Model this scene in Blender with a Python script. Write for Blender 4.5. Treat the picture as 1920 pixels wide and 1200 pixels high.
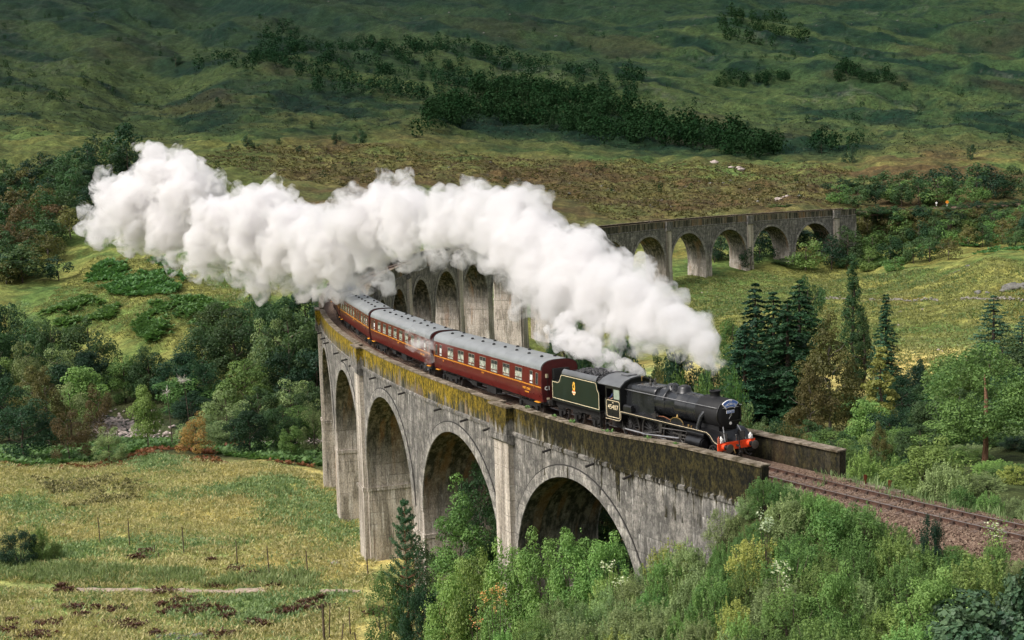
import bpy, math, random
import numpy as np
from mathutils import Vector, Matrix

for o in list(bpy.data.objects):
    bpy.data.objects.remove(o, do_unlink=True)
SC = bpy.context.scene
COL = SC.collection

# ------------------------------------------------------------------ camera
CAM = np.array([-286.737, -84.156, 18.004])
YAW, PITCH, ROLL, FPX = 0.45133, -0.12242, -0.03241, 2625.67
_f = np.array([math.sin(YAW) * math.cos(PITCH), math.cos(YAW) * math.cos(PITCH), math.sin(PITCH)])
_r0 = np.array([math.cos(YAW), -math.sin(YAW), 0.0])
_u0 = np.cross(_r0, _f)
_r = math.cos(ROLL) * _r0 + math.sin(ROLL) * _u0
_u = -math.sin(ROLL) * _r0 + math.cos(ROLL) * _u0
cam_data = bpy.data.cameras.new("camera")
cam = bpy.data.objects.new("camera", cam_data)
COL.objects.link(cam)
M = Matrix.Identity(4)
for i in range(3):
    M[i][0], M[i][1], M[i][2], M[i][3] = _r[i], _u[i], -_f[i], CAM[i]
cam.matrix_world = M
cam_data.sensor_width = 36.0
cam_data.lens = FPX * 36.0 / 1920.0
cam_data.clip_start = 0.5
cam_data.clip_end = 12000.0
SC.camera = cam

# ------------------------------------------------------------------ sky, sun, exposure
SUN_EL, SUN_AZ = math.radians(48), YAW + math.radians(-118)     # compass-like angle, measured from +Y towards +X
world = bpy.data.worlds.new("World")
SC.world = world
world.use_nodes = True
_nt = world.node_tree
_bg = _nt.nodes["Background"]
_sky = _nt.nodes.new("ShaderNodeTexSky")
_sky.sky_type = 'NISHITA'
_sky.sun_disc = False
_sky.sun_elevation = SUN_EL
_sky.sun_rotation = SUN_AZ
_sky.air_density = 1.0
_sky.dust_density = 6.0
_sky.ozone_density = 1.0
_hs = _nt.nodes.new("ShaderNodeHueSaturation")
_hs.inputs['Saturation'].default_value = 0.35
_nt.links.new(_sky.outputs[0], _hs.inputs['Color'])
_nt.links.new(_hs.outputs[0], _bg.inputs[0])
_bg.inputs[1].default_value = 0.14
sun_data = bpy.data.lights.new("sun", 'SUN')
sun_data.energy = 1.25
sun_data.angle = math.radians(24)
sun_data.color = (1.0, 0.95, 0.88)
sun = bpy.data.objects.new("sun", sun_data)
COL.objects.link(sun)
_sd = Vector((math.sin(SUN_AZ) * math.cos(SUN_EL), math.cos(SUN_AZ) * math.cos(SUN_EL), math.sin(SUN_EL)))
sun.rotation_euler = _sd.to_track_quat('Z', 'Y').to_euler()
SC.view_settings.view_transform = 'Standard'
SC.view_settings.look = 'None'
SC.view_settings.gamma = 1.0
SC.view_settings.use_curve_mapping = False
SC.view_settings.exposure = 0.58
SC.render.engine = 'CYCLES'
cy = SC.cycles
cy.max_bounces = 12
cy.diffuse_bounces = 3
cy.glossy_bounces = 3
cy.transmission_bounces = 3
cy.transparent_max_bounces = 8
cy.volume_bounces = 8
cy.volume_step_rate = 1.0
cy.use_denoising = True
cy.sample_clamp_indirect = 6.0

# ------------------------------------------------------------------ railway alignment (an arc of 12 chains radius)
R0 = 243.72
GR = -0.010388
PITCH_S = 17.89       # pier to pier along the centre line

def arc(s, r=0.0, z=0.0):
    a = s / R0
    return np.array([-(R0 + r) * math.cos(a), (R0 + r) * math.sin(a), z + GR * s])

S_END = 395.0
def track_pt(s, r=0.0, z=0.0):
    """arc over the viaduct, straight tangent beyond the far end"""
    if s <= S_END:
        return arc(s, r, z)
    p = arc(S_END, r, 0)
    a = S_END / R0
    return p + np.array([math.sin(a), math.cos(a), GR * 0.2]) * (s - S_END) + np.array([0, 0, z])

def ray(px, py):
    d = _f + (px - 960) / FPX * _r - (py - 600) / FPX * _u
    return d

def at(px, py, D):
    return CAM + ray(px, py) * D

def at_z(px, py, z):
    d = ray(px, py)
    return CAM + d * ((z - CAM[2]) / d[2])

def to_TD(p):
    d = np.asarray(p, float) - CAM
    D = d @ _f0
    return (d @ _r0) / D, D
_f0 = np.array([math.sin(YAW), math.cos(YAW), 0.0])

def to_px(p):
    d = np.asarray(p, float) - CAM
    w = d @ _f
    return 960 + FPX * (d @ _r) / w, 600 - FPX * (d @ _u) / w, w

# ------------------------------------------------------------------ numpy noise
def _hash(ix, iy, seed):
    h = (ix.astype(np.int64) * 374761393 + iy.astype(np.int64) * 668265263 + seed * 1442695041) & 0xFFFFFFFF
    h = ((h ^ (h >> 13)) * 1274126177) & 0xFFFFFFFF
    h = h ^ (h >> 16)
    return (h & 0xFFFF) / 65535.0

def vnoise(x, y, seed=0):
    x = np.asarray(x, float); y = np.asarray(y, float)
    ix = np.floor(x); iy = np.floor(y)
    fx = x - ix; fy = y - iy
    fx = fx * fx * fx * (fx * (fx * 6 - 15) + 10); fy = fy * fy * fy * (fy * (fy * 6 - 15) + 10)
    a = _hash(ix, iy, seed); b = _hash(ix + 1, iy, seed); c = _hash(ix, iy + 1, seed); d = _hash(ix + 1, iy + 1, seed)
    return (a * (1 - fx) + b * fx) * (1 - fy) + (c * (1 - fx) + d * fx) * fy

def fbm(x, y, octv=4, seed=0, gain=0.5):
    s = 0; a = 1; t = 0
    ca, sa = math.cos(0.6), math.sin(0.6)
    for k in range(octv):
        s = s + a * (vnoise(x, y, seed + k * 17) - 0.5); t += a
        x, y = (x * ca - y * sa) * 2.03, (x * sa + y * ca) * 2.03
        a *= gain
    return s / t * 2      # about -1..1

# ------------------------------------------------------------------ objects
def tag(o, label=None, cat=None, group=None, kind=None):
    if label: o["label"] = label
    if cat: o["category"] = cat
    if group: o["group"] = group
    if kind: o["kind"] = kind
    return o

def empty(name, loc=(0, 0, 0), rz=0.0):
    o = bpy.data.objects.new(name, None)
    o.empty_display_size = 0.5
    o.location = loc
    o.rotation_euler = (0, 0, rz)
    COL.objects.link(o)
    return o

def copy_tree(o, parent=None):
    c = o.copy()
    for k in ("label",):
        pass
    COL.objects.link(c)
    c.parent = parent
    for ch in o.children:
        copy_tree(ch, c)
    return c

def np_mesh(name, verts, faces, mats, uv=None, attrs=None, smooth=False, mat_index=None):
    """verts (n,3), faces (m,k) all with k corners"""
    me = bpy.data.meshes.new(name)
    verts = np.ascontiguousarray(verts, dtype=np.float32)
    faces = np.ascontiguousarray(faces, dtype=np.int32)
    n, k = faces.shape
    me.vertices.add(len(verts)); me.vertices.foreach_set("co", verts.ravel())
    me.loops.add(n * k); me.loops.foreach_set("vertex_index", faces.ravel())
    me.polygons.add(n); me.polygons.foreach_set("loop_start", np.arange(0, n * k, k, dtype=np.int32))
    if smooth:
        me.polygons.foreach_set("use_smooth", np.ones(n, dtype=bool))
    if mat_index is not None:
        me.polygons.foreach_set("material_index", np.asarray(mat_index, dtype=np.int32))
    for m in (mats if isinstance(mats, (list, tuple)) else [mats]):
        me.materials.append(m)
    if attrs:
        for an, (ty, dat) in attrs.items():
            a = me.attributes.new(an, ty, 'POINT')
            if ty == 'FLOAT':
                a.data.foreach_set("value", np.ascontiguousarray(dat, dtype=np.float32))
            elif ty == 'FLOAT_COLOR':
                a.data.foreach_set("color", np.ascontiguousarray(dat, dtype=np.float32).ravel())
            else:
                a.data.foreach_set("vector", np.ascontiguousarray(dat, dtype=np.float32).ravel())
    me.update(calc_edges=True)
    return me

def link(name, me, parent=None):
    o = bpy.data.objects.new(name, me)
    COL.objects.link(o)
    if parent is not None:
        o.parent = parent
    return o

class MB:
    """collects shapes, then links them as ONE mesh object"""
    def __init__(s):
        s.v = []; s.f = []; s.m = []
    def add(s, vs, fs, mi=0):
        n = len(s.v)
        s.v += [tuple(map(float, p)) for p in vs]
        s.f += [tuple(i + n for i in f) for f in fs]
        s.m += [mi] * len(fs)
        return s
    def box(s, c, d, rz=0.0, mi=0, ry=0.0):
        R = Matrix.Rotation(rz, 3, 'Z') @ Matrix.Rotation(ry, 3, 'Y')
        vs = []
        for x in (-.5, .5):
            for y in (-.5, .5):
                for z in (-.5, .5):
                    p = R @ Vector((x * d[0], y * d[1], z * d[2]))
                    vs.append((c[0] + p.x, c[1] + p.y, c[2] + p.z))
        return s.add(vs, [(0, 1, 3, 2), (4, 6, 7, 5), (0, 4, 5, 1), (2, 3, 7, 6), (0, 2, 6, 4), (1, 5, 7, 3)], mi)
    def span(s, x0, x1, y0, y1, z0, z1, mi=0):
        return s.box(((x0 + x1) / 2, (y0 + y1) / 2, (z0 + z1) / 2), (x1 - x0, y1 - y0, z1 - z0), mi=mi)
    def cyl(s, a, b, r0, r1=None, n=12, mi=0, caps=True):
        r1 = r0 if r1 is None else r1
        a = Vector(a); b = Vector(b); d = (b - a)
        if d.length < 1e-9: return s
        q = d.to_track_quat('Z', 'Y')
        vs = []
        for p, r in ((a, r0), (b, r1)):
            for k in range(n):
                t = 2 * math.pi * k / n
                vs.append(tuple(p + q @ Vector((r * math.cos(t), r * math.sin(t), 0))))
        fs = [(k, (k + 1) % n, n + (k + 1) % n, n + k) for k in range(n)]
        if caps:
            fs += [tuple(range(n - 1, -1, -1)), tuple(range(n, 2 * n))]
        return s.add(vs, fs, mi)
    def tube(s, pts, rad, n=6, mi=0):
        pts = [Vector(p) for p in pts]
        rs = rad if isinstance(rad, (list, tuple)) else [rad] * len(pts)
        vs = []
        for i, p in enumerate(pts):
            d = pts[min(i + 1, len(pts) - 1)] - pts[max(i - 1, 0)]
            q = d.to_track_quat('Z', 'Y')
            for k in range(n):
                t = 2 * math.pi * k / n
                vs.append(tuple(p + q @ Vector((rs[i] * math.cos(t), rs[i] * math.sin(t), 0))))
        fs = []
        for i in range(len(pts) - 1):
            for k in range(n):
                fs.append((i * n + k, i * n + (k + 1) % n, (i + 1) * n + (k + 1) % n, (i + 1) * n + k))
        fs += [tuple(range(n - 1, -1, -1)), tuple(range((len(pts) - 1) * n, len(pts) * n))]
        return s.add(vs, fs, mi)
    def lathe(s, prof, o=(0, 0, 0), axis='z', n=16, mi=0, cap=True):
        """prof: (t along the axis, radius)"""
        vs = []
        for t, r in prof:
            for k in range(n):
                a = 2 * math.pi * k / n
                c, d = r * math.cos(a), r * math.sin(a)
                p = {'z': (c, d, t), 'x': (t, c, d), 'y': (d, t, c)}[axis]
                vs.append((o[0] + p[0], o[1] + p[1], o[2] + p[2]))
        fs = []
        for i in range(len(prof) - 1):
            for k in range(n):
                fs.append((i * n + k, i * n + (k + 1) % n, (i + 1) * n + (k + 1) % n, (i + 1) * n + k))
        if cap:
            fs += [tuple(range(n - 1, -1, -1)), tuple(range((len(prof) - 1) * n, len(prof) * n))]
        return s.add(vs, fs, mi)
    def prism(s, poly, a, b, axis='y', mi=0):
        """closed polygon extruded along an axis; poly (u, v) -> y: (x, z); x: (y, z); z: (x, y)"""
        n = len(poly)
        mk = {'y': lambda u, v, t: (u, t, v), 'x': lambda u, v, t: (t, u, v), 'z': lambda u, v, t: (u, v, t)}[axis]
        vs = [mk(u, v, a) for u, v in poly] + [mk(u, v, b) for u, v in poly]
        fs = [(k, (k + 1) % n, n + (k + 1) % n, n + k) for k in range(n)]
        fs += [tuple(range(n - 1, -1, -1)), tuple(range(n, 2 * n))]
        return s.add(vs, fs, mi)
    def build(s, name, mats, parent=None, smooth=None, loc=None, fix=True):
        me = bpy.data.meshes.new(name)
        me.from_pydata(s.v, [], s.f)
        for m in (mats if isinstance(mats, (list, tuple)) else [mats]):
            me.materials.append(m)
        me.polygons.foreach_set("material_index", s.m)
        if fix:
            import bmesh
            bm = bmesh.new(); bm.from_mesh(me)
            bmesh.ops.recalc_face_normals(bm, faces=bm.faces)
            bm.to_mesh(me); bm.free()
        if smooth is not None:
            me.polygons.foreach_set("use_smooth", [True] * len(me.polygons))
            me.set_sharp_from_angle(angle=math.radians(smooth))
        me.update()
        o = link(name, me, parent)
        if loc is not None: o.location = loc
        return o

# ------------------------------------------------------------------ materials
def new_mat(name):
    m = bpy.data.materials.new(name)
    m.use_nodes = True
    nt = m.node_tree
    for n in list(nt.nodes):
        nt.nodes.remove(n)
    return m, nt

class NT:
    def __init__(s, name):
        s.m, s.nt = new_mat(name)
        s.out = s.nt.nodes.new("ShaderNodeOutputMaterial")
    def n(s, ty, **kw):
        nd = s.nt.nodes.new(ty)
        for k, v in kw.items():
            if hasattr(nd, k): setattr(nd, k, v)
        return nd
    def l(s, a, b): s.nt.links.new(a, b)
    def val(s, sock, v):
        if isinstance(v, (int, float)): sock.default_value = v
        elif isinstance(v, (tuple, list)): sock.default_value = tuple(v) + ((1,) if len(v) == 3 and sock.type == 'RGBA' else ())
        else: s.l(v, sock)
    def coords(s, kind='Object'):
        return s.n("ShaderNodeTexCoord").outputs[kind]
    def attr(s, name, out='Fac'):
        a = s.n("ShaderNodeAttribute"); a.attribute_name = name
        return a.outputs[out]
    def mapping(s, vec, scale=(1, 1, 1), loc=(0, 0, 0)):
        m = s.n("ShaderNodeMapping"); s.l(vec, m.inputs[0])
        m.inputs['Scale'].default_value = scale; m.inputs['Location'].default_value = loc
        return m.outputs[0]
    def noise(s, vec, scale=1.0, detail=4.0, rough=0.55, dist=0.0, out=0):
        t = s.n("ShaderNodeTexNoise"); s.l(vec, t.inputs['Vector'])
        t.inputs['Scale'].default_value = scale; t.inputs['Detail'].default_value = detail
        t.inputs['Roughness'].default_value = rough; t.inputs['Distortion'].default_value = dist
        return t.outputs[out]
    def ramp(s, fac, stops, interp='LINEAR'):
        r = s.n("ShaderNodeValToRGB"); s.l(fac, r.inputs[0])
        r.color_ramp.interpolation = interp
        e = r.color_ramp.elements
        while len(e) < len(stops): e.new(0.5)
        for k, (p, c) in enumerate(stops):
            e[k].position = p
            e[k].color = (c, c, c, 1) if isinstance(c, (int, float)) else (c[0], c[1], c[2], 1)
        return r.outputs[0]
    def mix(s, fac, a, b, mode='MIX'):
        m = s.n("ShaderNodeMix"); m.data_type = 'RGBA'; m.blend_type = mode
        s.val(m.inputs[0], fac); s.val(m.inputs[6], a); s.val(m.inputs[7], b)
        return m.outputs[2]
    def math(s, op, a, b=0.0, clamp=False):
        m = s.n("ShaderNodeMath"); m.operation = op; m.use_clamp = clamp
        s.val(m.inputs[0], a); s.val(m.inputs[1], b)
        return m.outputs[0]
    def bump(s, h, strength=0.5, dist=0.05):
        b = s.n("ShaderNodeBump"); s.l(h, b.inputs['Height'])
        b.inputs['Strength'].default_value = strength; b.inputs['Distance'].default_value = dist
        return b.outputs[0]
    def bsdf(s, color, rough=0.8, metal=0.0, normal=None, spec=0.3, coat=0.0):
        p = s.n("ShaderNodeBsdfPrincipled")
        s.val(p.inputs['Base Color'], color); s.val(p.inputs['Roughness'], rough)
        s.val(p.inputs['Metallic'], metal); s.val(p.inputs['Specular IOR Level'], spec)
        if coat: p.inputs['Coat Weight'].default_value = coat
        if normal is not None: s.l(normal, p.inputs['Normal'])
        s.l(p.outputs[0], s.out.inputs[0])
        return p

def plain(name, col, rough=0.5, metal=0.0, spec=0.4, var=0.15, scale=3.0, bump=0.0, coat=0.0):
    """paint or metal with a little grime"""
    t = NT(name)
    v = t.coords('Object')
    f = t.noise(v, scale, 6, 0.65)
    k = t.ramp(f, [(0.3, 1.0 - var), (0.7, 1.0 + var)])
    c = t.mix(1.0, col, k, 'MULTIPLY')
    rr = t.ramp(f, [(0.3, max(rough - .08, .05)), (0.7, min(rough + .1, 1))])
    t.bsdf(c, rr, metal, t.bump(f, bump, 0.02) if bump else None, spec, coat)
    return t.m
# ------------------------------------------------------------------ terrain
_P = []      # (theta, depth, z)
def S(px, py, D):
    p = at(px, py, D); t, d = to_TD(p); _P.append((t, d, p[2]))
def Mz(px, py, z):
    p = at_z(px, py, z); t, d = to_TD(p); _P.append((t, d, z))
def Z(px, D, z):
    _P.append(((px - 960) / FPX, D, z))
for px in (-900, -300, 300, 960, 1500, 2200, 3000):
    Z(px, 4, 16.0)
    Z(px, 2300, 330); Z(px, 3600, 520)
for px in (-900, -300): Z(px, 25, 3); Z(px, 50, -10); Z(px, 80, -17); Z(px, 110, -19); Z(px, 160, -20)
Z(300, 25, 5); Z(300, 50, -8); Z(300, 80, -16.5); Z(700, 25, 6); Z(700, 45, -5)
for a in ((0, 1200, -18.5), (250, 1200, -18.8), (500, 1200, -19), (0, 1100, -19.5), (300, 1100, -19.7), (640, 1100, -19.6), (0, 1000, -20), (300, 1000, -20.2),
          (580, 1020, -20), (0, 905, -20), (300, 890, -20), (560, 890, -20.5), (690, 1050, -19.4), (630, 992, -20), (605, 932, -20.8),
          (0, 870, -20.2), (300, 845, -20.3), (500, 862, -20.5),
          (220, 800, -25), (0, 735, -25), (450, 815, -25), (300, 665, -20.5), (150, 640, -20), (300, 610, -16), (300, 565, -12.5), (300, 505, -9),
          (120, 585, -15), (120, 540, -13), (60, 575, -15.5), (450, 560, -14), (450, 620, -18)): Mz(*a)
for a in ((600, 210, -25), (600, 250, -25), (700, 200, -24), (750, 160, -21), (800, 240, -26), (850, 255, -28), (930, 285, -29), (1010, 300, -29), (1070, 315, -27.5), (1120, 330, -24), (1000, 250, -24), (1100, 270, -22), (900, 200, -22), (-600, 200, -24)): Z(*a)
for a in ((0, 540, 340), (-500, 540, 340), (0, 400, 450), (200, 310, 520), (0, 290, 580), (0, 230, 700), (0, 120, 1050), (0, -20, 1600), (-700, 300, 560), (-700, 120, 1000), (-700, -60, 1500),
          (600, 480, 350), (600, 400, 430), (600, 340, 510), (600, 285, 640), (600, 200, 850), (600, 100, 1150), (600, -20, 1600),
          (300, 400, 430), (300, 330, 510), (300, 280, 620), (300, 100, 1100), (300, -20, 1600),
          (950, 480, 370), (950, 410, 440), (950, 335, 540), (950, 292, 680), (950, 255, 770), (950, 150, 1020), (950, -20, 1650),
          (1222, 475, 408), (1200, 422, 445), (1200, 350, 535), (1200, 305, 650), (1200, 288, 700), (1200, 200, 880), (1200, 100, 1150), (1200, -20, 1650),
          (1500, 430, 432), (1500, 398, 456), (1400, 430, 430), (1500, 350, 530), (1500, 310, 630), (1500, 290, 700), (1500, 200, 900), (1500, 100, 1200), (1500, -20, 1700),
          (1850, 340, 540), (1850, 300, 630), (1850, 200, 900), (1850, 100, 1200), (1850, -20, 1650),
          (2500, 340, 560), (2500, 200, 900), (2500, -40, 1600)): S(*a)
for a in ((1250, 541, 358), (1310, 524, 372), (1400, 508, 386), (1500, 507, 392), (1560, 502, 396), (1640, 500, 392)): S(*a)
for a in ((1500, 560, -18), (1500, 640, -18.4), (1350, 600, -18.5), (1800, 640, -17.5), (1800, 560, -16), (1800, 515, -14), (1850, 485, -10),
          (1700, 515, -16), (2300, 560, -15), (2300, 500, -10)): Mz(*a)
for a in ((1500, 20, 7.5), (1500, 45, -0.2), (1500, 60, -1.6), (1400, 68, -2.4), (1900, 45, -1.2), (1900, 25, 4.5), (2600, 45, 0), (1300, 45, -1.5), (1300, 66, -4.6), (1200, 30, 3.5),
          (1200, 60, -5), (1200, 75, -7.3), (1200, 88, -9), (1000, 50, -5), (1000, 70, -9), (1000, 90, -13.5), (800, 60, -11), (800, 85, -16), (800, 104, -18.5), (700, 90, -17.5),
          (1100, 112, -13), (1000, 125, -16.5), (860, 120, -18.5), (1700, 85, -4.0), (1900, 78, -2.6), (1700, 110, -9), (1900, 110, -6), (1600, 150, -17), (1900, 160, -14), (1500, 200, -18.5),
          (1900, 220, -17), (1300, 150, -18), (1300, 220, -18.5), (2500, 110, -4), (2500, 200, -12), (1450, 92, -8.5), (1330, 110, -13)): Z(*a)
_P = np.array(_P)
_Q = np.stack([_P[:, 0] * 3.0, np.log(_P[:, 1])], 1)
def _phi(r): return r
_A = _phi(np.linalg.norm(_Q[:, None] - _Q[None], axis=2)) 
_n = len(_Q)
_B = np.zeros((_n + 3, _n + 3))
_B[:_n, :_n] = _A - 0.004 * np.eye(_n)
_B[:_n, _n:] = np.concatenate([np.ones((_n, 1)), _Q], 1); _B[_n:, :_n] = _B[:_n, _n:].T
_W = np.linalg.solve(_B, np.concatenate([_P[:, 2], [0, 0, 0]]))

_ts = np.concatenate([np.arange(-140, -27, 1.0), np.arange(388, 620, 2.0)])
_TRK = np.array([track_pt(s) for s in _ts])
RIVER = [(-300, 705), (-60, 705), (20, 735), (110, 770), (200, 790), (232, 812), (300, 838), (420, 842), (520, 838), (640, 820), (760, 800)]
_RV = np.array([at_z(px, py, -25)[:2] for px, py in RIVER])

_GUL = np.array([(CAM + _f0 * D_ + _r0 * ((px_ - 960) / FPX * D_))[:2] for px_, D_ in ((270, 660), (300, 760), (292, 900), (330, 1080), (345, 1300), (420, 1600), (500, 2000))])
def seg_dist(x, y, pts):
    best = np.full(np.shape(x), 1e9)
    for a, b in zip(pts[:-1], pts[1:]):
        d = b - a; L = (d ** 2).sum()
        t = np.clip(((x - a[0]) * d[0] + (y - a[1]) * d[1]) / L, 0, 1)
        best = np.minimum(best, np.hypot(x - a[0] - t * d[0], y - a[1] - t * d[1]))
    return best

def smooth(a, b, x):
    t = np.clip((x - a) / (b - a), 0, 1)
    return t * t * (3 - 2 * t)

def base_z(x, y):
    x = np.atleast_1d(np.asarray(x, float)); y = np.atleast_1d(np.asarray(y, float))
    dx, dy = x - CAM[0], y - CAM[1]
    D = dx * _f0[0] + dy * _f0[1]; L = dx * _r0[0] + dy * _r0[1]
    Dc = np.maximum(D, 4.0)
    th = np.clip(L / np.maximum(Dc, 4), -0.9, 0.9)
    q0, q1 = th * 3.0, np.log(Dc)
    z = _W[_n] + _W[_n + 1] * q0 + _W[_n + 2] * q1
    for k in range(_n):
        z += _W[k] * _phi(np.hypot(q0 - _Q[k, 0], q1 - _Q[k, 1]))
    z = np.clip(z, -31, 560)
    return z, D, th

def ground(x, y):
    """height of the land"""
    sh = np.shape(x)
    x = np.atleast_1d(np.asarray(x, float)).ravel(); y = np.atleast_1d(np.asarray(y, float)).ravel()
    z, D, th = base_z(x, y)
    Dp = np.maximum(D, 1)
    # relief: hummocks near, knolls and gullies far
    a1 = 0.5 * smooth(60, 130, Dp) + 1.0 * smooth(230, 330, Dp) + 1.5 * smooth(430, 600, Dp)
    rr_ = np.abs(np.hypot(x, y) - R0); an_ = np.arctan2(y, -x)
    dmp = np.where((an_ > -0.1) & (an_ < 1.62), 0.12 + 0.88 * smooth(6, 38, rr_), 1.0)
    a1 = a1 * dmp
    z = z + a1 * fbm(x / 14, y / 14, 4, 3)
    a2 = 1.2 * smooth(240, 330, Dp) + 7.0 * smooth(600, 1100, Dp)
    a2 = a2 * dmp
    z = z + a2 * fbm(x / 90, y / 90, 3, 9)
    rg = 1 - np.abs(fbm(x / 150 + y / 500, y / 420, 4, 21))
    z = z + 26 * smooth(650, 1200, Dp) * (rg - 0.8) - 0
    rg2 = 1 - np.abs(fbm(x / 60 + y / 200, y / 160, 3, 23))
    z = z + 6 * smooth(520, 900, Dp) * (rg2 - 0.8)
    z = z + 0.5 * smooth(230, 330, Dp) * fbm(x / 4.5, y / 4.5, 2, 5) + 0.10 * smooth(50, 90, Dp) * fbm(x / 1.6, y / 1.6, 2, 6)
    z = np.where(Dp < 26, np.minimum(z, 16.0 - 0.41 * Dp), z)
    z = z + 1.7 * smooth(600, 800, Dp) * fbm(x / 20, y / 20, 3, 31) + 0.9 * smooth(420, 520, Dp) * dmp * fbm(x / 9, y / 9, 2, 32)
    gl = seg_dist(x, y, _GUL); z = z - 11 * (1 - smooth(6, 55, gl)) * smooth(640, 760, Dp)
    # river bed
    rv = seg_dist(x, y, _RV)
    z = np.where(rv < 9, np.minimum(z, -25.3 + 5.0 * smooth(3.0, 9.0, rv)), z)
    # railway formation: cut level on either side of the viaduct
    sel = (Dp < 130) | ((Dp > 330) & (Dp < 640))
    if sel.any():
        xs, ys = x[sel], y[sel]
        d2 = (xs[:, None] - _TRK[None, :, 0]) ** 2 + (ys[:, None] - _TRK[None, :, 1]) ** 2
        k = d2.argmin(1); dd = np.sqrt(d2[np.arange(len(k)), k])
        zt = _TRK[k, 2] - 0.75
        zs = z[sel]
        w = smooth(3.2, 7.0, dd)
        far = Dp[sel] > 330
        w = np.where(far, smooth(3.4, 16, dd), w)
        z[sel] = zt * (1 - w) + zs * w
    return z.reshape(sh) if sh else float(z[0])

def drop(px, py):
    """the point of the land that the photograph shows at this pixel"""
    d = ray(px, py)
    lo = 20.0; prev = lo
    tt = np.geomspace(20, 2600, 500)
    P = CAM[None] + d[None] * tt[:, None]
    g = ground(P[:, 0], P[:, 1])
    hit = np.where(P[:, 2] < g)[0]
    if len(hit) == 0: return P[-1]
    i = hit[0]
    a, b = tt[max(i - 1, 0)], tt[i]
    for _ in range(14):
        m = (a + b) / 2; p = CAM + d * m
        if p[2] < ground(p[0], p[1]): b = m
        else: a = m
    p = CAM + d * b
    return np.array([p[0], p[1], ground(p[0], p[1])])

def grd(p):
    return np.array([p[0], p[1], ground(p[0], p[1])])

# ground-cover zones in plan: every patch is a polygon of world points
def inpoly(x, y, poly):
    r = np.zeros(np.shape(x), bool); n = len(poly)
    for i in range(n):
        x1, y1 = poly[i]; x2, y2 = poly[(i + 1) % n]
        c = ((y1 > y) != (y2 > y)) & (x < (x2 - x1) * (y - y1) / (y2 - y1 + 1e-12) + x1)
        r ^= c
    return r

def ground_material():
    t = NT("moor_and_meadow")
    v = t.coords('Object')
    c = t.attr("cover", 'Color')
    n1 = t.noise(v, 0.9, 6, 0.7)
    n2 = t.noise(v, 0.12, 5, 0.6)
    n3 = t.noise(v, 4.0, 3, 0.7)
    col = t.mix(1.0, c, t.ramp(n1, [(0.25, 0.45), (0.5, 1.0), (0.75, 1.65)]), 'MULTIPLY')
    col = t.mix(1.0, col, t.ramp(n2, [(0.3, (0.62, 0.74, 0.72)), (0.7, (1.38, 1.26, 1.12))]), 'MULTIPLY')
    n4 = t.noise(v, 0.34, 8, 0.75, 0.4)
    col = t.mix(1.0, col, t.ramp(n4, [(0.35, 0.55), (0.5, 1.0), (0.65, 1.5)]), 'MULTIPLY')
    col = t.mix(1.0, col, t.ramp(n3, [(0.3, 0.7), (0.7, 1.3)]), 'MULTIPLY')
    h = t.math('ADD', n1, t.math('MULTIPLY', n3, 0.4))
    t.bsdf(col, 0.95, 0, t.bump(h, 0.9, 0.5), 0.1)
    return t.m

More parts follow.
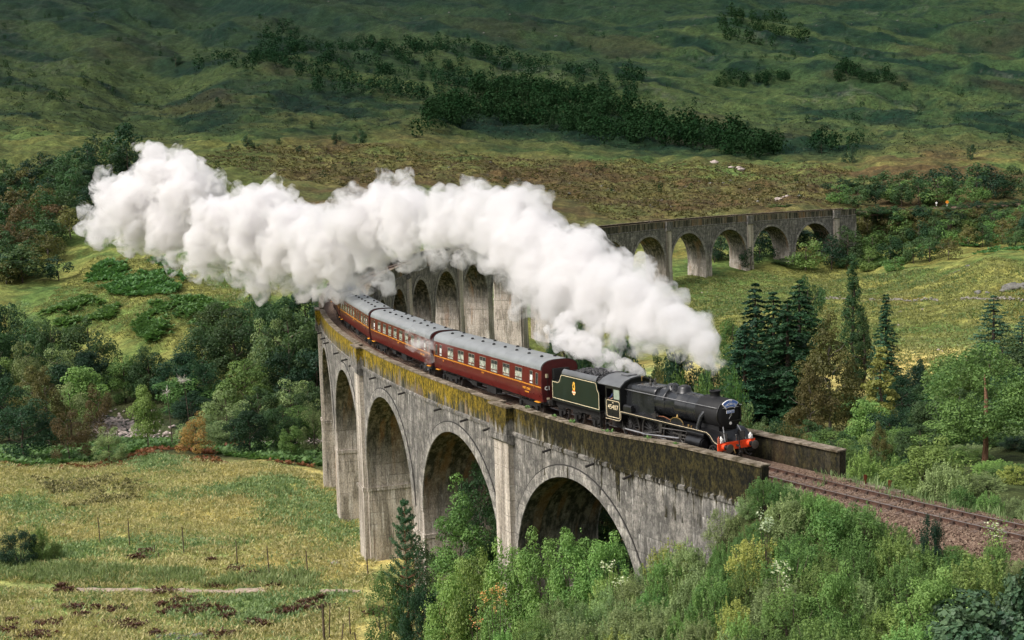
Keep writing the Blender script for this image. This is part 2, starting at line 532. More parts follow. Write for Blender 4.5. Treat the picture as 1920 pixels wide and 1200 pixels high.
def cover_colour(x, y, D):
    """colour of the plant cover, by patch; the hill tones also carry painted cloud shade"""
    n = len(x)
    a = fbm(x / 22, y / 22, 4, 40); b = fbm(x / 7, y / 7, 4, 41); c = fbm(x / 60, y / 60, 4, 42); e = fbm(x / 2.4, y / 2.4, 3, 43)
    G = lambda r, g, bl: np.array([r, g, bl])[None]
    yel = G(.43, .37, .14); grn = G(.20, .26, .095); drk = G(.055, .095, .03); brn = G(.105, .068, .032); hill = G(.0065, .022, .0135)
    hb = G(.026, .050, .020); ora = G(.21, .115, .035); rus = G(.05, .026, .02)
    def mx(p, q, w): return p * (1 - w[:, None]) + q * w[:, None]
    one = np.ones((n, 1))
    col = mx(one * yel, one * grn, smooth(-0.25, 0.35, a + 0.5 * b))
    col = mx(col, one * ora, smooth(0.2, 0.6, b - a * 0.6) * 0.45)
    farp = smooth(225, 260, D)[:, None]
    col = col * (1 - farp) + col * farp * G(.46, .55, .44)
    col = mx(col, one * drk, smooth(0.3, 0.62, e * 0.6 + b * 0.55 + 0.12 * c) * 0.6)
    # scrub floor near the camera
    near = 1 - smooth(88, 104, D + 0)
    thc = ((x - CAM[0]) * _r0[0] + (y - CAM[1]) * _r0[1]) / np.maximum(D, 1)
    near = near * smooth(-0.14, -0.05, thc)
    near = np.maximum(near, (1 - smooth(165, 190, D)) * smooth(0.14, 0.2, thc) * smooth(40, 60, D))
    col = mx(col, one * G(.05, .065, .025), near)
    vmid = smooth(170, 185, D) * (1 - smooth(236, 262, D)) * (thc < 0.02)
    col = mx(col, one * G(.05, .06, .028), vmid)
    # brown moor behind the far end of the viaduct
    bm = smooth(405, 440, D) * (1 - smooth(560, 760, D + 150 * c + 60 * a))
    mo = mx(one * G(.085, .062, .03), one * G(.115, .11, .042), smooth(-0.35, 0.35, a + .6 * b))
    mo = mx(mo, one * G(.05, .036, .02), smooth(0.1, 0.5, b * .8 + e * .6) * .6)
    mo = mx(mo, one * G(.07, .10, .035), smooth(0.0, 0.5, c + 0.4 * a) * .8)
    lf = 1 - smooth(-0.19, -0.13, thc)
    mo = mx(mo, one * G(.075, .09, .03), lf)
    col = mx(col, mo, bm)
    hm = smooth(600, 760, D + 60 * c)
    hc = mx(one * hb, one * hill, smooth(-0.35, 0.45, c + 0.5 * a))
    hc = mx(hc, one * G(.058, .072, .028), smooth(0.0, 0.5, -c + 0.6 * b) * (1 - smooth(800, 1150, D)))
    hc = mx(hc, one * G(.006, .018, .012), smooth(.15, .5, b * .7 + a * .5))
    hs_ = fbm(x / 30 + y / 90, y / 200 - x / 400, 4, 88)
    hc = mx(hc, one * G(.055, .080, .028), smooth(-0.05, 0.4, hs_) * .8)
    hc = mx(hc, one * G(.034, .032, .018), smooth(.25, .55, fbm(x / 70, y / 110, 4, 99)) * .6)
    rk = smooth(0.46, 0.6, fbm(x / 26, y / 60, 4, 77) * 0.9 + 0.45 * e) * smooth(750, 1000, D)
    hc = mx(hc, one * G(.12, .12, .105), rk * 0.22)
    hc = hc * (.78 + .30 * smooth(-.1, .3, thc))[:, None]  # hill darkened towards the left, shade put into the colour
    hc = mx(hc, one * G(.006, .019, .013), .7 * smooth(900, 1500, D) * (1 - smooth(-.05, .2, thc) * .6))  # cloud shade painted into the upper hill, strongest at left
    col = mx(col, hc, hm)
    return col

def build_terrain():
    th = np.concatenate([np.linspace(-1.2, -0.46, 14)[:-1], np.linspace(-0.46, 0.46, 640), np.linspace(0.46, 1.2, 14)[1:]])
    D = np.concatenate([np.geomspace(6, 95, 90)[:-1], np.geomspace(95, 420, 470)[:-1], np.geomspace(420, 1900, 420)[:-1], np.geomspace(1900, 5200, 30)])
    TH, DD = np.meshgrid(th, D)
    X = CAM[0] + DD * (_f0[0] + TH * _r0[0]); Y = CAM[1] + DD * (_f0[1] + TH * _r0[1])
    z = ground(X.ravel(), Y.ravel())
    nr, nc = X.shape
    V = np.stack([X.ravel(), Y.ravel(), z], 1)
    i = np.arange(nr - 1)[:, None] * nc + np.arange(nc - 1)[None]
    F = np.stack([i, i + 1, i + nc + 1, i + nc], 2).reshape(-1, 4)
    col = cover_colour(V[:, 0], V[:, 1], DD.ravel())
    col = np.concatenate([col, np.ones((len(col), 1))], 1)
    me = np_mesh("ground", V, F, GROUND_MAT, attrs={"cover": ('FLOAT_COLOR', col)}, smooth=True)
    o = link("ground", me); tag(o, kind="structure")
    # the land behind and beside the viewpoint, coarser
    mb = MB()
    rr = [6, 14, 40, 120, 400, 1500, 5200]
    vs, fs = [], []
    angs = np.linspace(math.radians(50.2), math.radians(360 - 50.2), 40)
    for r_ in rr:
        for a_ in angs:
            d = _f0 * math.cos(a_) + _r0 * math.sin(a_)
            p = CAM + d * r_
            zz = 16 + min(r_, 400) * 0.22 * (-math.cos(a_)) if math.cos(a_) < 0 else 16 - min(r_, 90) * 0.38 * math.cos(a_)
            vs.append((p[0], p[1], zz))
    na = len(angs)
    for k in range(len(rr) - 1):
        for j in range(na - 1):
            fs.append((k * na + j, k * na + j + 1, (k + 1) * na + j + 1, (k + 1) * na + j))
    me = bpy.data.meshes.new("hillside"); me.from_pydata(vs, [], fs)
    ca = me.attributes.new("cover", 'FLOAT_COLOR', 'POINT')
    ca.data.foreach_set("color", np.tile([.08, .1, .035, 1], (len(vs), 1)).ravel())
    me.materials.append(GROUND_MAT)
    tag(link("hillside", me), kind="structure")

GROUND_MAT = ground_material()
build_terrain()
# ------------------------------------------------------------------ viaduct
W_OUT, W_IN, H_PAR, H_STR, Z_CR, R_AR = 3.0, 2.5, 0.88, -0.95, -2.6, 7.62
Z_SP = Z_CR - R_AR

def to_sh(v):
    s = R0 * np.arctan2(v[:, 1], -v[:, 0])
    r = np.hypot(v[:, 0], v[:, 1]) - R0
    return np.stack([s, v[:, 2] - GR * s, r], 1)

def put_sh(me, mat_world=None):
    n = len(me.vertices)
    v = np.empty(n * 3, np.float32); me.vertices.foreach_get("co", v); v = v.reshape(-1, 3)
    a = me.attributes.new("sh", 'FLOAT_VECTOR', 'POINT')
    a.data.foreach_set("vector", to_sh(v).astype(np.float32).ravel())

def concrete_material(name, inner=False, pale_all=False, lift=1.0):
    t = NT(name)
    v = t.attr("sh", 'Vector')
    sep = t.n("ShaderNodeSeparateXYZ"); t.l(v, sep.inputs[0])
    s_, h_, r_ = sep.outputs
    st = t.noise(t.mapping(v, (2.6, 0.36, 2.6)), 1.0, 8, 0.7)
    st2 = t.noise(t.mapping(v, (1.1, 0.07, 1.1), (7, 3, 1)), 1.0, 6, 0.6)
    bl = t.noise(t.mapping(v, (0.5, 0.5, 0.5), (3, 9, 2)), 1.0, 6, 0.65)
    fine = t.noise(t.mapping(v, (9, 5, 9)), 1.0, 5, 0.7)
    mot = t.noise(t.mapping(v, (1.5, 1.2, 1.5), (5, 1, 7)), 1.0, 7, 0.72)
    base = t.mix(t.ramp(bl, [(0.35, 0.0), (0.65, 1.0)]), (.33, .305, .27), (.18, .172, .16))
    base = t.mix(t.ramp(mot, [(0.44, 0.75), (0.56, 0.0)]), base, (.085, .082, .076))
    base = t.mix(t.ramp(mot, [(0.60, 0.0), (0.68, .55)]), base, (.47, .44, .39))
    base = t.mix(t.ramp(st, [(0.40, 0.22), (0.56, 1.0)]), (.075, .072, .066), base)
    if not inner:
        # the tall piers are paler and washed lower down
        low = t.ramp(t.math('MULTIPLY_ADD', h_, -0.05), [(0.42, 0.0), (0.68, 1.0)])
        m = low.node.inputs[0].links[0].from_node; m.inputs[2].default_value = 0.02
        pat = t.noise(t.mapping(v, (.9, .28, .9), (13, 5, 2)), 1.0, 6, .65)
        pale = t.mix(t.ramp(pat, [(0.44, 0.0), (0.54, 1.0)]), (.27, .235, .19), (.50, .435, .37))
        dr = t.noise(t.mapping(v, (4.5, .10, 4.5), (1, 8, 5)), 1.0, 6, .7)
        pale = t.mix(t.ramp(dr, [(0.55, 0.0), (0.62, .85)]), pale, (.66, .61, .55))
        pale = t.mix(t.ramp(dr, [(0.36, .8), (0.43, 0.0)]), pale, (.10, .09, .078))
        pale = t.mix(t.ramp(t.noise(t.mapping(v, (.7, .09, .7), (4, 4, 4)), 1.0, 4, .6), [(0.60, 0.0), (0.68, .6)]), pale, (.30, .175, .10))
        pale = t.mix(t.ramp(st, [(0.30, 1.0), (0.42, 0.0)]), pale, (.07, .065, .06))
        base = t.mix(low, base, pale)
    if pale_all:
        base = t.mix(t.ramp(st2, [(0.36, 0.0), (0.60, 1.0)]), (.22, .19, .155), (.56, .50, .43))
    if lift != 1.0: base = t.mix(1.0, base, (lift, lift, lift), 'MULTIPLY')
    # white lime runs
    lime = t.noise(t.mapping(v, (5.5, 0.22, 5.5), (1, 2, 3)), 1.0, 5, 0.7)
    base = t.mix(t.ramp(lime, [(0.60, 0.0), (0.70, 0.75)]), base, (.62, .59, .55))
    # pour joints every 1.1 m
    ph = t.math('FRACT', t.math('MULTIPLY', t.math('ADD', h_, t.math('MULTIPLY', bl, .12)), 0.9))
    jl = t.math('MULTIPLY', t.math('LESS_THAN', ph, 0.045), t.ramp(t.noise(t.mapping(v, (.6, .8, .6), (8, 1, 3)), 1.0, 4, .6), [(.46, .12), (.6, 1.0)]))
    base = t.mix(t.math('MULTIPLY', jl, t.ramp(fine, [(.35, .1), (.6, .75)])), base, (.06, .056, .05))
    # lime weeping from the joints: short ragged runs below each pour line, strongest under the string course
    run = t.noise(t.mapping(v, (7.5, .35, 7.5), (9, 4, 1)), 1.0, 4, .7)
    fall = t.ramp(ph, [(0.35, 0.0), (1.0, 1.0)])
    jw = t.math('MULTIPLY', t.ramp(run, [(.52, 0.0), (.62, 1.0)]), t.math('MULTIPLY', fall, t.ramp(t.noise(t.mapping(v, (.5, .45, .5), (2, 2, 9)), 1, 4, .6), [(.46, 0.0), (.58, 1.0)])))
    base = t.mix(t.math('MULTIPLY', jw, .7), base, (.62, .59, .54))
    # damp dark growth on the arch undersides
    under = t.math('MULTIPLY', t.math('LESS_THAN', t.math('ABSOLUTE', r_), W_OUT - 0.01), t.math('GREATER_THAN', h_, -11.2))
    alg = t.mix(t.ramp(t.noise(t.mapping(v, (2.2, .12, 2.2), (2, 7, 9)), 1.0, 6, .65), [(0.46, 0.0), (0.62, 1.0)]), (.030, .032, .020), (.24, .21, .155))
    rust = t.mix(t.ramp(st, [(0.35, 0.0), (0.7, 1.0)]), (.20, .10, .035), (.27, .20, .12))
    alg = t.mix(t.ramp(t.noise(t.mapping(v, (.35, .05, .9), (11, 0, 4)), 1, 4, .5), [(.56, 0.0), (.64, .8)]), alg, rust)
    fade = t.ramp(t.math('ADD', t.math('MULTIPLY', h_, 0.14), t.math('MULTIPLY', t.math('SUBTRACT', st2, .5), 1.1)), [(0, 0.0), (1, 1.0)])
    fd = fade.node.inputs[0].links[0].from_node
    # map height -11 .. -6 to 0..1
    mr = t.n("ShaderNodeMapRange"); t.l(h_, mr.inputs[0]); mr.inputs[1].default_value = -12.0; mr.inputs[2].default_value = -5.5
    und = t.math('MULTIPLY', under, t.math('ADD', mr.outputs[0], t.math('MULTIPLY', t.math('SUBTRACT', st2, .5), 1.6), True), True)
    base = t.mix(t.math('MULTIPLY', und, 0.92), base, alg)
    if inner:
        base = t.mix(0.25, base, (.12, .115, .105))
    # moss hanging from the parapet tops, ragged lower edge
    mh = t.n("ShaderNodeMapRange"); t.l(h_, mh.inputs[0]); mh.inputs[1].default_value = -1.45; mh.inputs[2].default_value = 0.75
    rag = t.math('ADD', mh.outputs[0], t.math('MULTIPLY', t.math('SUBTRACT', t.noise(t.mapping(v, (2.2, .25, 1)), 1, 6, .65), .5), 2.2))
    rag = t.math('ADD', rag, t.math('MULTIPLY', t.math('SUBTRACT', t.noise(t.mapping(v, (.25, .1, 1)), 1, 3, .5), .5), 1.2))
    mk0 = t.n("ShaderNodeMapRange"); t.l(s_, mk0.inputs[0]); mk0.inputs[1].default_value = -2; mk0.inputs[2].default_value = -14; mk0.inputs[3].default_value = 0; mk0.inputs[4].default_value = .38
    rag = t.math('ADD', rag, mk0.outputs[0])
    moss = t.ramp(rag, [(0.44, 0.0), (0.60, 1.0)])
    side = t.math('GREATER_THAN', r_, 2.9)
    mk = t.n("ShaderNodeMapRange"); t.l(s_, mk.inputs[0]); mk.inputs[1].default_value = -6; mk.inputs[2].default_value = 12
    mfar = t.n("ShaderNodeMapRange"); t.l(s_, mfar.inputs[0]); mfar.inputs[1].default_value = 110; mfar.inputs[2].default_value = 70
    mn = t.noise(t.mapping(v, (2.6, 1.3, 2.6)), 1, 6, .7)
    mn2 = t.noise(t.mapping(v, (7, 4, 7), (3, 3, 3)), 1, 5, .75)
    ycol = t.mix(t.ramp(t.math('ADD', t.math('MULTIPLY', mn, .55), t.math('MULTIPLY', mn2, .45)), [(.42, 0.0), (.60, 1.0)]), (.035, .036, .012), (.36, .245, .022))
    dcol = t.mix(t.ramp(t.math('ADD', t.math('MULTIPLY', mn, .5), t.math('MULTIPLY', mn2, .5)), [(.45, 0.0), (.66, 1.0)]), (.010, .010, .008), (.075, .062, .022))
    mcol = t.mix(mk.outputs[0], dcol, ycol)
    up = t.math('GREATER_THAN', h_, -3.0)
    base = t.mix(t.math('MULTIPLY', t.math('MULTIPLY', moss, side), t.math('MULTIPLY', up, mfar.outputs[0])), base, mcol)
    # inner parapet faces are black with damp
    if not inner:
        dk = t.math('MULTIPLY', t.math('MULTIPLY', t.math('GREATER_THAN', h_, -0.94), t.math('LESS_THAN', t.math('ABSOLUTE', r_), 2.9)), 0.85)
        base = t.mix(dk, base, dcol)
    base = t.mix(1.0, base, t.ramp(fine, [(0.30, 0.55), (0.70, 1.4)]), 'MULTIPLY')
    hh = t.math('ADD', t.math('ADD', fine, t.math('MULTIPLY', st, 1.5)), t.math('MULTIPLY', jl, -1.0))
    t.bsdf(base, 0.92, 0, t.bump(hh, 0.9, 0.07), 0.12)
    return t.m

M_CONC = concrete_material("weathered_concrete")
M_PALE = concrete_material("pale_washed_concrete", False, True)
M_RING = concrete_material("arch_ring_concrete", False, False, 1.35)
M_RINGSHADOW = plain("ring_shadow_dark", (.03, .028, .025), .95)  # dark colour for the shadow line painted round the arch rings
def _coping():
    t = NT("coping_concrete")
    v = t.coords('Object')
    a = t.noise(v, 1.6, 6, .7); b = t.noise(v, 7, 4, .7)
    c = t.mix(t.ramp(a, [(.38, 0.0), (.62, 1.0)]), (.07, .055, .035), (.27, .225, .175))
    c = t.mix(t.ramp(b, [(.55, 0.0), (.7, .8)]), c, (.05, .06, .02))
    t.bsdf(c, .95, 0, t.bump(b, .8, .04), .1)
    return t.m
M_COPE = _coping()

def sweep_arc(mb, poly, s0, s1, ns=None, caps=True, mi=0, rise=None):
    """closed (r, h) outline swept along the line"""
    ns = ns or max(1, int(round(abs(s1 - s0) / 1.6)))
    n = len(poly); vs = []
    for i in range(ns + 1):
        s = s0 + (s1 - s0) * i / ns
        for r, h in poly: vs.append(tuple(arc(s, r, h + (rise(s) if rise and h > 0 else 0))))
    fs = []
    for i in range(ns):
        for k in range(n):
            fs.append((i * n + k, i * n + (k + 1) % n, (i + 1) * n + (k + 1) % n, (i + 1) * n + k))
    if caps: fs += [tuple(range(n)), tuple(range(ns * n, ns * n + n))]
    mb.add(vs, fs, mi)

def base_of(s, r=0.0):
    p = arc(s, r)
    return min(ground(p[0] + dx, p[1] + dy) for dx in (-2, 0, 2) for dy in (-2, 0, 2)) - 0.8 - GR * s

def build_viaduct():
    root = empty("viaduct", tuple(arc(0, 0, -20)))
    tag(root, "long curved concrete railway viaduct with tall round arches and mossy parapets", "viaduct")
    inv = Matrix.Translation(-Vector(root.location))
    def part(mb, name, mats, smooth=30):
        o = mb.build(name, mats, root, smooth)
        put_sh(o.data)
        o.data.transform(inv)
        return o
    H = PITCH_S / 2
    for i in range(1, 22):
        sc = (i - 1.5) * PITCH_S
        far = i > 7
        mat = M_CONC
        # --- spandrel walls, soffit and arch ring of one span
        mb = MB()
        NA = 28 if i < 7 or i > 14 else 20
        us = [-R_AR * math.cos(math.pi * k / NA) for k in range(NA + 1)]
        zs = [Z_SP + R_AR * math.sin(math.pi * k / NA) for k in range(NA + 1)]
        cols = [(-H, Z_SP)] + list(zip(us, zs)) + [(H, Z_SP)]
        for r in (W_OUT, -W_OUT):
            vs = []; fs = []
            for u, z in cols:
                vs += [arc(sc + u, r, z), arc(sc + u, r, (z + H_STR) / 2), arc(sc + u, r, H_STR)]
            for k in range(len(cols) - 1):
                for q in range(2):
                    fs.append((k * 3 + q, k * 3 + 3 + q, k * 3 + 4 + q, k * 3 + 1 + q))
            mb.add(vs, fs)
        vs = []; fs = []
        for u, z in zip(us, zs):
            for r in (W_OUT, W_OUT - 0.012, -W_OUT + 0.012, -W_OUT): vs.append(arc(sc + u, r, z))
        for k in range(NA):
            for q in range(3): fs.append((k * 4 + q, k * 4 + 1 + q, k * 4 + 5 + q, k * 4 + 4 + q))
        mb.add(vs, fs)
        part(mb, "arch_span", mat, 40)
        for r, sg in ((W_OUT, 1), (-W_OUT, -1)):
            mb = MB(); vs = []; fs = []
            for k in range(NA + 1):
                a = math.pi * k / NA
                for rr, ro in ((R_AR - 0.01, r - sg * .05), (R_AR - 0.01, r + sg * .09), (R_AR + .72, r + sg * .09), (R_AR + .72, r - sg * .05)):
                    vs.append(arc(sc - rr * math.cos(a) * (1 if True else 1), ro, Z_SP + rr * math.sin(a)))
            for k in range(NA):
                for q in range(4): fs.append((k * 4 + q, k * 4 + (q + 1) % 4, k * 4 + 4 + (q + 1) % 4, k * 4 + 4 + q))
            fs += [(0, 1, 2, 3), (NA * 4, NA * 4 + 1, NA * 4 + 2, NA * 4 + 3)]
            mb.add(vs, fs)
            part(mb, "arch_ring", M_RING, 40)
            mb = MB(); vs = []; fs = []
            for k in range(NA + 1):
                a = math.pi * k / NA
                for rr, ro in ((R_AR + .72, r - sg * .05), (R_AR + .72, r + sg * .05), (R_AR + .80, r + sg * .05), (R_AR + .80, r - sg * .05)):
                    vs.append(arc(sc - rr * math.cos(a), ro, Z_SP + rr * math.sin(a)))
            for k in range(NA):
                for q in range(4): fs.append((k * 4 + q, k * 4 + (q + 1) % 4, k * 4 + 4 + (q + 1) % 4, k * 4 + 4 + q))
            mb.add(vs, fs); part(mb, "ring_edge_shadow", M_RINGSHADOW, 40)  # thin dark band put in as the ring's edge shadow
        # drain spouts under the string course
        if i <= 6:
            for u in (2.6, -2.6, -6.6):
                mb = MB(); mb.cyl(arc(sc + u, W_OUT - .1, H_STR - .22), arc(sc + u - .05, W_OUT + .62, H_STR - .34), .085, .085, 8)
                part(mb, "drain_pipe", M_IRON)
    # --- parapets with string course and coping, one length per bay
    for i in range(0, 23):
        sc = (i - 1.5) * PITCH_S
        s0, s1 = sc - H, sc + H
        if i == 0: s0, s1 = -26.7, -PITCH_S
        if i == 22: s0, s1 = 20 * PITCH_S, 366.0
        for sg in (1, -1):
            segs = []
            if i == 0: segs = [(s0, s1, H_PAR)]
            elif i == 1: segs = [(s0, s1 - 1.3, H_PAR)]
            elif i == 22: segs = [(s0 + 1.3, s1, H_PAR)]
            else:
                a = s0 + (1.3 if i % 2 == 0 else 0); b = s1 - (1.3 if i % 2 == 1 else 0)
                segs = [(a, b, H_PAR)]
            for a, b, h in segs:
                mb = MB()
                poly = [(W_IN, -.9), (W_IN, h - .06), (W_OUT - .03, h - .06), (W_OUT - .03, H_STR + .12), (W_OUT + .1, H_STR + .05), (W_OUT + .1, H_STR - .16), (W_OUT - .02, H_STR - .2), (W_OUT - .4, H_STR - .2)]
                rise = (lambda s: .42 * float(smooth(-11, -21, s))) if i < 2 else None
                sweep_arc(mb, [(r * sg, z) for r, z in poly], a, b, rise=rise)
                part(mb, "parapet", M_CONC)
                mb = MB()
                e = 0.10 if i == 0 else 0.0
                k = int(round((b - a) / 2.2)) or 1
                for q in range(k):
                    a1, b1 = a + (b - a) * q / k + .012, a + (b - a) * (q + 1) / k - .012
                    dz = 0.02 * math.sin(q * 2.7 + i)
                    sweep_arc(mb, [(r * sg, z) for r, z in ((W_IN - .05 - e, h - .09), (W_IN - .05 - e, h + dz), (W_OUT + .04, h + dz + .02), (W_OUT + .04, h - .09))], a1, b1, rise=rise)
                part(mb, "coping", M_COPE)
    # --- piers
    for k in range(0, 21):
        s = k * PITCH_S
        hb = min(base_of(s, 2), base_of(s, -2))
        hw0, w0 = H - R_AR, W_OUT
        mb = MB()
        def ring(z, a, w): return [arc(s + a * x, w * y, z) for x, y in ((-1, -1), (1, -1), (1, 1), (-1, 1))]
        zi = Z_SP - 1.9
        d = zi - hb
        lv = [(Z_SP, hw0, w0), (zi, hw0 + .04, w0 + .01), (zi, hw0 + .16, w0 + .09), (zi - .35, hw0 + .16, w0 + .09), (zi - .35, hw0 + .09, w0 + .03), (hb, hw0 + .09 + d / 45, w0 + .03 + d / 90)]
        vs = [p for z, a, w in lv for p in ring(z, a, w)]
        fs = [(q * 4 + j, q * 4 + (j + 1) % 4, q * 4 + 4 + (j + 1) % 4, q * 4 + 4 + j) for q in range(len(lv) - 1) for j in range(4)]
        mb.add(vs, fs + [(0, 1, 2, 3)])
        part(mb, "pier", M_CONC)
        if k % 2 == 0:        # pilaster pier with refuge above
            for sg in (1, -1):
                mb = MB()
                lv = [(H_STR - .5, 1.1, .36), (Z_SP - 1.9, 1.1, .38), (Z_SP - 1.9, 1.2, .5), (Z_SP - 2.3, 1.2, .5), (Z_SP - 2.3, 1.15, .42), (hb, 1.15 + d / 60, .42 + d / 60)]
                def rg(z, a, w): return [arc(s + a * x, sg * (W_OUT - .2 if y < 0 else W_OUT + w), z) for x, y in ((-1, -1), (1, -1), (1, 1), (-1, 1))]
                vs = [p for z, a, w in lv for p in rg(z, a, w)]
                fs = [(q * 4 + j, q * 4 + (j + 1) % 4, q * 4 + 4 + (j + 1) % 4, q * 4 + 4 + j) for q in range(len(lv) - 1) for j in range(4)]
                mb.add(vs, fs + [(0, 1, 2, 3)])
                part(mb, "pilaster", M_PALE)
                mb = MB()
                o = .55
                # refuge: floor corbel, outer wall, two cheeks
                sweep_arc(mb, [(r * sg, z) for r, z in ((W_OUT - .5, H_STR - .1), (W_OUT + o + .05, H_STR - .1), (W_OUT + o + .05, H_STR - .55), (W_OUT + .3, H_STR - .8), (W_OUT - .5, H_STR - .8))], s - 1.42, s + 1.42, 2)
                sweep_arc(mb, [(r * sg, z) for r, z in ((W_IN + o, H_STR - .1), (W_IN + o, H_PAR - .08), (W_OUT + o, H_PAR - .08), (W_OUT + o, H_STR - .1))], s - 1.3, s + 1.3, 2)
                for a, b in ((s - 1.3, s - .85), (s + .85, s + 1.3)):
                    sweep_arc(mb, [(r * sg, z) for r, z in ((W_IN + .002, H_STR - .1), (W_IN + .002, H_PAR - .08), (W_IN + o - .001, H_PAR - .08), (W_IN + o - .001, H_STR - .1))], a, b, 1)
                part(mb, "refuge", M_CONC)
                mb = MB()
                sweep_arc(mb, [(r * sg, z) for r, z in ((W_IN + o - .03, H_PAR - .1), (W_IN + o - .03, H_PAR + .02), (W_OUT + o + .05, H_PAR + .03), (W_OUT + o + .05, H_PAR - .1))], s - 1.36, s + 1.36, 2)
                for a, b in ((s - 1.36, s - .8), (s + .8, s + 1.36)):
                    sweep_arc(mb, [(r * sg, z) for r, z in ((W_IN - .05, H_PAR - .1), (W_IN - .05, H_PAR + .015), (W_IN + o - .035, H_PAR + .015), (W_IN + o - .035, H_PAR - .1))], a, b, 1)
                part(mb, "coping", M_COPE)
    # --- abutments
    for a, b in ((-26.7, -PITCH_S), (20 * PITCH_S + 0.0, 366.0)):
        mb = MB()
        hb = -9 if a < 0 else -14
        sweep_arc(mb, [(-W_OUT, hb), (-W_OUT, H_STR), (W_OUT, H_STR), (W_OUT, hb)], a, b)
        part(mb, "abutment", M_CONC)
    # one pier-like leg under the springing of the first arch
    mb = MB(); s = -PITCH_S
    hb = -12
    vs = [arc(s + x, y * W_OUT, z) for z, e in ((Z_SP, 0), (hb, .2)) for x, y in ((-.4, -1), (H - R_AR + e, -1), (H - R_AR + e, 1), (-.4, 1))]
    mb.add(vs, [(j, (j + 1) % 4, 4 + (j + 1) % 4, 4 + j) for j in range(4)])
    part(mb, "pier", M_CONC)
    return root

M_IRON = plain("dark_iron", (.03, .027, .025), .7, .2, .3)
VIADUCT = build_viaduct()
# ------------------------------------------------------------------ track
def track_materials():
    t = NT("ballast_stone")
    v = t.coords('Object')
    oi = t.n("ShaderNodeObjectInfo")
    n = t.noise(v, 6.0, 3, .8)
    w = t.n("ShaderNodeTexVoronoi"); t.l(v, w.inputs['Vector']); w.inputs['Scale'].default_value = 14
    c = t.ramp(w.outputs['Color'], [(.2, (.085, .052, .038)), (.5, (.19, .125, .09)), (.8, (.29, .215, .155))])
    c = t.mix(t.ramp(n, [(.4, 0.0), (.7, .6)]), c, (.10, .062, .045))
    t.bsdf(c, .9, 0, t.bump(w.outputs['Distance'], 1.0, .05), .2)
    return t.m
M_BALLAST = track_materials()
M_RAIL = plain("rusty_rail", (.10, .055, .04), .6, .3, .4, .3, 5)
M_RAILTOP = plain("polished_rail_head", (.42, .38, .35), .35, .9, .5, .1)
M_SLEEPER = plain("weathered_timber", (.14, .10, .08), .9, 0, .2, .35, 4)
M_CHAIR = plain("rusty_chair", (.06, .038, .03), .8, .1, .3)
M_POSTRUST = plain("rusty_steel_post", (.16, .045, .022), .85, .1, .2, .3)

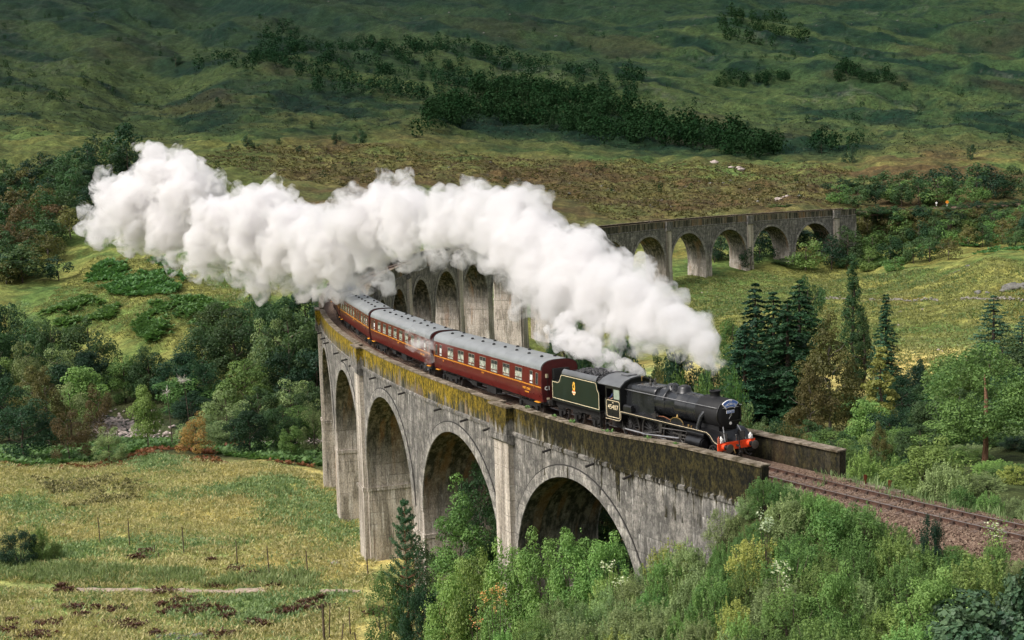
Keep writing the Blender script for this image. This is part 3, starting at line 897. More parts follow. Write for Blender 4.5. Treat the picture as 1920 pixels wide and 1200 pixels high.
def build_track():
    # ballast bed: shoulders outside the viaduct, flat between the parapets
    def sweep_track(mb, poly, s0, s1, step=1.6):
        ns = max(1, int(round((s1 - s0) / step))); n = len(poly); vs = []; fs = []
        for i in range(ns + 1):
            s = s0 + (s1 - s0) * i / ns
            for r, h in poly: vs.append(tuple(track_pt(s, r, h)))
        for i in range(ns):
            for k in range(n):
                fs.append((i * n + k, i * n + (k + 1) % n, (i + 1) * n + (k + 1) % n, (i + 1) * n + k))
        fs += [tuple(range(n)), tuple(range(ns * n, ns * n + n))]
        mb.add(vs, fs)
    mb = MB()
    sweep_track(mb, [(-2.6, -.9), (-2.6, -.14), (-1.5, -.085), (1.5, -.085), (2.6, -.14), (2.6, -.9)], -27.5, 368, 2.0)
    sweep_track(mb, [(-4.6, -1.3), (-2.2, -.15), (-1.5, -.085), (1.5, -.085), (2.0, -.15), (4.2, -1.3)], -110, -27.4, 2.0)
    sweep_track(mb, [(-4.2, -1.3), (-2.0, -.15), (-1.5, -.085), (1.5, -.085), (2.0, -.15), (4.2, -1.3)], 368.1, 600, 4.0)
    tag(mb.build("track_bed", M_BALLAST, None, 60), kind="structure")
    root = empty("railway_track", tuple(arc(-40, 0, 0))); tag(root, kind="structure")
    inv = Matrix.Translation(-Vector(root.location))
    for r in (.75, -.75):
        mb = MB()
        for a, b in ((-110, 395), (395.05, 600)):
            prof = [(-.07, -.06), (-.07, -.045), (-.012, -.03), (-.012, .09), (-.036, .10), (-.036, .135), (.036, .135), (.036, .10), (.012, .09), (.012, -.03), (.07, -.045), (.07, -.06)]
            sweep_track(mb, [(r + x, z - .04) for x, z in prof], a, b, 2.2)
        o = mb.build("rail", M_RAIL, root, 30); o.data.transform(inv)
        mb = MB(); sweep_track(mb, [(r - .034, .0955), (r - .034, .101), (r + .034, .101), (r + .034, .0955)], -110, 395, 2.2)
        o2 = mb.build("rail_head", M_RAILTOP, o); o2.data.transform(inv)
    mb = MB(); mb.box((0, 0, 0), (.26, 2.6, .14)); proto = mb.build("sleeper", M_SLEEPER, root)
    mb = MB()
    for y in (.75, -.75):
        mb.box((0, y, .09), (.2, .38, .05)); mb.box((0, y + .07, .13), (.13, .1, .1)); mb.box((0, y - .07, .13), (.13, .1, .1))
    chair = mb.build("rail_chair", M_CHAIR, proto)
    first = True
    def place(s, o):
        p = arc(s, 0, -.135) - np.array(root.location)
        a = s / R0
        o.location = p; o.rotation_euler = (0, 0, math.pi / 2 - a)
    rngs = random.Random(5)
    for s in list(np.arange(-62, -20, .72)) + list(np.arange(57, 100, .72)):
        if first: o = proto; first = False
        else: o = copy_tree(proto, root)
        place(s + rngs.uniform(-.03, .03), o)
    # loose ballast stones near the camera
    rng = np.random.default_rng(3)
    n = 16000
    s = rng.uniform(-58, -24, n); r = rng.uniform(-4.4, 4.2, n)
    r = np.where(s > -27, np.clip(r, -2.4, 2.4), r)
    ar = np.abs(r)
    h = np.where(ar < 1.5, -.085, np.where(ar < 2.1, -.085 - (ar - 1.5) * .1, -.15 - (ar - 2.1) * .53))
    a = s / R0
    P = np.stack([-(R0 + r) * np.cos(a), (R0 + r) * np.sin(a), h + .015 + GR * s], 1)
    oct_v = np.array([(1, 0, 0), (-1, 0, 0), (0, 1, 0), (0, -1, 0), (0, 0, .8), (0, 0, -.8)]); oct_f = np.array([(0, 2, 4), (2, 1, 4), (1, 3, 4), (3, 0, 4), (2, 0, 5), (1, 2, 5), (3, 1, 5), (0, 3, 5)])
    sc = rng.uniform(.03, .075, (n, 1, 1)) * rng.uniform(.6, 1.2, (n, 1, 3))
    ang = rng.uniform(0, 6.28, n); c, q = np.cos(ang), np.sin(ang)
    v = oct_v[None] * sc
    v = np.stack([v[..., 0] * c[:, None] - v[..., 1] * q[:, None], v[..., 0] * q[:, None] + v[..., 1] * c[:, None] + v[..., 2] * .3, v[..., 2]], 2)
    V = (v + P[:, None]).reshape(-1, 3); F = (oct_f[None] + 6 * np.arange(n)[:, None, None]).reshape(-1, 3)
    tag(link("ballast_stones", np_mesh("ballast_stones", V, F, M_BALLAST)), kind="stuff")
build_track()

# ------------------------------------------------------------------ paints
M_BLK = plain("engine_black", (.010, .010, .011), .33, 0, .55, .3, 2.5, .1)
M_BOIL = plain("boiler_black", (.015, .016, .018), .22, 0, .6, .35, 1.5)
M_SMK = plain("smokebox_black", (.008, .008, .009), .62, 0, .35, .3, 3)
M_CABROOF = plain("cab_roof_grey", (.10, .105, .11), .45, 0, .45, .25, 2)
M_TGREEN = plain("tender_dark_green", (.009, .018, .012), .35, 0, .5, .25, 2)
M_RED = plain("buffer_beam_orange", (.82, .075, .018), .45, 0, .4, .18, 5)
M_STEEL = plain("bright_steel", (.42, .41, .40), .35, .9, .5, .2)
M_WORN = plain("oily_steel", (.16, .15, .14), .42, .8, .5, .3)
M_WHEEL = plain("wheel_black", (.022, .021, .021), .55, .1, .4, .3)
M_LINE = plain("cream_lining", (.72, .60, .40), .5, 0, .3, .1)
M_WHITE = plain("white_paint", (.8, .78, .74), .5, 0, .3, .08)
M_PLATE = plain("blue_plate", (.10, .20, .55), .4, 0, .4, .1)
M_COPPER = plain("copper_pipe", (.42, .18, .09), .35, .8, .5, .2)
M_BRASS = plain("brass_fitting", (.55, .36, .14), .35, .8, .5, .2)
M_BRICKRED = plain("red_lead", (.35, .10, .06), .6)
M_COAL = plain("coal", (.012, .012, .014), .35, 0, .6, .5, 8)
M_LION = plain("gold_transfer", (.75, .42, .06), .5, 0, .3, .1)
M_REDT = plain("red_transfer", (.55, .05, .03), .5, 0, .3, .1)
M_MAROON = plain("carriage_maroon", (.102, .0125, .010), .32, 0, .5, .22, 1.5, coat=.2)
M_MARDK = plain("carriage_end_maroon", (.07, .010, .010), .5, 0, .4, .25)
M_ROOF = plain("carriage_roof_grey", (.20, .212, .217), .42, 0, .45, .16, 1.2)
M_UNDER = plain("underframe_black", (.018, .017, .016), .75, 0, .3, .3)
M_RUBBER = plain("black_rubber", (.012, .012, .012), .7)
M_BEAD = plain("window_bead", (.30, .25, .2), .4, .5, .4)
M_GOLDL = plain("gold_line", (.72, .30, .03), .5, 0, .3, .1)
M_VGLASS = plain("vent_glass", (.035, .038, .038), .12, 0, .6, .3)
M_FROST = plain("frosted_glass", (.62, .64, .62), .4, 0, .4, .1)
def _pane():
    t = NT("window_glass_and_curtains")
    v = t.coords('Object')
    n = t.noise(v, 2.3, 4, .6)
    n2 = t.noise(t.mapping(v, (6, 1, 1.6)), 1.0, 3, .6)
    c = t.ramp(n, [(.36, (.10, .12, .095)), (.5, (.30, .33, .27)), (.66, (.56, .54, .44))])
    c = t.mix(t.ramp(n2, [(.56, 0.0), (.66, .7)]), c, (.66, .63, .54))
    t.bsdf(c, .10, 0, None, .7)
    return t.m
M_PANE = _pane()

def text_part(parent, s, size, mat, loc, rot=(math.pi / 2, 0, 0), name="lettering", ext=.008, spacing=1.0, bold=0.0):
    cu = bpy.data.curves.new(name, 'FONT'); cu.body = s; cu.size = size; cu.extrude = ext
    cu.align_x = 'CENTER'; cu.align_y = 'CENTER'; cu.space_character = spacing; cu.offset = bold; cu.resolution_u = 3
    tmp = bpy.data.objects.new(name, cu); COL.objects.link(tmp)
    dg = bpy.context.evaluated_depsgraph_get()
    me = bpy.data.meshes.new_from_object(tmp.evaluated_get(dg))
    bpy.data.objects.remove(tmp)
    me.materials.clear(); me.materials.append(mat)
    o = link(name, me, parent); o.location = loc; o.rotation_euler = rot
    return o

def vehicle_root(name, s_mid, x_mid, dz=0.1):
    """x runs forward; the point x = x_mid of the vehicle stands on the line at s_mid"""
    h = -np.array([math.sin(s_mid / R0), math.cos(s_mid / R0), GR]); h /= np.linalg.norm(h)
    left = np.cross([0, 0, 1], h); left /= np.linalg.norm(left); up = np.cross(h, left)
    O = arc(s_mid, 0, dz) - h * x_mid
    o = bpy.data.objects.new(name, None); o.empty_display_size = .5; COL.objects.link(o)
    m = Matrix.Identity(4)
    for i in range(3): m[i][0], m[i][1], m[i][2], m[i][3] = h[i], left[i], up[i], O[i]
    o.matrix_world = m
    return o

def ring_strip(mb, pts, w, y, depth=.006, mi=0):
    """thin painted line: closed or open path of (x, z) on the plane y"""
    for a, b in zip(pts[:-1], pts[1:]):
        a = Vector(a); b = Vector(b); d = (b - a)
        if d.length < 1e-6: continue
        d.normalize(); n = Vector((-d.y, d.x)) * w / 2; e = d * w * .3
        q = [a - e + n, b + e + n, b + e - n, a - e - n]
        mb.prism([(p.x, p.y) for p in q], y - depth / 2, y + depth / 2, 'y', mi)

def rounded(x0, x1, z0, z1, r, n=4):
    pts = []
    for cx, cz, a0 in ((x1 - r, z1 - r, 0), (x0 + r, z1 - r, 90), (x0 + r, z0 + r, 180), (x1 - r, z0 + r, 270)):
        for k in range(n + 1):
            a = math.radians(a0 + 90 * k / n); pts.append((cx + r * math.cos(a), cz + r * math.sin(a)))
    return pts

def spoked_wheel(parent, x, y, rad, nsp, width=.13, crank=0.0, mat=None, name="driving_wheel"):
    mb = MB(); w = width
    n = 36
    prof = [(-w / 2, rad - .10), (-w / 2, rad), (w / 2, rad), (w / 2, rad - .10)]
    vs = []; fs = []
    for t, r in prof:
        for k in range(n):
            a = 2 * math.pi * k / n; vs.append((r * math.cos(a), t, r * math.sin(a)))
    for i in range(4):
        for k in range(n):
            fs.append((i * n + k, i * n + (k + 1) % n, ((i + 1) % 4) * n + (k + 1) % n, ((i + 1) % 4) * n + k))
    mb.add(vs, fs)
    mb.cyl((0, -w * .7, 0), (0, w * .7, 0), rad * .17, n=14)
    for k in range(nsp):
        a = 2 * math.pi * k / nsp
        mb.cyl((rad * .12 * math.cos(a), 0, rad * .12 * math.sin(a)), (rad * .92 * math.cos(a), 0, rad * .92 * math.sin(a)), .035, .028, 5, caps=False)
    if crank:   # balance weight
        mb.prism([(rad * .88 * math.cos(a), rad * .88 * math.sin(a)) for a in [crank + math.pi + t for t in (-.55, -.3, 0, .3, .55)]], -w * .4, w * .4, 'y')
        mb.cyl((.3 * math.cos(crank), -w * .7 * (1 if y > 0 else 1), .3 * math.sin(crank)), (.3 * math.cos(crank), w * .7, .3 * math.sin(crank)), .12, n=10)
    o = mb.build(name, mat or M_WHEEL, parent, 35); o.location = (x, y, rad)
    mb = MB(); vs = []; fs = []
    for t, r in ((-w / 2 - .004, rad - .055), (-w / 2 - .004, rad + .001), (w / 2 + .004, rad + .001), (w / 2 + .004, rad - .055)):
        for k in range(n):
            a = 2 * math.pi * k / n; vs.append((r * math.cos(a), t, r * math.sin(a)))
    for i in range(4):
        for k in range(n):
            fs.append((i * n + k, i * n + (k + 1) % n, ((i + 1) % 4) * n + (k + 1) % n, ((i + 1) % 4) * n + k))
    mb.add(vs, fs); mb.build("tyre", M_WORN, o, 35)
    return o

def buffer_part(parent, x, y, z, d=1, L=.5, R=.24):
    mb = MB(); mb.lathe([(0, .19), (.05 * d, .19), (.07 * d, .15), (L * .55 * d, .13), (L * .56 * d, .085), ((L - .05) * d, .085)], (x, y, z), 'x', 14)
    b = mb.build("buffer", M_BLK if d > 0 else M_UNDER, parent, 35)
    mb = MB(); mb.lathe([((L - .05) * d, R * .8), ((L - .03) * d, R), (L * d, R), ((L + .02) * d, R * .6), ((L + .025) * d, .01)], (x, y, z), 'x', 20)
    mb.build("buffer_head", M_WORN, b, 35)
    return b

def build_loco():
    R = vehicle_root("steam_locomotive", -21.42 + 5.7, -5.7)
    tag(R, "black steam locomotive with orange buffer beam and number 45407 leading the train", "locomotive")
    P = lambda mb, name, m, sm=35, par=R: mb.build(name, m, par, sm)
    # boiler and smokebox
    zc = 2.66
    mb = MB(); mb.lathe([(-6.45, .865), (-4.6, .835), (-4.58, .845), (-4.50, .845), (-4.48, .835), (-2.5, .79)], (0, 0, zc), 'x', 40)
    b = P(mb, "boiler", M_BOIL)
    for x, r in ((-6.42, .875), (-5.5, .858), (-3.5, .82), (-2.62, .80)):
        mb = MB(); mb.lathe([(x - .03, r - .01), (x - .03, r + .008), (x + .03, r + .006), (x + .03, r - .01)], (0, 0, zc), 'x', 40, cap=False); mb.build("boiler_band", M_BOIL, b, 35)
    mb = MB(); mb.lathe([(-2.56, .80), (-2.55, .885), (-.66, .885), (-.62, .86), (-.60, .80)], (0, 0, zc), 'x', 44)
    sb = P(mb, "smokebox", M_SMK)
    mb = MB(); mb.box((-1.55, 0, 1.75), (1.7, 1.25, .7)); mb.build("saddle", M_SMK, sb)
    mb = MB(); mb.lathe([(-.60, .80), (-.575, .80), (-.54, .74), (-.50, .5), (-.48, .2), (-.475, .01)], (0, 0, zc), 'x', 40)
    door = P(mb, "smokebox_door", M_SMK)
    mb = MB(); mb.lathe([(-.615, .80), (-.56, .82), (-.56, .86), (-.62, .872)], (0, 0, zc), 'x', 44, cap=False); mb.build("door_ring", M_BLK, door, 35)
    for z in (zc + .36, zc - .36):
        mb = MB(); mb.span(-.54, -.46, -.1, .72, z - .035, z + .035); mb.build("hinge_strap", M_BLK, door)
    mb = MB(); mb.cyl((-.5, .74, zc - .45), (-.5, .74, zc + .45), .035, n=8); mb.build("hinge_post", M_BLK, door, 35)
    mb = MB(); mb.cyl((-.48, 0, zc), (-.38, 0, zc), .05, n=10); mb.cyl((-.40, .0, zc), (-.40, -.16, zc - .2), .018, n=6); mb.cyl((-.42, 0, zc), (-.42, .1, zc + .2), .018, n=6)
    mb.build("door_handle", M_STEEL, door, 35)
    mb = MB(); mb.cyl((-.44, -.55, zc + .42), (-.44, .55, zc + .42), .018, n=6); mb.build("door_rail", M_STEEL, door, 35)
    mb = MB(); mb.span(-.465, -.44, -.27, .27, zc + .10, zc + .27); pl = mb.build("number_plate", M_WHITE, door)
    mb = MB(); mb.span(-.439, -.434, -.25, .25, zc + .115, zc + .255); mb.build("plate_field", M_PLATE, pl)
    text_part(pl, "45407", .165, M_WHITE, (-.432, 0, zc + .185), (math.pi / 2, 0, math.pi / 2), ext=.003, bold=.001, spacing=1.1)
    mb = MB(); mb.lathe([(-.47, .085), (-.455, .085)], (0, 0, zc - .46), 'x', 14); mb.build("shed_plate", M_WHITE, door, 35)
    # headboard: curved blue board with white edge
    def arcboard(r0, r1, a0, a1, x0, x1):
        pts = []
        for k in range(11): a = math.radians(a0 + (a1 - a0) * k / 10); pts.append((r1 * math.cos(a), zc + .02 + r1 * math.sin(a)))
        for k in range(11): a = math.radians(a1 + (a0 - a1) * k / 10); pts.append((r0 * math.cos(a), zc + .02 + r0 * math.sin(a)))
        m_ = MB(); m_.prism(pts, x0, x1, 'x'); return m_
    hb = arcboard(.44, .84, 48, 132, -.50, -.44).build("headboard", M_WHITE, R)
    arcboard(.465, .815, 51, 129, -.439, -.433).build("board_field", M_PLATE, hb)
    for i_, ch in enumerate("JACOBITE"):
        a = math.radians(124 - i_ * 68 / 7)
        text_part(hb, ch, .17, M_WHITE, (-.43, .60 * math.cos(a), zc + .02 + .60 * math.sin(a)), (a, 0, math.pi / 2) if False else (math.pi / 2, 0, math.pi / 2), ext=.003, bold=.004)
    text_part(hb, "THE", .11, M_WHITE, (-.43, 0, zc + .79), (math.pi / 2, 0, math.pi / 2), ext=.003, bold=.003)
    # chimney, dome, top feed, safety valves
    mb = MB(); mb.lathe([(3.44, .40), (3.50, .33), (3.56, .275), (3.72, .27), (3.78, .30), (3.82, .335), (3.87, .335), (3.88, .27), (3.70, .22)], (-1.8, 0, 0), 'z', 24)
    P(mb, "chimney", M_SMK)
    mb = MB(); mb.lathe([(3.40, .48), (3.48, .42), (3.66, .385), (3.76, .33), (3.82, .2), (3.84, .01)], (-4.62, 0, 0), 'z', 22)
    P(mb, "dome", M_BLK, 60)
    mb = MB(); mb.lathe([(3.40, .46), (3.48, .40), (3.64, .36), (3.74, .30), (3.80, .2), (3.81, .01)], (-5.75, 0, 0), 'z', 22); mb.span(-5.95, -5.5, -.30, .30, 3.42, 3.72)
    tf = P(mb, "top_feed", M_BOIL, 50)
    for sg in (-1, 1):
        pts = []
        for k in range(9):
            a = math.radians(78 - 62 * k / 8); pts.append((-5.62 + .05 * k / 8, sg * .885 * math.cos(a), zc + .885 * math.sin(a) + (.12 if k == 0 else 0)))
        mb = MB(); mb.tube(pts, .075, 8); mb.build("feed_pipe", M_BOIL, tf, 60)
    for y in (-.17, .17):
        mb = MB(); mb.lathe([(3.52, .09), (3.60, .09), (3.61, .05), (3.75, .05), (3.76, .075), (3.79, .075), (3.80, .03), (3.86, .02)], (-7.75, y, 0), 'z', 12)
        P(mb, "safety_valve", M_WORN)
    mb = MB(); mb.cyl((-8.9, .0, 3.55), (-8.9, 0, 3.85), .035, n=8); mb.cyl((-8.9, 0, 3.8), (-8.75, 0, 3.84), .03, n=8); P(mb, "whistle", M_BRASS)
    # firebox (square shouldered) tapering backwards
    def fb(x, w, zt, rr):
        pts = [(-w - .02, 1.75), (-w, 2.5), (-w + .03, zt - rr)]
        for k in range(1, 6): a = math.radians(180 - 90 * k / 5 * .86); pts.append((-w + .03 + rr + rr * math.cos(a), zt - rr + rr * math.sin(a)))
        pts.append((0, zt + .045))
        return pts + [(-y, z) for y, z in reversed(pts[:-1])]
    vs = []; secs = [(-6.44, .86, 3.50, .40), (-6.55, .885, 3.52, .34), (-9.36, .86, 3.42, .30)]
    for x, w, zt, rr in secs: vs += [(x, y, z) for y, z in fb(x, w, zt, rr)]
    n = len(vs) // 3
    fs = [(i * n + k, i * n + (k + 1) % n, (i + 1) * n + (k + 1) % n, (i + 1) * n + k) for i in range(2) for k in range(n)] + [tuple(range(n)), tuple(range(2 * n, 3 * n))]
    mb = MB(); mb.add(vs, fs); fbx = P(mb, "firebox", M_BOIL, 30)
    for x, y in ((-8.6, -.62), (-7.4, -.62), (-8.6, .62), (-7.4, .62)):
        mb = MB(); mb.lathe([(3.36, .06), (3.44, .06), (3.45, .03)], (x, y, 0), 'z', 8); mb.build("washout_plug", M_BLK, fbx, 35)
    # handrails with knobs
    for sg in (-1, 1):
        mb = MB(); mb.tube([(-9.3, sg * .97, 3.12), (-6.5, sg * .97, 3.12), (-2.6, sg * .93, 3.12), (-.55, sg * .88, 3.12)], .022, 6)
        for x in (-8.8, -7.2, -5.6, -4.0, -2.4, -1.0): mb.cyl((x, sg * .78, 3.1), (x, sg * .96, 3.12), .02, n=5)
        P(mb, "handrail", M_STEEL)
        mb = MB(); mb.tube([(-1.75, sg * .80, 2.75), (-1.85, sg * .98, 2.45), (-1.98, sg * 1.05, 1.95), (-2.0, sg * 1.08, 1.78)], [.13, .14, .15, .17], 12); P(mb, "steam_pipe", M_BOIL, 60)
    # running plate with front drop, valance line
    prof = [(-11.1, 1.80), (-.95, 1.80), (-.62, 1.66), (-.38, 1.42), (-.12, 1.30), (.0, 1.28), (.0, 1.24), (-.16, 1.25), (-.42, 1.37), (-.66, 1.61), (-.98, 1.745), (-11.1, 1.745)]
    mb = MB(); mb.prism(prof, -1.28, 1.28, 'y'); P(mb, "running_plate", M_BLK)
    for sg in (-1, 1):
        mb = MB(); mb.prism([(-9.35, 1.66), (-9.35, 1.80), (-.95, 1.80), (-.62, 1.66), (-.38, 1.42), (-.12, 1.30), (-.0, 1.28), (0, 1.1), (-.2, 1.13), (-.5, 1.26), (-.74, 1.52), (-1.0, 1.66)], sg * 1.285 - .012, sg * 1.285 + .012, 'y')
        va = P(mb, "valance", M_BLK)
        mb = MB(); ring_strip(mb, [(-9.4, 1.775), (-.97, 1.775), (-.64, 1.63), (-.40, 1.39), (-.14, 1.27), (-.01, 1.25)], .026, sg * 1.300); mb.build("lining", M_LINE, va)
        # splasher tops over the driving wheels
        for x in (-4.75, -6.9, -9.0):
            mb = MB(); pts = [(x + .93 * math.cos(math.radians(a)), .92 + 1.05 * math.sin(math.radians(a))) for a in range(122, 57, -8)]
            pts = [(px_, max(pz, 1.76)) for px_, pz in pts]
            mb.prism([(pts[0][0], 1.76)] + pts + [(pts[-1][0], 1.76)], sg * .68, sg * .98, 'y'); P(mb, "splasher", M_BLK, 50)
    mb = MB(); pts = [(-4.0 + .62 * math.cos(math.radians(a)), 1.80 + .34 * math.sin(math.radians(a))) for a in range(0, 181, 15)]
    for sg in (-1, 1):
        m_ = MB(); m_.prism(pts, sg * 1.0, sg * 1.06, 'y'); rim = m_.build("name_splasher", M_BLK, R, 40)
        m_ = MB(); ring_strip(m_, pts, .05, sg * 1.075); m_.build("brass_beading", M_BRASS, rim)
    for sg in (-1, 1):      # pumps, lubricators and their pipes
        mb = MB(); mb.span(-6.35, -6.0, sg * 1.0 - .1, sg * 1.0 + .1, 1.80, 2.05); mb.cyl((-6.5, sg * 1.0, 1.95), (-5.85, sg * 1.0, 1.95), .07, n=8); mb.cyl((-6.18, sg, 2.0), (-6.18, sg, 2.18), .05, n=8)
        P(mb, "lubricator", M_IRON)
        mb = MB(); mb.tube([(-5.85, sg * 1.0, 1.95), (-5.3, sg * 1.0, 2.0), (-4.8, sg * .98, 1.9), (-4.55, sg * .98, 1.93)], .028, 6); P(mb, "oil_pipe", M_COPPER, 60)
        mb = MB(); mb.lathe([(2.0, .05), (2.1, .08), (2.2, .06), (2.3, .03)], (-4.05, sg * .98, 0), 'z', 10); P(mb, "sand_filler", M_BRASS, 60)
        mb = MB(); mb.span(-9.2, -8.35, sg * .90, sg * 1.22, 1.80, 2.1); mb.lathe([(-9.2, .13), (-8.4, .13)], (0, sg * 1.08, 2.1), 'x', 12); P(mb, "ejector", M_BLK, 40)
        mb = MB(); mb.cyl((-2.9, sg * 1.05, 1.8), (-2.9, sg * 1.05, 1.9), .05, n=8); mb.cyl((-2.6, sg * 1.08, 1.8), (-2.6, sg * 1.08, 1.88), .04, n=8); P(mb, "oil_pot", M_BRASS)
    # frames, cylinders, bogie
    mb = MB()
    for sg in (-1, 1): mb.span(-11.2, .0, sg * .60 - .02, sg * .60 + .02, .85, 1.75)
    mb.span(-9.8, -1.2, -.55, .55, .9, 1.5); mb.span(-11.3, -9.4, -.62, .62, .55, 1.7)
    P(mb, "main_frame", M_UNDER)
    for sg in (-1, 1):
        mb = MB(); mb.cyl((-2.75, sg * 1.10, 1.02), (-1.45, sg * 1.10, 1.02), .34, n=18); mb.cyl((-2.8, sg * 1.10, 1.02), (-1.38, sg * 1.10, 1.02), .26, n=16)
        mb.cyl((-2.85, sg * 1.08, 1.52), (-1.30, sg * 1.08, 1.52), .17, n=14); mb.span(-2.65, -1.55, sg * .62, sg * 1.12, .9, 1.6)
        P(mb, "cylinder", M_BLK)
        for z in (1.22, .84):
            mb = MB(); mb.span(-4.3, -2.8, sg * 1.10 - .05, sg * 1.10 + .05, z - .035, z + .035); P(mb, "slide_bar", M_WORN)
        mb = MB(); mb.span(-3.75, -3.45, sg * 1.10 - .08, sg * 1.10 + .08, .86, 1.2); mb.cyl((-3.6, sg * 1.1, 1.02), (-2.8, sg * 1.1, 1.02), .04, n=8); P(mb, "crosshead", M_WORN)
        cr = math.radians(215 if sg < 0 else 305)
        cx, cz = .32 * math.cos(cr), .32 * math.sin(cr)
        mb = MB(); mb.tube([(-3.6, sg * 1.22, 1.02), (-6.9 + cx, sg * 1.22, .915 + cz)], .06, 6); P(mb, "connecting_rod", M_STEEL)
        mb = MB(); mb.tube([(-4.75 + cx, sg * 1.12, .915 + cz), (-6.9 + cx, sg * 1.12, .915 + cz), (-9.0 + cx, sg * 1.12, .915 + cz)], .055, 6)
        for x in (-4.75, -6.9, -9.0): mb.cyl((x + cx, sg * 1.06, .915 + cz), (x + cx, sg * 1.19, .915 + cz), .11, n=10)
        P(mb, "coupling_rod", M_STEEL)
        mb = MB(); mb.prism([(-5.5, 1.05), (-5.35, 1.05), (-5.25, 1.65), (-5.6, 1.65)], sg * 1.14, sg * 1.2, 'y'); mb.tube([(-5.45, sg * 1.17, 1.35), (-2.9, sg * 1.15, 1.5)], .035, 6); mb.tube([(-5.45, sg * 1.2, 1.1), (-6.9 + cx * .5, sg * 1.28, .915 + cz * .4)], .03, 6)
        mb.tube([(-3.5, sg * 1.15, 1.0), (-3.3, sg * 1.15, .62)], .03, 6); mb.tube([(-3.3, sg * 1.15, .62), (-2.95, sg * 1.15, 1.5)], .028, 6)
        P(mb, "valve_gear", M_WORN)
        for x in (-4.75, -6.9, -9.0): spoked_wheel(R, x, sg * .76, .915, 19, .13, cr)
        for x in (-.95, -2.93): spoked_wheel(R, x, sg * .76, .50, 12, .13, 0, name="bogie_wheel")
        mb = MB(); mb.span(-3.5, -.55, sg * .5 - .03, sg * .5 + .03, .45, .75); P(mb, "bogie_frame", M_UNDER)
        mb = MB(); mb.span(-.30, -.02, sg * .95, sg * 1.2, .55, .60); mb.span(-.05, -.02, sg * .93, sg * 1.22, .55, 1.1); P(mb, "front_step", M_UNDER)
        # cab footsteps
        mb = MB(); mb.span(-11.1, -10.75, sg * 1.05, sg * 1.25, .45, .5); mb.span(-11.1, -10.75, sg * 1.05, sg * 1.25, .8, .84); mb.span(-11.1, -11.06, sg * 1.05, sg * 1.25, .45, 1.2); P(mb, "cab_steps", M_UNDER)
    # front end: platform, stays, beam, buffers, hook, hose, lamps
    mb = MB(); mb.prism([(-1.05, 1.78), (-.6, 1.80), (-.55, 1.75), (-.35, 1.36), (-.3, 1.30), (-1.05, 1.30)], -.62, .62, 'y'); P(mb, "front_casing", M_BLK)
    for sg in (-1, 1):
        mb = MB(); mb.tube([(-.50, sg * .50, 2.05), (-.06, sg * .72, 1.30)], .028, 6); P(mb, "frame_stay", M_STEEL)
    mb = MB(); mb.span(-.02, .04, -1.30, 1.30, .84, 1.27); beam = P(mb, "buffer_beam", M_RED)
    mb = MB()
    for y in np.arange(-1.2, 1.21, .2):
        for z in (.90, 1.21): mb.cyl((.035, y, z), (.055, y, z), .018, n=6)
    mb.build("rivets", M_RED, beam, 35)["kind"] = "stuff"
    for y in (-.87, .87): buffer_part(R, .04, y, 1.05, 1, .53, .24)
    for y in (-.87, .87):
        mb = MB(); mb.cyl((.04, y, 1.05), (.2, y, 1.05), .2, .17, 14); mb.build("buffer_stock", M_RED, beam, 35)
    mb = MB(); mb.span(.04, .26, -.04, .04, 1.0, 1.1); mb.tube([(.26, 0, 1.05), (.34, 0, 1.0), (.32, 0, .92), (.26, 0, .94)], .035, 6)
    for k in range(3): mb.lathe([(-.02, .07), (.02, .07)], (.3, 0, .86 - k * .12), 'y' if k % 2 else 'x', 8)
    P(mb, "coupling_hook", M_IRON)
    mb = MB(); mb.tube([(.08, .12, 1.55), (.10, .12, 1.3), (.14, .12, 1.0), (.2, .14, .75), (.28, .2, .6)], .035, 6); P(mb, "vacuum_hose", M_RUBBER, 60)
    mb = MB(); mb.tube([(.08, -.28, 1.0), (.2, -.3, .8), (.22, -.25, .66), (.18, -.2, .7)], .03, 6); P(mb, "brass_cock_hose", M_BRASS, 60)
    mb = MB(); mb.tube([(.08, .45, .85), (.2, .5, .6), (.3, .7, .45), (.28, .85, .52)], .028, 6); P(mb, "steam_heat_hose", M_RUBBER, 60)
    for y in (-1.02, 1.02):
        mb = MB(); mb.span(-.12, .06, y - .09, y + .09, 1.29, 1.52); mb.lathe([(1.52, .075), (1.60, .05), (1.64, .02)], (-.03, y, 0), 'z', 10); mb.lathe([(.06, .07), (.09, .07)], (0, y, 1.42), 'x', 12)
        lp = P(mb, "head_lamp", M_WHITE, 40)
        mb = MB(); mb.lathe([(.091, .055), (.10, .03)], (0, y, 1.42), 'x', 12); mb.build("lamp_lens", M_FROST, lp, 40)
    mb = MB(); mb.cyl((.0, 0, 1.28), (.0, 0, 1.62), .02, n=6); mb.lathe([(1.58, .05), (1.64, .05)], (0, 0, 0), 'z', 8); P(mb, "lamp_iron", M_STEEL)
    mb = MB(); mb.span(-.10, -.0, -1.22, -1.12, 1.29, 1.56); mb.lathe([(1.56, .04), (1.66, .02)], (-.05, -1.17, 0), 'z', 8); P(mb, "tail_lamp", M_BRICKRED)
    # cab
    for sg in (-1, 1):
        y0, y1 = sg * 1.30, sg * 1.265
        mb = MB()
        # side sheet around two windows
        zb, zw0, zw1, zt = 1.16, 2.45, 3.05, 3.28
        mb.prism([(-10.95, zb), (-9.36, zb), (-9.36, zw0), (-10.95, zw0)], y0, y1, 'y')
        for a, b in ((-10.95, -10.85), (-10.18, -10.10), (-9.46, -9.36)): mb.prism([(a, zw0), (b, zw0), (b, zw1), (a, zw1)], y0, y1, 'y')
        mb.prism([(-10.95, zw1), (-9.36, zw1), (-9.36, zt), (-10.95, zt)], y0, y1, 'y')
        cs = P(mb, "cab_side", M_BLK)
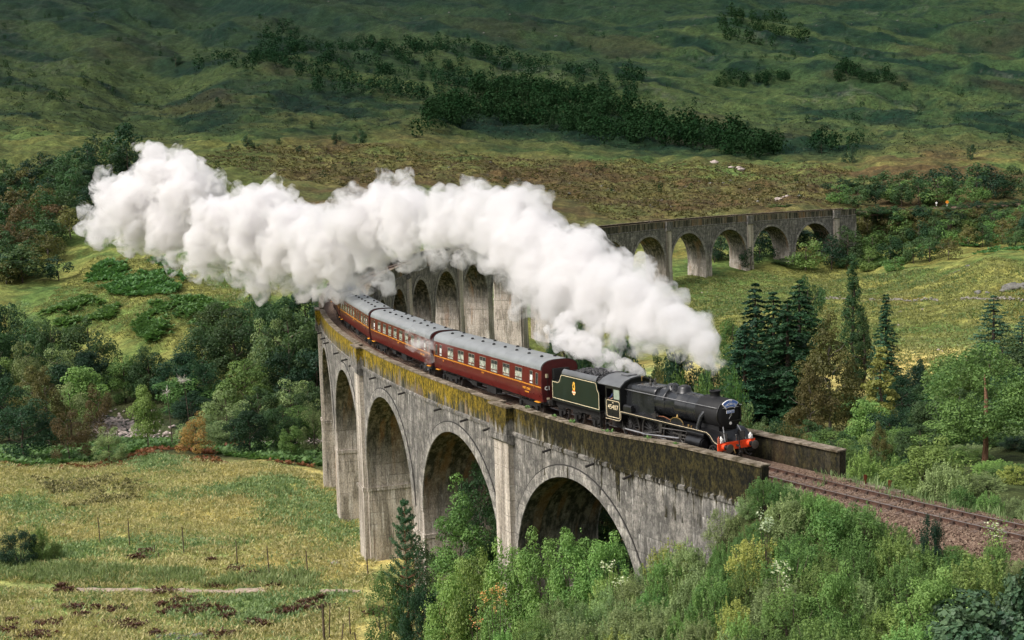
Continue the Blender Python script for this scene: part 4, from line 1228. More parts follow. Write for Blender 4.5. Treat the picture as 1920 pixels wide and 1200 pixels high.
        mb = MB(); mb.prism([(-10.10, zw0), (-9.46, zw0), (-9.46, zw1), (-10.10, zw1)], sg * 1.275, sg * 1.27, 'y'); mb.build("cab_window", M_FROST2, cs)
        mb = MB(); pts = rounded(-10.86, -9.46, 1.32, 2.33, .12); ring_strip(mb, pts + [pts[0]], .035, sg * 1.306); mb.build("lining", M_LINE, cs)
        mb = MB(); ring_strip(mb, [(-11.0, 1.17), (-9.6, 1.17), (-9.48, 1.19), (-9.38, 1.28), (-9.33, 1.42), (-9.33, 1.76)], .028, sg * 1.309); mb.build("lining", M_LINE, cs)
        text_part(cs, "45407", .42, M_LINE, (-10.16, sg * 1.307, 1.92), (math.pi / 2, 0, 0 if sg < 0 else math.pi), ext=.004, bold=.001, spacing=1.08)
        text_part(cs, "5MT", .09, M_LINE, (-10.16, sg * 1.307, 2.20), (math.pi / 2, 0, 0 if sg < 0 else math.pi), ext=.003, bold=.003)
        mb = MB(); mb.cyl((-10.98, sg * 1.30, 1.3), (-10.98, sg * 1.30, 2.4), .02, n=6); P(mb, "cab_handrail", M_STEEL)
    mb = MB()
    for sg in (-1, 1): mb.prism([(sg * .87, 1.8), (sg * 1.28, 1.8), (sg * 1.28, 3.28), (sg * .95, 3.52), (sg * .5, 3.68), (sg * .5, 3.5), (sg * .84, 3.35)], -9.40, -9.37, 'x')
    mb.prism([(-.55, 3.40), (.55, 3.40), (.5, 3.67), (0, 3.74), (-.5, 3.67)], -9.40, -9.37, 'x')
    P(mb, "cab_front", M_BLK)
    mb = MB(); mb.span(-9.44, -9.41, -1.2, 1.2, 1.2, 3.3); mb.span(-10.95, -9.41, -1.25, 1.25, 1.18, 1.30); mb.cyl((-9.42, 0, 2.4), (-9.6, 0, 2.4), .4, n=16); P(mb, "backhead", M_SMK)
    pts = [(-1.33, 3.24), (-1.30, 3.29), (-.98, 3.55), (-.5, 3.72), (0, 3.78), (.5, 3.72), (.98, 3.55), (1.30, 3.29), (1.33, 3.24)]
    pin = [(y * .97, z - .05) for y, z in reversed(pts)]
    mb = MB(); mb.prism(pts + pin, -11.72, -9.28, 'x'); rf = P(mb, "cab_roof", M_CABROOF, 40)
    mb = MB(); mb.span(-10.6, -9.9, -.35, .35, 3.77, 3.82); mb.build("roof_hatch", M_CABROOF, rf)
    mb = MB(); mb.tube([(-11.72, y, z + .02) for y, z in pts], .035, 6); mb.build("roof_edge", M_BLK, rf, 60)
    mb = MB(); mb.tube([(-9.29, y, z + .01) for y, z in pts], .025, 6); mb.build("roof_edge", M_BLK, rf, 60)
    return R

M_FROST2 = plain("cab_glass", (.28, .33, .27), .12, 0, .7, .2)

def build_tender():
    R = vehicle_root("locomotive_tender", -21.42 + 14.75, -14.75)
    tag(R, "dark green lined coal tender with gold lion crest coupled behind the black locomotive", "tender")
    P = lambda mb, name, m, sm=35, par=R: mb.build(name, m, par, sm)
    out = [(-17.72, 1.44), (-17.72, 2.68), (-16.98, 2.68), (-16.82, 2.72), (-16.70, 2.84), (-16.62, 3.05), (-16.50, 3.2), (-16.35, 3.24), (-12.18, 3.24), (-12.02, 3.18), (-11.95, 3.0), (-11.93, 2.80), (-11.80, 2.66), (-11.72, 2.6), (-11.72, 1.44)]
    for sg in (-1, 1):
        mb = MB(); mb.prism(out, sg * 1.28, sg * 1.245, 'y'); sd = P(mb, "side_panel", M_TGREEN)
        ins = [(-17.64, 1.54), (-17.64, 2.60), (-16.96, 2.60), (-16.78, 2.66), (-16.62, 2.82), (-16.54, 3.02), (-16.44, 3.13), (-16.32, 3.16), (-12.24, 3.16), (-12.10, 3.11), (-12.04, 2.98), (-12.01, 2.78), (-11.88, 2.62), (-11.80, 2.56), (-11.80, 1.54), (-17.64, 1.54)]
        mb = MB(); ring_strip(mb, ins, .035, sg * 1.285); mb.build("lining", M_LINE, sd)
        # curved coping above the side
        vs = []; pr = [(1.28, 3.24), (1.27, 3.36), (1.20, 3.48), (1.10, 3.56), (1.07, 3.52), (1.16, 3.44), (1.22, 3.34), (1.24, 3.24)]
        mb = MB(); mb.prism([(sg * y, z) for y, z in pr], -16.35, -12.10, 'x'); P(mb, "curved_coping", M_CABROOF, 60)
        # lion and wheel crest
        c = -14.85
        z0 = 2.30
        f = lambda pts: [(c + x, z0 + z) for x, z in pts]
        mb = MB(); ys = (sg * 1.284, sg * 1.289)
        mb.prism(f([(-.13, .10), (-.15, .30), (-.17, .40), (-.10, .44), (-.12, .52), (-.04, .60), (.06, .60), (.13, .55), (.15, .47), (.10, .42), (.15, .36), (.17, .22), (.13, .10)]), *ys, 'y')
        cr = mb.build("crest_lion", M_LION, sd)
        mb = MB(); ys = (sg * 1.289, sg * 1.293)
        mb.prism(f([(-.06, .18), (-.07, .34), (-.03, .44), (.03, .44), (.02, .36), (.07, .30), (.06, .18), (.02, .24)]), *ys, 'y'); mb.build("crest_detail", M_BLK, sd)
        mb = MB(); ys = (sg * 1.286, sg * 1.291)
        pts = [(.17 * math.cos(a * math.pi / 8), -.07 + .17 * math.sin(a * math.pi / 8)) for a in range(16)]
        mb.prism(f(pts), *ys, 'y'); mb.build("crest_wheel", M_REDT, sd)
        mb = MB()
        ring_strip(mb, f([p for p in pts] + [pts[0]]), .035, sg * 1.293)
        mb.build("crest_rim", M_LION, sd)
        mb = MB(); mb.prism(f([(-.27, -.08), (-.20, -.02), (.20, -.02), (.27, -.08), (.18, -.12), (-.18, -.12)]), sg * 1.293, sg * 1.297, 'y')
        mb.prism(f([(-.12, -.16), (.12, -.16), (.02, -.25), (-.02, -.25)]), sg * 1.293, sg * 1.297, 'y'); mb.build("crest_band", M_LINE, sd)
        # frames with horn guides, springs, axleboxes
        mb = MB(); fr = [(-17.8, 1.42), (-11.7, 1.42), (-11.7, 1.05), (-12.0, .95)]
        for x in (-12.75, -15.04, -17.0):
            fr += [(x + .55, .95), (x + .42, .55), (x + .2, .45), (x - .2, .45), (x - .42, .55), (x - .55, .95)]
        fr += [(-17.8, 1.0)]
        mb.prism(fr, sg * .98, sg * .95, 'y'); P(mb, "frame", M_UNDER)
        for x in (-12.75, -15.04, -17.0):
            mb = MB(); mb.span(x - .14, x + .14, sg * .98, sg * 1.12, .38, .72)
            for k in range(4): mb.span(x - .5 + k * .07, x + .5 - k * .07, sg * 1.0, sg * 1.08, .86 + k * .03 - .02, .88 + k * .03 - .02)
            P(mb, "axle_box", M_UNDER)
            spoked_wheel(R, x, sg * .76, .65, 14, .13, 0, name="tender_wheel")
        mb = MB(); mb.span(-17.8, -11.66, sg * 1.0, sg * 1.28, 1.36, 1.43); P(mb, "footplate", M_BLK)
        mb = MB(); mb.span(-12.1, -11.75, sg * 1.05, sg * 1.25, .45, .5); mb.span(-12.1, -11.75, sg * 1.05, sg * 1.25, .82, .86); mb.span(-11.79, -11.75, sg * 1.05, sg * 1.25, .45, 1.36); P(mb, "step", M_UNDER)
        mb = MB(); mb.cyl((-11.75, sg * 1.27, 1.5), (-11.75, sg * 1.27, 2.5), .02, n=6); P(mb, "handrail", M_STEEL)
    mb = MB(); mb.span(-17.74, -17.70, -1.24, 1.24, 1.44, 2.75); mb.span(-17.70, -11.75, -1.24, 1.24, 1.40, 1.46); mb.span(-17.70, -16.45, -1.24, 1.24, 2.55, 2.66)
    mb.span(-16.47, -16.40, -1.24, 1.24, 2.6, 3.38); mb.span(-12.15, -12.08, -1.24, 1.24, 1.5, 3.25)
    P(mb, "tank_body", M_BLK)
    mb = MB(); mb.lathe([(2.66, .28), (2.85, .28), (2.86, .2)], (-17.1, 0, 0), 'z', 16); P(mb, "water_filler", M_BLK, 40)
    mb = MB(); mb.cyl((-16.9, -.9, 2.66), (-16.9, -.9, 2.95), .06, n=8); mb.cyl((-16.9, .9, 2.66), (-16.9, .9, 2.95), .06, n=8); P(mb, "tank_vent", M_BLK)
    mb = MB(); mb.span(-17.86, -17.78, -1.27, 1.27, .95, 1.42); P(mb, "rear_beam", M_UNDER)
    for y in (-.87, .87): buffer_part(R, -17.86, y, 1.05, -1, .42)
    mb = MB(); mb.span(-11.75, -11.35, -1.0, 1.0, 1.25, 1.33); P(mb, "fall_plate", M_UNDER)
    # heaped coal: one sloped heap of lumps
    rng = np.random.default_rng(8); v0, f0 = ico_sphere(1); n = 900
    x = rng.uniform(-16.3, -12.3, n); y = rng.uniform(-1.1, 1.1, n)
    top = 3.18 + .42 * np.cos(y * 1.2) * smooth(-16.4, -15.2, x) * (1 - .8 * smooth(-13.4, -12.3, x))
    P_ = np.stack([x, y, top + rng.uniform(-.10, .03, n)], 1); sc = rng.uniform(.05, .12, (n, 1, 1)) * rng.uniform(.6, 1.2, (n, 1, 3))
    V = (v0[None] * sc + P_[:, None]).reshape(-1, 3); F = (f0[None] + len(v0) * np.arange(n)[:, None, None]).reshape(-1, 3)
    o = link("coal", np_mesh("coal", V, F, M_COAL), R); o["kind"] = "stuff"
    mb = MB(); mb.prism([(-16.4, 2.7), (-16.4, 3.1), (-15.3, 3.42), (-13.6, 3.38), (-12.2, 2.95), (-12.2, 2.7)], -1.15, 1.15, 'y'); P(mb, "coal_bed", M_COAL)
    return R

def ico_sphere(sub=2):
    import bmesh
    bm = bmesh.new(); bmesh.ops.create_icosphere(bm, subdivisions=sub, radius=1.0)
    v = np.array([p.co[:] for p in bm.verts]); f = np.array([[q.index for q in fc.verts] for fc in bm.faces]); bm.free()
    return v, f

LB = 19.66
def side_y(z):
    return float(np.interp(z, [1.08, 1.7, 2.3, 3.22], [1.30, 1.375, 1.385, 1.325]))

def side_quad(mb, sg, x0, x1, z0, z1, off0, off1, mi=0):
    """slab lying on the body side between two offsets"""
    vs = []
    for o in (off0, off1):
        for x, z in ((x0, z0), (x1, z0), (x1, z1), (x0, z1)): vs.append((x, sg * (side_y(z) + o), z))
    mb.add(vs, [(0, 1, 2, 3), (4, 5, 6, 7), (0, 1, 5, 4), (1, 2, 6, 5), (2, 3, 7, 6), (3, 0, 4, 7)], mi)

def frame_ring(mb, sg, x0, x1, z0, z1, w, off0, off1):
    side_quad(mb, sg, x0, x1, z0, z0 + w, off0, off1); side_quad(mb, sg, x0, x1, z1 - w, z1, off0, off1)
    side_quad(mb, sg, x0, x0 + w, z0 + w, z1 - w, off0, off1); side_quad(mb, sg, x1 - w, x1, z0 + w, z1 - w, off0, off1)

def build_coach(s_front, label, wins, frosted, doors, signs, dark=1.0):
    """x = 0 is the leading end, the body runs to -LB"""
    R = vehicle_root("passenger_coach", s_front + LB / 2, -LB / 2)
    tag(R, label, "railway coach", "maroon coaches behind the engine")
    P = lambda mb, name, m, sm=35, par=R: mb.build(name, m, par, sm)
    zs = [1.08, 1.4, 1.7, 2.0, 2.3, 2.6, 2.9, 3.22]
    sec = [(side_y(z), z) for z in zs]
    mb = MB(); mb.prism([(y, z) for y, z in sec] + [(-y, z) for y, z in reversed(sec)], -LB + .03, -.03, 'x'); P(mb, "body", M_MAROON, 25)
    # roof
    top = [(side_y(3.2) + .015, 3.19)]
    for k in range(13):
        a = k / 12 * math.pi / 2
        top.append((1.335 * math.cos(a) ** .62, 3.24 + .60 * math.sin(a) ** .95))
    full = top + [(-y, z) for y, z in reversed(top[:-1])]
    mb = MB(); mb.prism(full, -LB - .01, .01, 'x'); rf = P(mb, "roof", M_ROOF, 30)
    for x in (-.02, -LB + .02, -1.55, -LB + 1.55):
        if x in (-.02, -LB + .02):
            mb = MB(); mb.tube([(x, y * 1.005, z + .012) for y, z in full], .035, 5); mb.build("roof_rim", M_RUBBER, rf, 60)
        else:
            d = .5 if x > -5 else -.5
            for sg in (-1, 1):
                mb = MB(); mb.tube([(x + d * t, sg * (.55 + .6 * t), 3.80 - .30 * t ** 2) for t in (0, .5, 1)], .018, 4); mb.build("rain_strip", M_RUBBER, rf, 60)
    for x in np.arange(-18.4, -1, 2.45):
        mb = MB(); mb.tube([(x, y * 1.0, z + .004) for y, z in full[1:-1]], .005, 4); mb.build("roof_seam", M_ROOF, rf, 60)
    vb = MB(); vb.lathe([(0, .07), (.06, .07), (.07, .12), (.12, .12), (.17, .06), (.175, .01)], (0, 0, 0), 'z', 10); v0 = vb.build("roof_vent", M_RUBBER, rf, 50)
    first = True
    for k, x in enumerate(np.linspace(-1.8, -LB + 1.8, 9)):
        for y in (-.42, .42):
            if y > 0 and k % 3 == 1: continue
            o = v0 if first else copy_tree(v0, rf); first = False
            o.location = (x + (.3 if y > 0 else 0), y, 3.775)
    # windows
    for sg in (-1, 1):
        for xc, w in wins:
            mb = MB(); frame_ring(mb, sg, xc - w / 2, xc + w / 2, 2.16, 3.02, .035, -.01, .018); fr = P(mb, "window", M_BEAD)
            mb = MB(); side_quad(mb, sg, xc - w / 2 + .035, xc + w / 2 - .035, 2.195, 2.72, -.01, .006); mb.build("pane", M_PANE, fr)
            for a, b in ((xc - w / 2 + .035, xc - .02), (xc + .02, xc + w / 2 - .035)):
                mb = MB(); side_quad(mb, sg, a, b, 2.745, 2.985, -.01, .005); mb.build("vent_pane", M_VGLASS, fr)
            mb = MB(); side_quad(mb, sg, xc - w / 2 + .035, xc + w / 2 - .035, 2.72, 2.745, -.01, .014); side_quad(mb, sg, xc - .02, xc + .02, 2.745, 2.985, -.01, .012); mb.build("vent_frame", M_BEAD, fr)
        for xc in frosted:
            mb = MB(); frame_ring(mb, sg, xc - .23, xc + .23, 2.16, 3.02, .03, -.01, .018); fr = P(mb, "window", M_BEAD)
            mb = MB(); side_quad(mb, sg, xc - .2, xc + .2, 2.19, 2.74, -.01, .006); mb.build("pane", M_FROST, fr)
            mb = MB(); side_quad(mb, sg, xc - .2, xc + .2, 2.77, 2.99, -.01, .005); mb.build("vent_pane", M_VGLASS, fr)
        for xc in doors:
            mb = MB()
            for dx in (-.34, .34): side_quad(mb, sg, xc + dx - .008, xc + dx + .008, 1.12, 3.10, -.01, .003)
            dr = P(mb, "door", M_MARDK)
            mb = MB(); frame_ring(mb, sg, xc - .2, xc + .2, 2.2, 2.98, .03, -.01, .018); mb.build("door_frame", M_BEAD, dr)
            mb = MB(); side_quad(mb, sg, xc - .17, xc + .17, 2.23, 2.95, -.01, .006); mb.build("pane", M_VGLASS, dr)
            mb = MB(); mb.cyl((xc + .26, sg * 1.41, 1.9), (xc + .26, sg * 1.41, 2.05), .015, n=6); mb.build("handle", M_BRASS, dr)
            mb = MB(); mb.cyl((xc - .42, sg * 1.41, 1.9), (xc - .42, sg * 1.41, 2.6), .015, n=6); mb.build("grab_rail", M_BRASS, dr)
        mb = MB(); side_quad(mb, sg, -LB + .04, -.04, 2.045, 2.085, -.01, .006); side_quad(mb, sg, -LB + .04, -.04, 2.005, 2.018, -.01, .0055); P(mb, "gold_line", M_GOLDL)
        for xc, z, txt, sz in signs:
            text_part(R, txt, sz, M_GOLDL, (xc, sg * (side_y(z) + .006), z), (math.pi / 2, 0, 0 if sg < 0 else math.pi), ext=.004, bold=.006)
        mb = MB(); mb.span(-LB + .1, -.1, sg * 1.16 - .06, sg * 1.16 + .06, .98, 1.10); P(mb, "solebar", M_UNDER)
        mb = MB(); mb.tube([(-5.2, sg * 1.05, 1.0), (-7.6, sg * 1.05, .55), (-12.0, sg * 1.05, .55), (-14.4, sg * 1.05, 1.0)], .045, 5); mb.cyl((-7.6, sg * 1.05, .55), (-7.6, sg * 1.05, 1.0), .035, n=5); mb.cyl((-12, sg * 1.05, .55), (-12, sg * 1.05, 1.0), .035, n=5); P(mb, "truss_rod", M_UNDER)
        mb = MB(); mb.span(-9.6, -8.0, sg * .7, sg * 1.2, .5, .98); P(mb, "battery_box", M_UNDER)
        mb = MB(); mb.span(-12.6, -11.6, sg * .7, sg * 1.15, .6, .95); P(mb, "equipment_box", M_UNDER)
        for x in (-.75, -LB + .75):
            mb = MB(); mb.span(x - .35, x + .35, sg * 1.22, sg * 1.42, .98, 1.02); P(mb, "footboard", M_GOLDL)
    # ends and gangways
    for x, d in ((0, 1), (-LB, -1)):
        mb = MB(); mb.prism([(y * .99, z) for y, z in sec] + [(y * .985, z) for y, z in top[1:]] + [(-y * .985, z) for y, z in reversed(top[1:-1])] + [(-y * .99, z) for y, z in reversed(sec)], x - .035 * d, x + .04 * d, 'x'); en = P(mb, "end_panel", M_MARDK, 30)
        mb = MB()
        for k in range(5):
            xx = x + d * (.06 + .07 * k); g = .02 * (k % 2)
            mb.box((xx, .52 - g, 2.15), (.05, .12, 2.1)); mb.box((xx, -.52 + g, 2.15), (.05, .12, 2.1)); mb.box((xx, 0, 3.22 - g), (.05, 1.16, .12)); mb.box((xx, 0, 1.12 + g), (.05, 1.16, .1))
        P(mb, "corridor_bellows", M_RUBBER)
        mb = MB(); mb.box((x + d * .36, 0, 2.2), (.04, .95, 2.0)); P(mb, "gangway_door", M_UNDER)
        mb = MB(); mb.span(min(x, x + d * .02), max(x, x + d * .02), -1.25, 1.25, .85, 1.1); P(mb, "headstock", M_UNDER)
        for y in (-.87, .87): buffer_part(R, x + d * .02, y, 1.05, d, .40, .22)
        mb = MB(); mb.cyl((x + d * .07, -.95, 1.5), (x + d * .07, -.95, 3.0), .018, n=5); mb.cyl((x + d * .07, .95, 1.5), (x + d * .07, .95, 3.0), .018, n=5); P(mb, "end_rail", M_UNDER)
        if d > 0:
            mb = MB(); mb.box((.05, -.98, 2.82), (.02, .2, .26)); mb.build("notice", M_LINE, en)
            mb = MB(); mb.prism([(-1.02, 1.36), (-.82, 1.36), (-.80, 1.26), (-.92, 1.14), (-1.04, 1.26)], .04, .055, 'x'); mb.build("shield_plate", M_LINE, en)
    # bogies
    for xc in (-2.65, -LB + 2.65):
        mb = MB()
        for sg in (-1, 1):
            mb.prism([(xc - 1.75, .80), (xc + 1.75, .80), (xc + 1.65, .55), (xc + .9, .48), (xc - .9, .48), (xc - 1.65, .55)], sg * 1.0, sg * .93, 'y')
            for x in (xc - 1.3, xc + 1.3): mb.span(x - .16, x + .16, sg * 1.0, sg * 1.15, .32, .66)
            mb.span(xc - .35, xc + .35, sg * .9, sg * 1.08, .30, .5)
        mb.span(xc - .3, xc + .3, -.9, .9, .6, .9)
        bg = P(mb, "bogie", M_UNDER)
        for x in (xc - 1.3, xc + 1.3):
            mb = MB(); mb.cyl((x, -.8, .46), (x, .8, .46), .07, n=8)
            for sg in (-1, 1): mb.cyl((x, sg * .70, .46), (x, sg * .83, .46), .46, n=20)
            mb.build("wheelset", M_WORN, bg, 35)
    return R

LOCO = build_loco()
TENDER = build_tender()
sp = LB / 2
W7 = [(-LB / 2 + k * 2.08, 1.14) for k in range(-3, 4)]
W8 = [(-LB / 2 + (k - 3.5) * 1.86, .98) for k in range(8)]
WB = [(-9.5 - k * 1.75, .85) for k in range(5)] + [(-2.6, .8), (-4.2, .8)]
C0 = -21.42 + 18.62
COACH1 = build_coach(C0, "front maroon coach marked C1, next to the green tender, with seven wide curtained windows", W7, [-1.55, -LB + 1.55], [-.68, -LB + .68], [(-2.35, 1.72, "WEST COAST", .20), (-2.35, 1.48, "RAILWAYS", .13), (-LB / 2, 1.86, "99 716", .15), (-17.6, 1.84, "C1", .18)])
text_part(COACH1, "C1", .34, M_WHITE, (.045, -.95, 1.98), (math.pi / 2, 0, math.pi / 2), ext=.006, bold=.015)
COACH2 = build_coach(C0 + 20.36, "second maroon coach from the engine, wrapped in a wisp of steam at its front end", W8, [-1.5, -LB / 2 + .93 * 0 - LB / 2 + 1.5], [-.66, -LB + .66], [(-2.3, 1.74, "WEST COAST", .2), (-LB / 2, 1.86, "99 723", .15)])
COACH3 = build_coach(C0 + 40.72, "third maroon coach from the engine, with blank panels around its luggage doors", WB, [-1.4, -LB + 1.4], [-.66, -6.2, -7.4, -LB + .66], [(-LB / 2, 1.84, "99 311", .15)])
COACH4 = build_coach(C0 + 61.08, "rearmost coach in view, mostly lost in the steam beyond the third coach", W8, [-1.5, -LB + 1.5], [-.66, -LB + .66], [])

# ------------------------------------------------------------------ driver in the cab
def skin_body(name, joints, edges, mats, parent=None, sub=1):
    me = bpy.data.meshes.new(name)
    me.from_pydata([j[0] for j in joints], edges, [])
    o = bpy.data.objects.new(name, me); COL.objects.link(o)
    sk = o.modifiers.new("s", 'SKIN')
    for i, j in enumerate(joints):
        me.skin_vertices[0].data[i].radius = (j[1], j[1] * (j[2] if len(j) > 2 else 1))
    me.skin_vertices[0].data[0].use_root = True
    o.modifiers.new("u", 'SUBSURF').levels = sub
    dg = bpy.context.evaluated_depsgraph_get()
    m2 = bpy.data.meshes.new_from_object(o.evaluated_get(dg))
    bpy.data.objects.remove(o)
    m2.materials.clear()
    for m in mats: m2.materials.append(m)
    m2.polygons.foreach_set("use_smooth", [True] * len(m2.polygons))
    return link(name, m2, parent)

M_SKIN = plain("skin", (.52, .28, .20), .55, 0, .3, .06)
M_OVERALL = plain("blue_overall", (.045, .06, .14), .85, 0, .2, .2)
def build_driver():
    h = -np.array([math.sin((-21.42 + 5.7) / R0), math.cos((-21.42 + 5.7) / R0), 0])
    J = [((0, 0, .95), .15), ((0, 0, 1.15), .14), ((0, -.05, 1.40), .19, .7), ((0, -.07, 1.50), .07), ((0, -.10, 1.58), .065), ((0, -.12, 1.68), .10), ((.01, -.12, 1.78), .085),
         ((.17, -.06, 1.42), .065), ((.24, -.20, 1.22), .05), ((.20, -.42, 1.16), .038), ((.19, -.50, 1.15), .035),
         ((-.17, -.06, 1.42), .065), ((-.24, -.15, 1.2), .05), ((-.16, -.38, 1.14), .038), ((-.14, -.46, 1.13), .035),
         ((.09, 0, .88), .11), ((.10, .02, .5), .08), ((.10, 0, .1), .055), ((.10, -.14, .05), .045),
         ((-.09, 0, .88), .11), ((-.10, .02, .5), .08), ((-.10, 0, .1), .055), ((-.10, -.14, .05), .045)]
    E = [(0, 1), (1, 2), (2, 3), (3, 4), (4, 5), (5, 6), (2, 7), (7, 8), (8, 9), (9, 10), (2, 11), (11, 12), (12, 13), (13, 14), (0, 15), (15, 16), (16, 17), (17, 18), (0, 19), (19, 20), (20, 21), (21, 22)]
    o = skin_body("person", J, E, [M_OVERALL, M_SKIN])
    for p in o.data.polygons:
        c = p.center
        p.material_index = 1 if (c.z > 1.53 or (c.y < -.36 and c.z > 1)) else 0
    tag(o, "engine driver in dark blue overalls at the open window of the locomotive cab", "person")
    m = LOCO.matrix_world @ Matrix.Translation((-10.52, -.86, 1.30)) @ Matrix.Scale(.98, 4)
    o.matrix_world = m
    mb = MB(); mb.lathe([(1.755, .105), (1.80, .112), (1.835, .10), (1.85, .03)], (.0, -.12, 0), 'z', 12); mb.box((0, -.235, 1.765), (.14, .09, .015)); mb.build("cap", M_BLK, o, 50)
    mb = MB(); mb.lathe([(-.02, .018), (.02, .012)], (0, -.225, 1.67), 'y', 6); mb.build("nose", M_SKIN, o, 50)
build_driver()
# ------------------------------------------------------------------ plants
def leaf_mat(name, a, b, trans=.35, rough=.55, vary=.22, hue=.03, spec=.25):
    t = NT(name)
    tint = t.attr("tint")
    oi = t.n("ShaderNodeObjectInfo")
    c = t.mix(tint, a, b)
    hs = t.n("ShaderNodeHueSaturation")
    mr = t.n("ShaderNodeMapRange"); t.l(oi.outputs['Random'], mr.inputs[0]); mr.inputs[3].default_value = .5 - hue; mr.inputs[4].default_value = .5 + hue * .6
    t.l(mr.outputs[0], hs.inputs['Hue'])
    mv = t.n("ShaderNodeMapRange"); t.l(t.math('FRACT', t.math('MULTIPLY', oi.outputs['Random'], 7.31)), mv.inputs[0]); mv.inputs[3].default_value = 1 - vary; mv.inputs[4].default_value = 1 + vary
    t.l(mv.outputs[0], hs.inputs['Value'])
    t.l(c, hs.inputs['Color'])
    c = hs.outputs[0]
    d = t.n("ShaderNodeBsdfPrincipled"); t.l(c, d.inputs['Base Color']); d.inputs['Roughness'].default_value = rough; d.inputs['Specular IOR Level'].default_value = spec
    tr = t.n("ShaderNodeBsdfTranslucent"); t.l(t.mix(1.0, c, (1.0, 1.1, .7), 'MULTIPLY'), tr.inputs[0])
    m = t.n("ShaderNodeMixShader"); m.inputs[0].default_value = trans
    t.l(d.outputs[0], m.inputs[1]); t.l(tr.outputs[0], m.inputs[2]); t.l(m.outputs[0], t.out.inputs[0])
    return t.m

def bark_mat(name, a, b, sc=6):
    t = NT(name); v = t.coords('Object')
    n = t.noise(t.mapping(v, (1, 1, .25)), sc, 5, .7)
    t.bsdf(t.mix(t.ramp(n, [(.38, 0.0), (.62, 1.0)]), a, b), .9, 0, t.bump(n, .6, .05), .15)
    return t.m
BARK = bark_mat("grey_brown_bark", (.045, .035, .028), (.13, .10, .08))
BARKP = bark_mat("pale_bark", (.07, .058, .048), (.26, .23, .19))
BARKR = bark_mat("reddish_bark", (.12, .06, .035), (.30, .17, .11))
L_OAK = leaf_mat("oak_leaves", (0.02, 0.052, 0.022), (0.08, 0.15, 0.052))
L_DARK = leaf_mat("alder_leaves", (0.01, 0.036, 0.02), (0.038, 0.092, 0.042))
L_MID = leaf_mat("rowan_leaves", (.045, .105, .030), (.17, .285, .078))
L_BRIGHT = leaf_mat("bright_leaves", (.075, .165, .040), (.27, .42, .12))
L_GREY = leaf_mat("willow_leaves", (.080, .125, .050), (.31, .41, .17))
L_YEL = leaf_mat("yellowing_leaves", (0.16, 0.2, 0.05), (0.38, 0.43, 0.12))
L_OLIVE = leaf_mat("olive_birch_leaves", (0.075, 0.082, 0.028), (0.2, 0.19, 0.06))
L_BROWN = leaf_mat("browning_leaves", (0.075, 0.06, 0.026), (0.17, 0.13, 0.055))
L_GOLD = leaf_mat("golden_leaves", (.22, .17, .04), (.50, .38, .10))
L_SPRUCE = leaf_mat("spruce_needles", (0.006, 0.03, 0.014), (0.03, 0.08, 0.036), .15)
L_PINE = leaf_mat("pine_needles", (0.025, 0.085, 0.05), (0.09, 0.19, 0.1), .2)
L_SYC = leaf_mat("sycamore_leaves", (0.036, 0.088, 0.048), (0.14, 0.24, 0.12), .3, .4)
L_ORANGE = leaf_mat("orange_flowers", (.60, .26, .06), (.80, .50, .22))
L_CREAM = leaf_mat("cream_umbels", (.42, .50, .30), (.66, .70, .48))
L_FERN = leaf_mat("bracken_fronds", (0.045, 0.12, 0.036), (0.15, 0.28, 0.09), vary=0)
L_FERNB = leaf_mat("dying_bracken", (.15, .07, .025), (.24, .13, .04), vary=0)
L_HEATH = leaf_mat("heather", (.045, .030, .018), (.15, .085, .042), vary=0)
L_GRASS = leaf_mat("meadow_grass", (.22, .23, .09), (.62, .56, .27), vary=0)
L_GRASSG = leaf_mat("lush_grass", (0.1, 0.165, 0.06), (0.34, 0.43, 0.20), vary=0)
L_HILLT = leaf_mat("hill_wood_leaves", (.008, .026, .012), (.024, .054, .024), .2, 1.0, vary=0, spec=0.0)

def nrm(v): return v / np.maximum(np.linalg.norm(v, axis=-1, keepdims=True), 1e-9)

def leaves(C, out, size, rng, aspect=.55, bend=.6, up=.25):
    """diamond leaves round the points C, facing roughly along out"""
    n = len(C)
    size = np.broadcast_to(np.asarray(size, float), (n,)) * rng.uniform(.65, 1.3, n)
    nn = nrm(out + bend * rng.normal(size=(n, 3)) + np.array([0, 0, up]))
    t = nrm(np.cross(nn, rng.normal(size=(n, 3))))
    b = np.cross(nn, t)
    L = (size * .5)[:, None]; Wd = L * aspect
    V = np.stack([C - t * L, C + b * Wd + nn * L * .12, C + t * L, C - b * Wd + nn * L * .12], 1)
    return V

def leaf_mesh(name, V, mat, tint):
    n = len(V)
    F = np.arange(n * 4).reshape(n, 4)
    return np_mesh(name, V.reshape(-1, 3), F, mat, attrs={"tint": ('FLOAT', np.repeat(tint, 4))})

def clump_crown(rng, centres, radii, nleaf, size, aspect=.6, bend=.6, flat=.8, shell=.35, up=.25):
    """leaves on the outer shells of many clumps"""
    w = radii ** 2; w = w / w.sum()
    idx = rng.choice(len(centres), nleaf, p=w)
    d = nrm(rng.normal(size=(nleaf, 3)) + np.array([0, 0, .35]))
    rr = radii[idx] * (1 - shell * rng.random(nleaf) ** 1.5)
    P = centres[idx] + d * rr[:, None] * np.array([1, 1, flat])
    ct = rng.random(len(centres))
    tint = np.clip(.55 * ct[idx] + .45 * rng.random(nleaf), 0, 1)
    return leaves(P, d, size, rng, aspect, bend, up), tint

